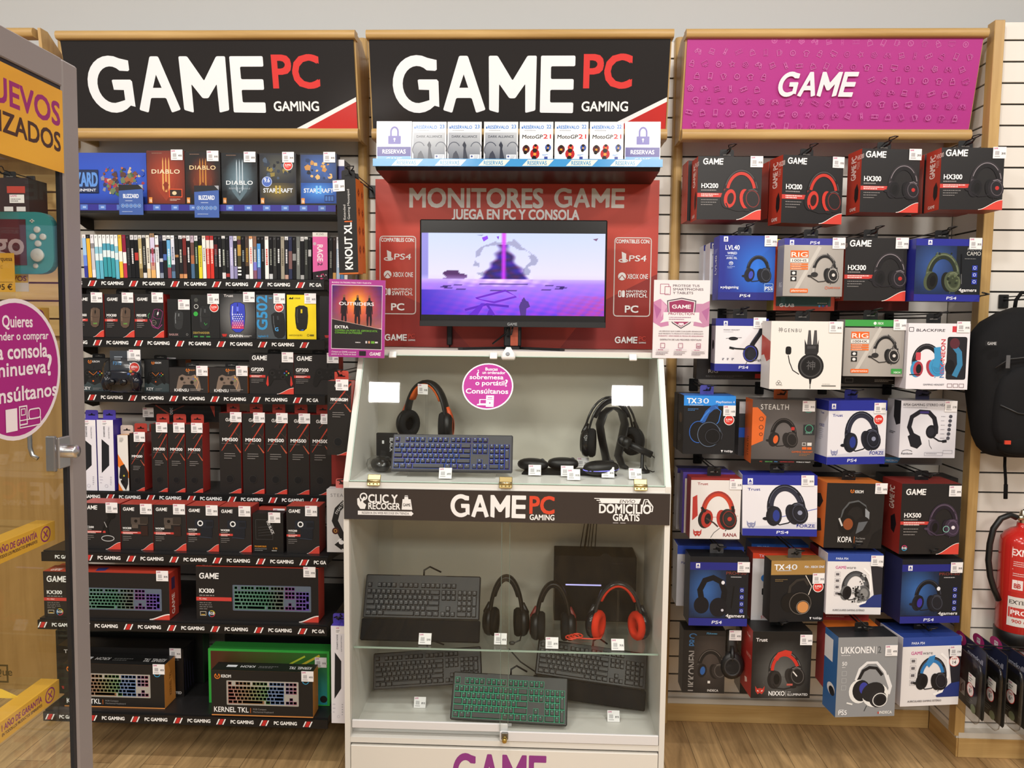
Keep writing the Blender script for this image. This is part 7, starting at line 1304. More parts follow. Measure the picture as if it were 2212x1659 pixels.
hbox((1489,1203,1616,1352), -.37, .10, 'dark blue headset box with a black headset beside the display case', a_pro(0), {'*':'1f2228','l':'34363c','t':'1c1e22'}, yaw=1, st=(91,14), tab='4a4a4c', price='19.95')
hbox((1462,1180,1605,1310), -.25, .10, 'white box with a blue top behind the dark blue headset box', lambda p: (p.rect(0,0,100,100,'c9cad2'), p.rect(0,0,100,14,'2a4ab0'), p.text('PlayStation',6,30,4,'2a3a90',bold=1)), {'*':'b8bac2','t':'2a44a0'}, hk=False, st=None)
hbox((1662,1211,1783,1343), -.40, .07, 'black and bronze box with a copper-capped headset and a red SUPER sticker', a_tx(40,'a8834a','cf8f54','1b1a1b',0), {'*':'221f1d','l':'2c2723','t':'8a6a3c'}, yaw=6, st=(88,29), tab='4a4644', price='29.95', ch=.0015)
hbox((1624,1196,1760,1341), -.29, .09, 'white box with a red-orange top behind the bronze headset box', lambda p: (p.rect(0,0,100,100,'d4d2d4'), p.rect(0,0,100,8,'d8452a'), p.text('TX',10,6,4,'d8d0e8'), p.ell(20,37,6,6,'3a7ac8',n=14), p.rect(16,52,24,62,'232326',r=2), p.line([(20,62),(22,78),(34,86)],1,'232326'), p.text('STEREO',16,97,4,'c83a34',bold=1.4)), {'*':'c8c6ca','t':'d8452a','l':'9a3a34'}, hk=False, st=None)
hbox((1622,1176,1745,1260), -.18, .09, 'blue-topped box hindmost behind the bronze headset box', lambda p: (p.rect(0,0,100,100,'2a5cb0'), p.text('TX30',10,14,9,'7ab0f0',bold=2)), {'*':'24407c','t':'2a6ac8'}, hk=False, st=None)
def a_gw(col):
    def f(p):
        p.rect(0,0,100,100,'e6e3e4'); p.rect(0,0,100,13,'2f4a9c'); p.text('PARA PS4',15,10,3.4,'dfe6f6',w=22,bold=1.4)
        p.text('GAME',15,25,4.6,'c03a88',w=19,bold=1.6); p.text('ware',34.5,25,4.6,'5a565c',w=17,bold=.2)
        for k in range(4): p.frame(14,30+k*10.5,24,38+k*10.5,.5,'a8a4a8'); p.rect(16,32+k*10.5,22,36+k*10.5,'6a666a')
        p.poly([(60,86),(88,66),(100,62),(100,88),(62,88)],'2a3878'); p.poly([(78,18),(100,22),(100,66),(86,68)],'33323a')
        hw = '3a3a3c' if col else '26262a'
        p.line([(66,24),(78,34),(80,58),(70,80),(56,84)],4,'f6f4f4'); hpic(p,52,52,56,band=hw,pad=('5a5c60' if col else '2f78b8'),cup=('6a6b6c' if col else '222227'),cush='232327',ring='44444a',hole='1a1a1e',mic=3,w=.13,hi='5a5a60',cupacc=('8a8a8a' if col else '2a2a32'),micc='2a2a2c')
        if col: rblobs(p,46,54,72,80,['d8d8d8','3a3a3c','8a8a8a','1f1f20'],26,8,(1.5,3.5)); rblobs(p,60,30,70,50,['c8c8c8','3a3a3c'],8,5,(1.5,3))
        else: p.poly([(40,38),(46,28),(56,26),(54,36),(46,44)],'3a86c4')
        p.text('AURICULARES GAMING ESTÉREO',12,94,2.6,'5a565a',w=58,bold=1)
    return f
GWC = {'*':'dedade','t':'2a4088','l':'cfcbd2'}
hbox((1785,1196,1906,1327), -.40, .09, 'white box with a blue top and a grey camouflage headset', a_gw(1), GWC, yaw=2, st=(89,11), tab=1, price='17.95')
hbox((1764,1186,1880,1340), -.30, .09, 'dark red box behind the camouflage headset box', lambda p: (p.rect(0,0,100,100,'8a2a2a'), p.bars(20,92,50,2,'d8b0a8',h=1)), {'*':'7a2626','u':'8a2c2c'}, hk=False, st=None)
hbox((1943,1208,2080,1346), -.40, .12, 'dark blue headset box with a black headset beside the corner post', a_pro(1), {'*':'1f2228','l':'22264e','t':'1a1b20'}, yaw=6, st=(90,13), tab=1, price='39.95')
for i, (x, Y, lb) in enumerate(((1921,-.262,'dark blue-edged box right behind the dark blue headset box by the corner post'),(1903,-.165,'dark blue-edged box hindmost behind the dark blue headset box by the corner post'))):
    hbox((x,1196-i*6,x+130,1332-i*8), Y, .10, lb, lambda p: (p.rect(0,0,100,100,'1f2230'), p.rect(0,84,8,100,'2a3fb0')), {'*':'1d2030','l':'20244a','t':'191a20'}, hk=False, st=None)
# lowest row
def a_upro(p):
    p.rect(0,0,100,100,'2a2726'); p.text('UKKONEN',32,97,18,'8d8884',w=64,rot=90,bold=1.4); p.text('PRO',32,25,18,'3a6a9c',w=20,rot=90,bold=.8); p.text('PS4',55,6,3,'4a8ab0',w=10,bold=1.2); p.bars(66,4,22,1,'4a8ab0',h=1.6); p.field(26,8,100,98,6,6,glowbg('4a413c','2a2726',.5,.4,.7))
    hpic(p,66,52,74,band='2a2725',pad='221f1e',cup='3a3432',cush='262220',hole='2f5a9a',ring='55504c',mic=0,w=.11,hi='6a625c',cupacc='332e2c'); p.rect(60,80,66,84,'d8d4d0'); p.text('INDECA',60,97,3.4,'d0ccc8',w=26,bold=1.6)
o = hbox((1475,1362,1566,1497), -.33, .09, 'dark upright box with tall sideways letters and a clear side window', a_upro, {'*':'2a2726'}, yaw=0, st=(122,6), price='49.95')
w2 = P(1600,1400,-.33).x-P(1566,1400,-.33).x; hh = P(1566,1362,-.33).z-P(1566,1497,-.33).z; w1 = (P(1566,1400,-.33).x-P(1475,1400,-.33).x)/2
b = B('clear'); b.box(w1+.001, w1+w2, -.045, .045, .0, hh, 'fff'); b.build('clear_window', o)
hb_ = headset3((o.location.x+w1+w2*.5, o.location.y, o.location.z+.06), math.radians(86), 'dark headset seen through the clear side of the sideways-lettered pack', h=.16, w=.07, yawc=0, group=None)
def a_nixxo(p):
    p.field(0,0,100,100,8,8,glowbg('6a6a68','232222',.5,.62,.5)); p.text('Trust',6,15,5,'e4e0e0',w=19,bold=2); devil(p,15,88,16,'b83a30')
    p.ring(52,76,32,9,.7,'4a4a4a'); hpic(p,56,55,66,band='343232',pad='c8352a',cup='2a2828',cush='383534',hole='1a1a1a',ring='5a5654',mic=2,w=.11,hi='7a7674',flip=1,rot=-10); p.line([(40,42),(46,34),(56,31),(66,33)],8,'c8382c'); p.line([(70,60),(77,67)],2,'e8e4e0'); p.rect(60,78,70,81,'b85a50')
    p.text('NIXXO',30,96,6.5,'f0f0f0',w=27,bold=1.6); p.rect(58.6,89,59.2,97,'c8c8c8'); p.text('ILLUMINATED',62,96,3.4,'e4e4e4',w=34,bold=1); p.bars(62,90,10,1,'b8b8b8')
hbox((1623,1364,1753,1508), -.40, .13, 'black and red box with a red-topped headset in a grey glow', a_nixxo, {'*':'232222','l':'a8302a','t':'1c1b1b'}, yaw=3, st=(90,12), tab=1, price='34.95', sart=lambda p: (p.rect(0,0,100,100,'a8302a'), p.text('NIXXO',50,44,5,'d89a90',w=40,bold=1), p.text('Trust',50,14,4,'e8d0cc',w=30,bold=1.4), p.poly([(40,80),(60,78),(64,84),(44,88)],'e8c8c0')))
hbox((1601,1364,1730,1500), -.25, .10, 'black box right behind the one with a grey glow', None, {'*':'1d1c1d','t':'19191a'}, hk=False, st=None)
def a_uk2(p):
    p.rect(0,0,100,100,'8d8f92'); p.text('UKKONEN',5,20,8,'f0f0f2',w=56,bold=1.4); p.rect(64,12,64.6,21.5,'f0f0f2'); p.text('2',67,20,8,'5a5c60',w=5.5,bold=.6); p.bars(6,22,24,1,'d0d0d2',h=.8); p.text('50',8,35,4.5,'e8e8ea',w=8,bold=1.2); p.bars(8,37,8,1,'d8d8da',h=.8)
    for k in range(3): p.frame(8,42+k*9,16,48+k*9,.6,'b8babc',r=1)
    p.line([(32,54),(38,40),(50,32),(66,32),(80,44),(90,64)],4.5,'e2e2e4'); p.line([(36,54),(44,42),(54,38),(66,39),(76,48)],5,'26262a'); p.line([(84,48),(91,62),(88,72)],5,'e4e4e6'); p.ell(38,68,17,20,'e6e6e4'); p.ell(42,67,15,18,'26272c'); p.ell(46,64,7.5,10,'3a3f9a'); p.ell(66,73,22,20,'e8e8e6',rot=-20); p.ell(62,69,20,16,'2b2c30',rot=-24); p.ell(71,78,15,14,'303136',rot=-20); p.ring(74,79,12,11,1.4,'e4e4e2',rot=-20); p.ell(75,80,9,8.5,'1f2024',rot=-20); p.line([(18,82),(28,84)],2.6,'e2e2e0'); p.line([(52,86),(48,93)],1,'2b2c30')
    p.text('PS5',5,97,5.5,'f0f0f2',w=14,bold=1.4); p.bars(6,90,12,1,'d8d8da'); p.text('INDECA',74,96.5,3.4,'ecece8',w=21,bold=1.8); p.rect(71,94,73,96.5,'c8483a')
hbox((1804.5,1376,1939.5,1548), -.50, .10, 'large grey box with a white headset hanging in the lowest row', a_uk2, {'*':'85878a','l':'2f5f98','t':'26272a'}, yaw=6, st=(89,17), tab=1, price='49.95', sart=lambda p: (p.rect(0,0,100,100,'2f5f98'), p.rect(0,8,64,36,'d8d8dc'), p.ell(60,70,30,22,'d8d8dc'), p.ell(66,72,22,17,'25262c')))
hbox((1783,1356,1900,1490), -.375, .10, 'white and orange box behind the large grey headset box', lambda p: (p.rect(0,0,100,100,'d4cfcf'), p.text('TRITON',22,92,14,'c8604a',w=50,rot=90,bold=1.4)), {'*':'c9c4c6','t':'d8742c','l':'b8484a'}, hk=False, st=None)
hbox((1942.6,1376,2079,1524), -.42, .15, 'white box with a blue top and a round 14 price', lambda p: (a_gw(0)(p), superb(p,89,36,9,'14')), GWC, yaw=8, st=(90,21), tab=1, price='17.95')
hbox((1915,1362,2040,1490), -.25, .12, 'black-topped red box behind the white box with the round 14 price', None, {'*':'7a2626','t':'1c1b1c'}, hk=False, st=None)
# ---------------------------------------------------------------- the glass cabinet in front of the shelves
XC = -.909; ALU = '8d8686'; YE = PX(168,149,XC).y; YN = YE-1.0; ZC = PX(166,146,XC).z; DP = .42
cab = empty('glass_cabinet', (XC-DP/2, (YE+YN)/2, .004), 'tall glass cabinet with a grey metal frame and a chrome lock', 'glass cabinet')
ox, oy = cab.location.x, cab.location.y
def cb(m='laminate'): b = B(m); b.T = Matrix.Translation((-ox, -oy, 0)); return b
b = cb(); SW = .052
for x0, x1 in ((XC-.016, XC), (XC-DP, XC-DP+.016)):
    for y0, y1 in ((YE-SW, YE), (YN, YN+SW)): b.box(x0, x1, y0, y1, .0, ZC, ALU, .004)
    b.box(x0, x1, YN+SW, YE-SW, ZC-SW, ZC, ALU, .002)
for y0, y1 in ((YE-.018, YE), (YN, YN+.018)): b.box(XC-DP+.016, XC-.016, y0, y1, ZC-SW, ZC, ALU, .002)
b.box(XC-DP+.016, XC-.016, YN+.018, YE-.018, ZC-.012, ZC-.002, ALU); b.build('frame', cab)
b = cb(); b.box(XC-.012, XC-.004, YE-SW-.009, YE-SW, .5, ZC-SW, '24242a'); b.box(XC-.012, XC-.004, YN+SW, YE-SW-.009, ZC-SW-.008, ZC-SW, '24242a'); b.build('rubber_seal', cab)
b = cb(); b.box(XC-DP+.004, XC-.004, YN+.004, YE-.004, 0, .56, 'b9b5b2', .004); b.build('plinth', cab)
b = cb('glass'); b.add([(XC-.008,YN+SW,.56),(XC-.008,YE-SW,.56),(XC-.008,YE-SW,ZC-SW),(XC-.008,YN+SW,ZC-SW)], [(0,1,2,3)], 'fff'); dr = b.build('glass_door', cab)
b = cb('glass'); b.add([(XC-DP+.016,YE-.010,.56),(XC-.016,YE-.010,.56),(XC-.016,YE-.010,ZC-SW),(XC-DP+.016,YE-.010,ZC-SW)], [(0,1,2,3)], 'fff'); b.build('end_pane', cab)
TILT = .009; cab.rotation_euler = (0, TILT, 0); cab.location.x -= TILT*ZC
q = PX(143,978,XC); b = cb('metal'); b.box(XC+.0, XC+.008, q.y-.024, q.y+.012, q.z-.030, q.z+.030, 'c9c9cc', .002); b.lathe([(.013,.0),(.013,.022),(.011,.026),(.006,.026),(.004,.028),(.001,.028)], 'd4d4d8', 20, 'X', (XC+.006, q.y-.004, q.z+.002)); b.box(XC-.014, XC+.004, q.y-.032, q.y-.022, q.z-.034, q.z+.034, 'a8a8ac', .002); b.build('door_lock', cab)
b = cb('metal'); h0, h1 = PX(118,880,XC).z, PX(118,992,XC).z; yh = q.y-.045; b.tube([(XC-.02,yh,h0),(XC-.03,yh,h0-.006),(XC-.034,yh,h0-.02),(XC-.034,yh,h1+.02),(XC-.03,yh,h1+.006),(XC-.02,yh,h1)], .004, 'b4b4b8', 8); b.build('pull_handle', cab)
def ribbon(p, w, t1):
    p.rect(0,0,100,100,'dfaa3c'); u = 100/w; PUR = '8d2f6e'
    p.ring((w-.030)*u, 50, .014*u, .014*u, .003*u, PUR); p.line([((w-.036)*u,32),((w-.024)*u,68)], .003*u, PUR); p.line([((w-.024)*u,32),((w-.036)*u,68)], .003*u, PUR)
    p.text('1 AÑO DE GARANTÍA', (w-.056)*u, 50, 30, PUR, w=.115*u, al='r', bold=2); p.text('EN TODOS LOS PRODUCTOS SEMINUEVOS', (w-.056)*u, 76, 15, '5a3a3a', w=.115*u, al='r', bold=1.4); p.text('GARANTIZADOS', (w-.185)*u, 66, 42, '3a2a22', w=.17*u, al='r', bold=2.4)
for zz in (1.715, 1.292, .965):
    b = cb('glass'); b.add([(XC-DP+.03,YN+.03,zz),(XC-.05,YN+.03,zz),(XC-.05,YE-.03,zz),(XC-DP+.03,YE-.03,zz)], [(0,1,2,3)], 'fff'); g = b.build('shelf', cab)
    b = cb(); L = .86; b.box(XC-.052, XC-.048, YE-.035-L, YE-.035, zz-.036, zz+.002, 'dfaa3c'); ribbon(rightf(b, L, .038, XC-.048, YE-.035-L, zz-.036), L, 0); b.box(XC-.085, XC-.052, YE-.035-L, YE-.035, zz+.0006, zz+.002, 'd8a43a'); b.build('shelf_strip', g)
# posters stuck on the glass
q = PX(136,285,XC); z1, z0 = PX(134,197,XC).z, PX(137,374,XC).z; L = .62; b = B('card'); b.box(-.0006,0,-L,0,0,z1-z0,'e2a935'); p = rightf(b, L, z1-z0, 0, -L); p.field(0,0,100,100,6,4,lambda i,j: mixc('e4ab36','d99e30',.5+.5*math.sin(i*9+j*4)))
p.text('SEMINUEVOS', 98.4, 44, 27, '93266f', w=57, al='r', bold=2.4); p.text('GARANTIZADOS', 98.4, 75, 22, '44291f', w=59, al='r', bold=2.2)
o = b.build('poster', None, (XC+.0015-TILT*(ZC-z0), q.y, z0), (0,TILT,0)); tag(o, 'yellow poster lettered SEMINUEVOS GARANTIZADOS high on the glass cabinet', 'poster')
R_ = (PX(40,645,XC).z-PX(40,952,XC).z)/2; yc = PX(134,798,XC).y-R_; zc = (PX(40,645,XC).z+PX(40,952,XC).z)/2; b = B('card'); p = rightf(b, 2*R_, 2*R_, 0, -R_, -R_); p.ell(50,50,50,50,'e6dde4',n=48); p.ell(50,50,47,47,'a6217f',n=48); WH = 'f0e6ee'
p.text('¿',24,24,10,WH,bold=2); p.text('Quieres',36,20,8,WH,w=32,bold=2); p.text('vender o comprar',24,29,5.6,WH,w=62,bold=1.8); p.text('una consola',16,42,10,WH,w=68,bold=2.2); p.text('seminueva',10,54,9.5,WH,w=72,bold=2.2); p.text('?',84,56,15,WH,bold=2.4); p.text('Consúltanos',8,72,10,WH,w=86,bold=2.2)
p.rect(36,77,48,93,WH); p.frame(50,76,59,90,1,WH); p.frame(52,78,57,83,.7,WH); p.frame(60,79,74,87,1,WH,r=3); p.frame(50,86,74,92,.8,WH)
o = b.build('round_sticker', None, (XC+.002-TILT*(ZC-zc), yc, zc), (0,TILT,0)); tag(o, 'round magenta sticker asking Quieres vender o comprar on the glass cabinet', 'sticker')
# things inside the cabinet
Yd = 1.485; Yw = CAM.y+Yd; q0 = P(113,458,Yw); q1 = P(113,592,Yw); hh = q0.z-q1.z; ww = hh*2.25
o = empty('handheld_console', (q0.x-ww/2, Yw, 1.7165), 'turquoise handheld game console inside the glass cabinet', 'handheld console'); zb = q1.z-1.7165; TQ = '3f9ca4'
b = B('plastic'); q_ = rnd([(-ww/2,zb),(ww/2,zb),(ww/2,zb+hh),(-ww/2,zb+hh)], hh*.28, 6); b.prism(q_, 0, .016, TQ, 'XZ'); b.build('shell', o)
b = B('gloss'); b.box(-ww*.30, ww*.30, -.0015, .0, zb+hh*.14, zb+hh*.88, '5c2c34'); p = front(b, ww*.6, hh*.74, -.0015, z0=zb+hh*.14); p.text('®',62,36,10,'c8b4b8'); p.text('lógo'.replace('ó','o'),97,76,48,'c9b2b8',al='r',bold=2); b.build('screen', o)
b = B('plastic')
for dx, dz, r in ((.386,.715,.052),(.352,.60,.052),(.428,.60,.052),(.39,.49,.052)): b.lathe([(r*hh,0),(r*hh,-.003),(r*hh*.8,-.004),(.0005,-.004)][::1], 'd9dad8', 16, 'Y', (ww*dx, 0, zb+hh*dz))
b.lathe([(.07*hh,0),(.07*hh,-.006),(.11*hh,-.009),(.10*hh,-.012),(.0005,-.011)], 'd2d3d0', 20, 'Y', (ww*.40,0,zb+hh*.30)); b.lathe([(.04*hh,0),(.04*hh,-.002),(.0005,-.002)], 'd9dad8', 14, 'Y', (ww*.365,0,zb+hh*.13))
b.box(ww*.335,ww*.365,-.002,0,zb+hh*.845,zb+hh*.865,'e4e4e2'); b.box(ww*.346,ww*.354,-.002,0,zb+hh*.825,zb+hh*.885,'e4e4e2')
b.lathe([(.07*hh,0),(.07*hh,-.006),(.11*hh,-.009),(.10*hh,-.012),(.0005,-.011)], 'd2d3d0', 20, 'Y', (-ww*.40,0,zb+hh*.66)); b.build('buttons', o)
b = B('clear'); b.box(-.04,.04,.017,.02,0,zb+hh*.5,'fff'); b.box(-.04,.04,-.03,.02,0,.002,'fff'); b.build('acrylic_stand', o)
def icard(px0, py0, px1, py1, Yd, lb, art, col='e2ae3e'):
    Y = CAM.y+Yd; a, c = P(px0,py0,Y), P(px1,py1,Y); w, h = c.x-a.x, a.z-c.z; b = B('card'); b.box(-w/2, w/2, 0, .001, 0, h, col); art(front(b, w, h, 0)); o = b.build('price_card', None, ((a.x+c.x)/2, Y, c.z)); tag(o, lb, 'price card', 'price cards inside the glass cabinet'); return o
icard(-66,546,33,631,1.44,'yellow price card ending 9.95 € before the turquoise handheld console', lambda p: (p.rect(0,0,100,100,'e2ae3e'), p.text('Consola Turquesa',96,20,11,'5a4420',w=84,al='r',bold=1.6), p.text('32GB USB-C',74,40,8,'a07a34',w=44,al='r'), p.rect(4,74,96,75,'5a4420'), p.text('199.95 €',94,94,14,'4a3818',w=62,al='r',bold=2)))
icard(-40,592,62,630,1.50,'small white and yellow card ending OS under the turquoise handheld console', lambda p: (p.rect(0,0,100,100,'e4e0dc'), p.rect(0,0,100,48,'e6c04a'), p.text('SEMINUEVOS',96,38,28,'8a4a4a',w=92,al='r',bold=2)), 'e4e0dc')
Y = CAM.y+1.43; b = B('card'); a = P(-30,1490,Y); zb = .967; pts = [P(x,y,Y) for x, y in ((-60,1480),(2,1490),(50,1662),(40,1700),(-60,1700))]
b.prism([(v.x-a.x, max(v.z,zb)-zb) for v in pts if True], 0, .003, 'dfb53c'); p = front(b, .12, .12, 0, 0, 0); p.frame(10,44,38,74,3,'4a3a18'); p.text('Que',14,62,12,'4a3a18',bold=1); o = b.build('tent_card', None, (a.x, Y, zb)); tag(o, 'slanted yellow tent card at the bottom of the glass cabinet', 'tent card')
hq = carton((-60,384,62,466), -.20, .12, 'dark box with a red label hanging on the wooden slats behind the glass cabinet', lambda p: (p.rect(0,0,100,100,'2a1f20'), p.rect(62,22,94,40,'a8382c'), p.rect(66,44,92,66,'dcd8d6'), p.text('GAME',67,50,5,'c03a7a',w=12,bold=1), p.bars(68,55,20,2,'5a5a5a',h=2,gap=5), p.rect(56,76,72,88,'c8c4c4'), p.rect(78,76,94,88,'c8c4c4'), p.text('TECH',2,40,10,'8a7c7a',w=40,bold=1)), {'*':'231a1b'}, name='headset_box', tab=1, hk='black wire hook on the wooden slats behind the glass cabinet')

# ---------------------------------------------------------------- the front wall on the far side of the corner post
WY = -.20
# backpack
cx = P(2212,800,-.36).x; zt = P(2200,664,-.36).z; zb = P(2200,982,-.36).z; H = zt-zb; bp = empty('backpack', (cx, -.36, zb), 'black backpack hanging on the slotted wall beyond the corner post', 'backpack'); FB = '1d1d1f'
prof = [(0,.115,.07),(.04,.135,.09),(.12,.155,.10),(.30,.175,.105),(.50,.195,.105),(.68,.205,.10),(.80,.195,.092),(.90,.155,.075),(.965,.10,.055),(1.0,.05,.03)]
b = B('fabric'); n = 28; vs = []; fs = []
for t, rx, ry in prof:
    for k in range(n):
        a = 2*math.pi*k/n; c, s = math.cos(a), math.sin(a); e = .62; vs.append((rx*math.copysign(abs(c)**e,c), ry*math.copysign(abs(s)**e,s)-.0, t*H))
for i in range(len(prof)-1):
    for k in range(n): k2 = (k+1)%n; fs.append((i*n+k,i*n+k2,(i+1)*n+k2,(i+1)*n+k))
fs += [tuple(range(n))[::-1], tuple((len(prof)-1)*n+k for k in range(n))]
b.smooth = True; b.add(vs, fs, FB); b.build('main_bag', bp)
b = B('fabric'); b.blob((0.0,-.085,H*.33),.150,.045,H*.29,'202022',24,12,.6); b.build('front_pocket', bp)
b = B('fabric'); b.blob((0.0,-.08,H*.10),.125,.05,H*.085,'19191a',22,10,.6); b.build('bottom_panel', bp)
b = B('plastic'); b.tube([(-.16,-.100,H*.60),(-.12,-.112,H*.66),(0,-.116,H*.685),(.12,-.112,H*.66),(.16,-.100,H*.60)],.003,'2c2c2e',6); b.tube([(-.145,-.118,H*.36),(-.09,-.130,H*.31),(0,-.133,H*.29),(.09,-.130,H*.31)],.003,'2e2e30',6); b.build('zip', bp)
b = B('card'); x = P(2170,760,-.46).x-cx; b.box(x-.007,x+.007,-.126,-.123,H*.60,H*.685,'5a5a5c',.001); b.build('zip_puller', bp)
b = B('card'); x = P(2137,730,-.46).x-cx; b.box(x-.018,x+.018,-.118,-.110,H*.745,H*.775,'2a2a2c'); p = front(b,.036,H*.03,-.118,x-.018,H*.745); p.text('GAME',8,80,60,'b8b8ba',w=84,bold=2); b.build('logo_tag', bp)
b = B('card'); x = P(2166,942,-.46).x-cx; b.box(x-.010,x+.010,-.134,-.128,H*.105,H*.130,'c8402c'); b.build('red_tag', bp)
b = B('fabric'); b.tube([(-.03,.03,H*.98),(-.032,.02,H*1.05),(-.02,.01,H*1.10),(.02,.01,H*1.10),(.032,.02,H*1.05),(.03,.03,H*.98)],.007,'19191a',8); b.build('carry_handle', bp)
b = B('fabric'); x = P(2186,1000,-.36).x-cx; b.tube([(x,.05,H*.10),(x-.002,.04,-.05),(x+.004,.04,-.10),(x+.006,.04,-.13)],.006,'161617',8,flat=.4,up=(0,1,0)); b.tube([(x+.006,.04,-.12),(x+.008,.04,-.175)],.008,'161617',8,flat=.5,up=(0,1,0)); b.build('strap', bp)
hook(cx, zt+.030, WY, -.37, 'black wire hook carrying the black backpack')
b = B('plastic'); q = P(2122,632,-.42); o = b.tube([(0,0,0),(.04,.03,-.004),(.10,.21,-.006)],.003,'1a1a1b',6) and b.build('display_hook', None, q); tag(o, 'thin black wire hook sticking out above the backpack shoulder', 'display hook', 'black wire hooks on the slotted wall')
# fire extinguisher
FY = -.292; c = P(2203,1250,FY); r = .075; zb = P(2200,1388,FY).z; zs = P(2200,1150,FY).z; RED = 'bf2a25'; fx = empty('fire_extinguisher', (c.x, FY, zb), 'red fire extinguisher with a black hose on the slotted wall', 'fire extinguisher'); h = zs-zb
b = B('gloss'); b.lathe([(.060,.03),(r,.05),(r,h*.90),(r*.96,h*.95),(r*.80,h*.995),(r*.55,h*1.03),(r*.30,h*1.05),(r*.28,h*1.09)], RED, 40); b.build('cylinder', fx)
b = B('plastic'); b.lathe([(.066,0),(r+.002,.004),(r+.003,.055),(r,.058)], '1b1b1c', 36); b.build('boot', fx)
def wrap(z0, z1, a0, a1, art, nm):
    """A label wrapped on the cylinder between two angles (0 = facing the room)."""
    bb = B('card'); p = Pr(bb, Matrix.Identity(4), 1, 1); art(p); R2 = r+.0008; out = []
    for (u, v, w) in bb.v: a = math.radians(a0+(a1-a0)*u); out.append(((R2+w*.6)*math.sin(a), -(R2+w*.6)*math.cos(a), z0+(z1-z0)*v))
    bb.v = out; bb.build(nm, fx)
wrap(h*.50, h*.93, -58, 58, lambda p: (p.field(0,0,100,100,16,2,lambda i,j: C('c02c26')), p.frame(4,6,96,30,1.2,'ead8d4'), p.text('EXMON',34,24,13,'f0e4e2',w=60,al='c',bold=2.4) , p.bars(8,36,60,3,'e4c8c4',h=1.6,gap=4), p.line([(6,52),(50,56)],1,'e4c8c4'), p.bars(8,60,64,2,'e4c8c4',h=1.6,gap=4), p.rect(8,74,30,94,'e8dcda'), p.text('BB',12,90,9,'b83a34',bold=2), p.rect(40,74,62,94,'e8dcda'), p.text('EC',44,90,9,'b83a34',bold=2)), 'instruction_label')
wrap(h*.20, h*.46, -58, 58, lambda p: (p.field(0,0,100,100,16,2,lambda i,j: C('d8d2cc')), p.text('EXTINTORES',46,24,13,'4a4644',w=84,al='c',bold=2), p.field(2,36,98,70,16,2,lambda i,j: C('c03a34')), p.text('PROFESA',46,60,15,'f2eae8',w=76,al='c',bold=2.2), p.text('900 600 600',46,88,11,'b83a34',w=70,al='c',bold=1.8)), 'company_label')
b = B('metal'); b.lathe([(.016,h*1.08),(.018,h*1.12),(.015,h*1.17),(.010,h*1.20)], 'b8b2a4', 18); b.tube([(0,-.01,h*1.14),(-.028,-.014,h*1.14)],.010,'c4bca8',12); b.build('valve', fx)
b = B('gloss'); b.tube([(0,0,h*1.19),(.05,-.01,h*1.26),(.10,-.02,h*1.28)],[.008,.008,.007],'1a1a1b',8); b.tube([(0,0,h*1.13),(.05,-.01,h*1.14),(.10,-.02,h*1.13)],[.008,.008,.007],RED,8); b.build('handle', fx)
hp = [P(x,y,FY-.02) for x, y in ((2196,1118),(2182,1112),(2162,1120),(2146,1142),(2138,1175),(2135,1210),(2139,1245),(2147,1272),(2157,1296))]
b = B('plastic'); b.tube([(v.x-c.x, v.y-FY, v.z-zb) for v in hp], .011, '1d1d1e', 12); b.build('hose', fx)
b = B('metal'); b.box(-.02,.02,.070,-(FY-WY)+.0,h*.70,h*.86,'8a8a8c',.002); b.build('wall_bracket', fx)
# packs hanging on a side prong: each lies across the wall, facing the shelves
def a_num(p, k):
    p.rect(0,0,100,100,'262726'); p.poly([(0,0),(100,0),(100,32),(0,30)],'1d2440'); p.ell(8,8,20,12,'b8307a'); p.rect(2,4,14,12,'e8e0e6',r=2); p.ell(5,7,1.4,1.4,'b8307a',n=8); p.ell(10,7,1.4,1.4,'b8307a',n=8); p.text('numskull',36,22,7,'b8bccc',w=54,bold=.8)
    rblobs(p,10,36,90,90,['2f302e','1c1d1c','3c3d3a','4a4c48','262a22'],26,k,(6,16)); p.line([(40,40),(60,60),(52,78)],1,'6a6c66'); p.text('MK',44,58,7,'e4e4e4',bold=2); p.rect(14,66,34,88,'e0dcd6'); p.line([(20,86),(20,76),(26,70),(28,82)],3.5,'262626'); p.rect(40,70,54,80,'6a5a5e'); p.ell(66,95,9,8,'9db08c',n=16); p.bars(40,84,24,3,'8a8a84',h=1.2,gap=3)
GN = 'clear packs hanging on the side prong'; LBN = ('front pack of the dark clear packs hanging beside the round 14 price box','second of the dark clear packs, right behind the front one','third of the dark clear packs on the side prong','fourth of the dark clear packs on the side prong, below the extinguisher')
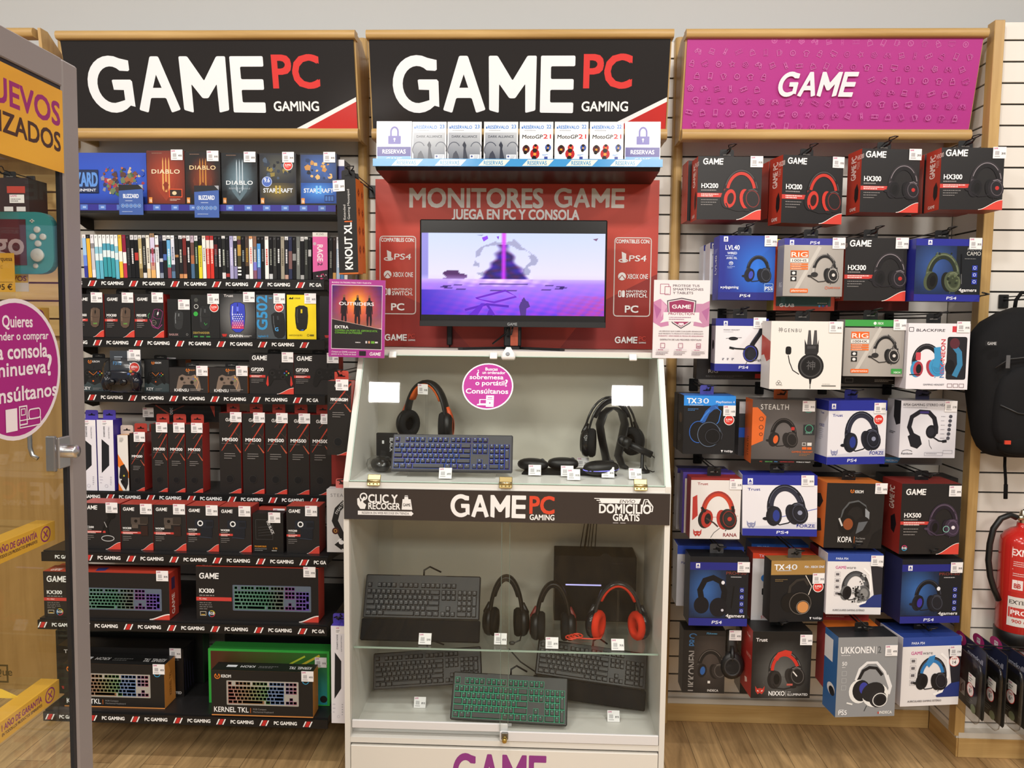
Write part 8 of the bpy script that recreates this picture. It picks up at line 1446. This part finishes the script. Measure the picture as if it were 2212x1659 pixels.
for i in range(4):
    X = 1.612+.062*i; Wp = .205; ya = -.305-.012*i; z1 = PX(2082,1372,1.612).z-(0,.004,.010,.048)[i]; Hp = .285+.012*(i % 2)
    o = empty('clip_pack', (X, ya-Wp/2, z1-Hp), LBN[i], 'hanging pack', GN, math.radians(-3+2*i))
    b = B('card'); b.prism(rnd([(-Wp/2,0.03),(Wp/2,0.03),(Wp/2,Hp),(-Wp/2,Hp)],.012,2), 0, .004, '222322', 'YZ')
    a_num(leftf(b, Wp, Hp-.03, 0, Wp/2, .03), i); b.build('backing_card', o)
    b = B('bag'); b.blob((-.009,-.0,Hp*.42), .007, Wp*.48, Hp*.42, 'fff', 10, 7, .35); b.build('clear_pouch', o)
    s = B('card'); s.box(-.0005,.0,-.024,.024,-.018,.018,'e8e6e0'); p = leftf(s,.048,.036,-.0005,.024,-.018); p.text('GAME',8,24,14,'c03a7a',w=36,bold=1.6); p.bars(12,40,60,2,'6a6a6a',h=9,gap=24); s.build('price_sticker', o, (-.030,-.072,Hp*.60))
    s = B('card'); p = leftf(s,.05,.05,0,.025,-.025); p.ell(50,50,50,50,'c8372f'); p.ell(50,50,45,45,'efe6e2'); p.text('SUPER',50,34,14,'c8372f',w=44,al='c',bold=1.6); p.text('6',44,74,32,'4a4a4a',al='c',bold=1.6); p.text('95',66,60,14,'4a4a4a',al='c'); s.build('round_price', o, (-.0305,-.066,Hp*.46))
b = B('plastic'); z = PX(2082,1372,1.612).z-.02; b.tube([(1.585,-.42,z+.008),(1.60,-.42,z),(2.05,-.45,z),(2.10,-.42,z),(2.10,WY,z)],.003,'19191a',6); b.tube([(1.575,-.44,z+.024),(1.60,-.44,z+.02),(2.05,-.47,z+.02)],.0024,'19191a',6); o = b.build('display_hook'); tag(o, 'long black side prong carrying the dark clear packs', 'display hook', 'black wire hooks on the slotted wall')
X = 1.835; z1 = PX(2190,1372,X).z; ya = PX(2188,1372,X).y; b = B('card'); b.box(0,.002,-.16,0,0,.20,'e6e2e4'); p = leftf(b,.16,.20,0,0,0); p.rect(0,0,100,100,'e6e2e6'); p.rect(0,0,100,20,'c02a86'); p.ell(12,9,6,6,'f0dcec'); p.text('YA',24,14,8,'f2e6ee',bold=2.2); p.rect(10,24,90,74,'2f2a44'); p.rect(10,24,90,30,'b83a44'); p.ring(46,48,22,20,6,'1c1a24'); p.bars(14,80,60,3,'8a8a92',h=2,gap=5)
o = b.build('price_sign', None, (X, ya, z1-.20)); tag(o, 'white and pink product sign below the fire extinguisher', 'sign')
b = B('card'); X = 1.90; ya = -.32; z1 = PX(2200,1462,X).z; b.box(0,.03,-.20,0,0,.26,{'*':'8a2a2c'},.002); p = leftf(b,.20,.26,0,0,0); p.rect(0,0,100,100,'3a2326'); p.rect(0,0,100,10,'7a2a2c'); p.rect(0,26,100,40,'c8302a'); p.frame(36,28,84,38,1.6,'efe4e2',r=3); p.bars(42,32,36,1,'efe4e2',h=3); p.rect(10,50,90,94,'2a1e22')
o = b.build('accessory_pack', None, (X, ya, z1-.26)); tag(o, 'dark pack with a red band hanging beyond the clear packs', 'hanging pack')
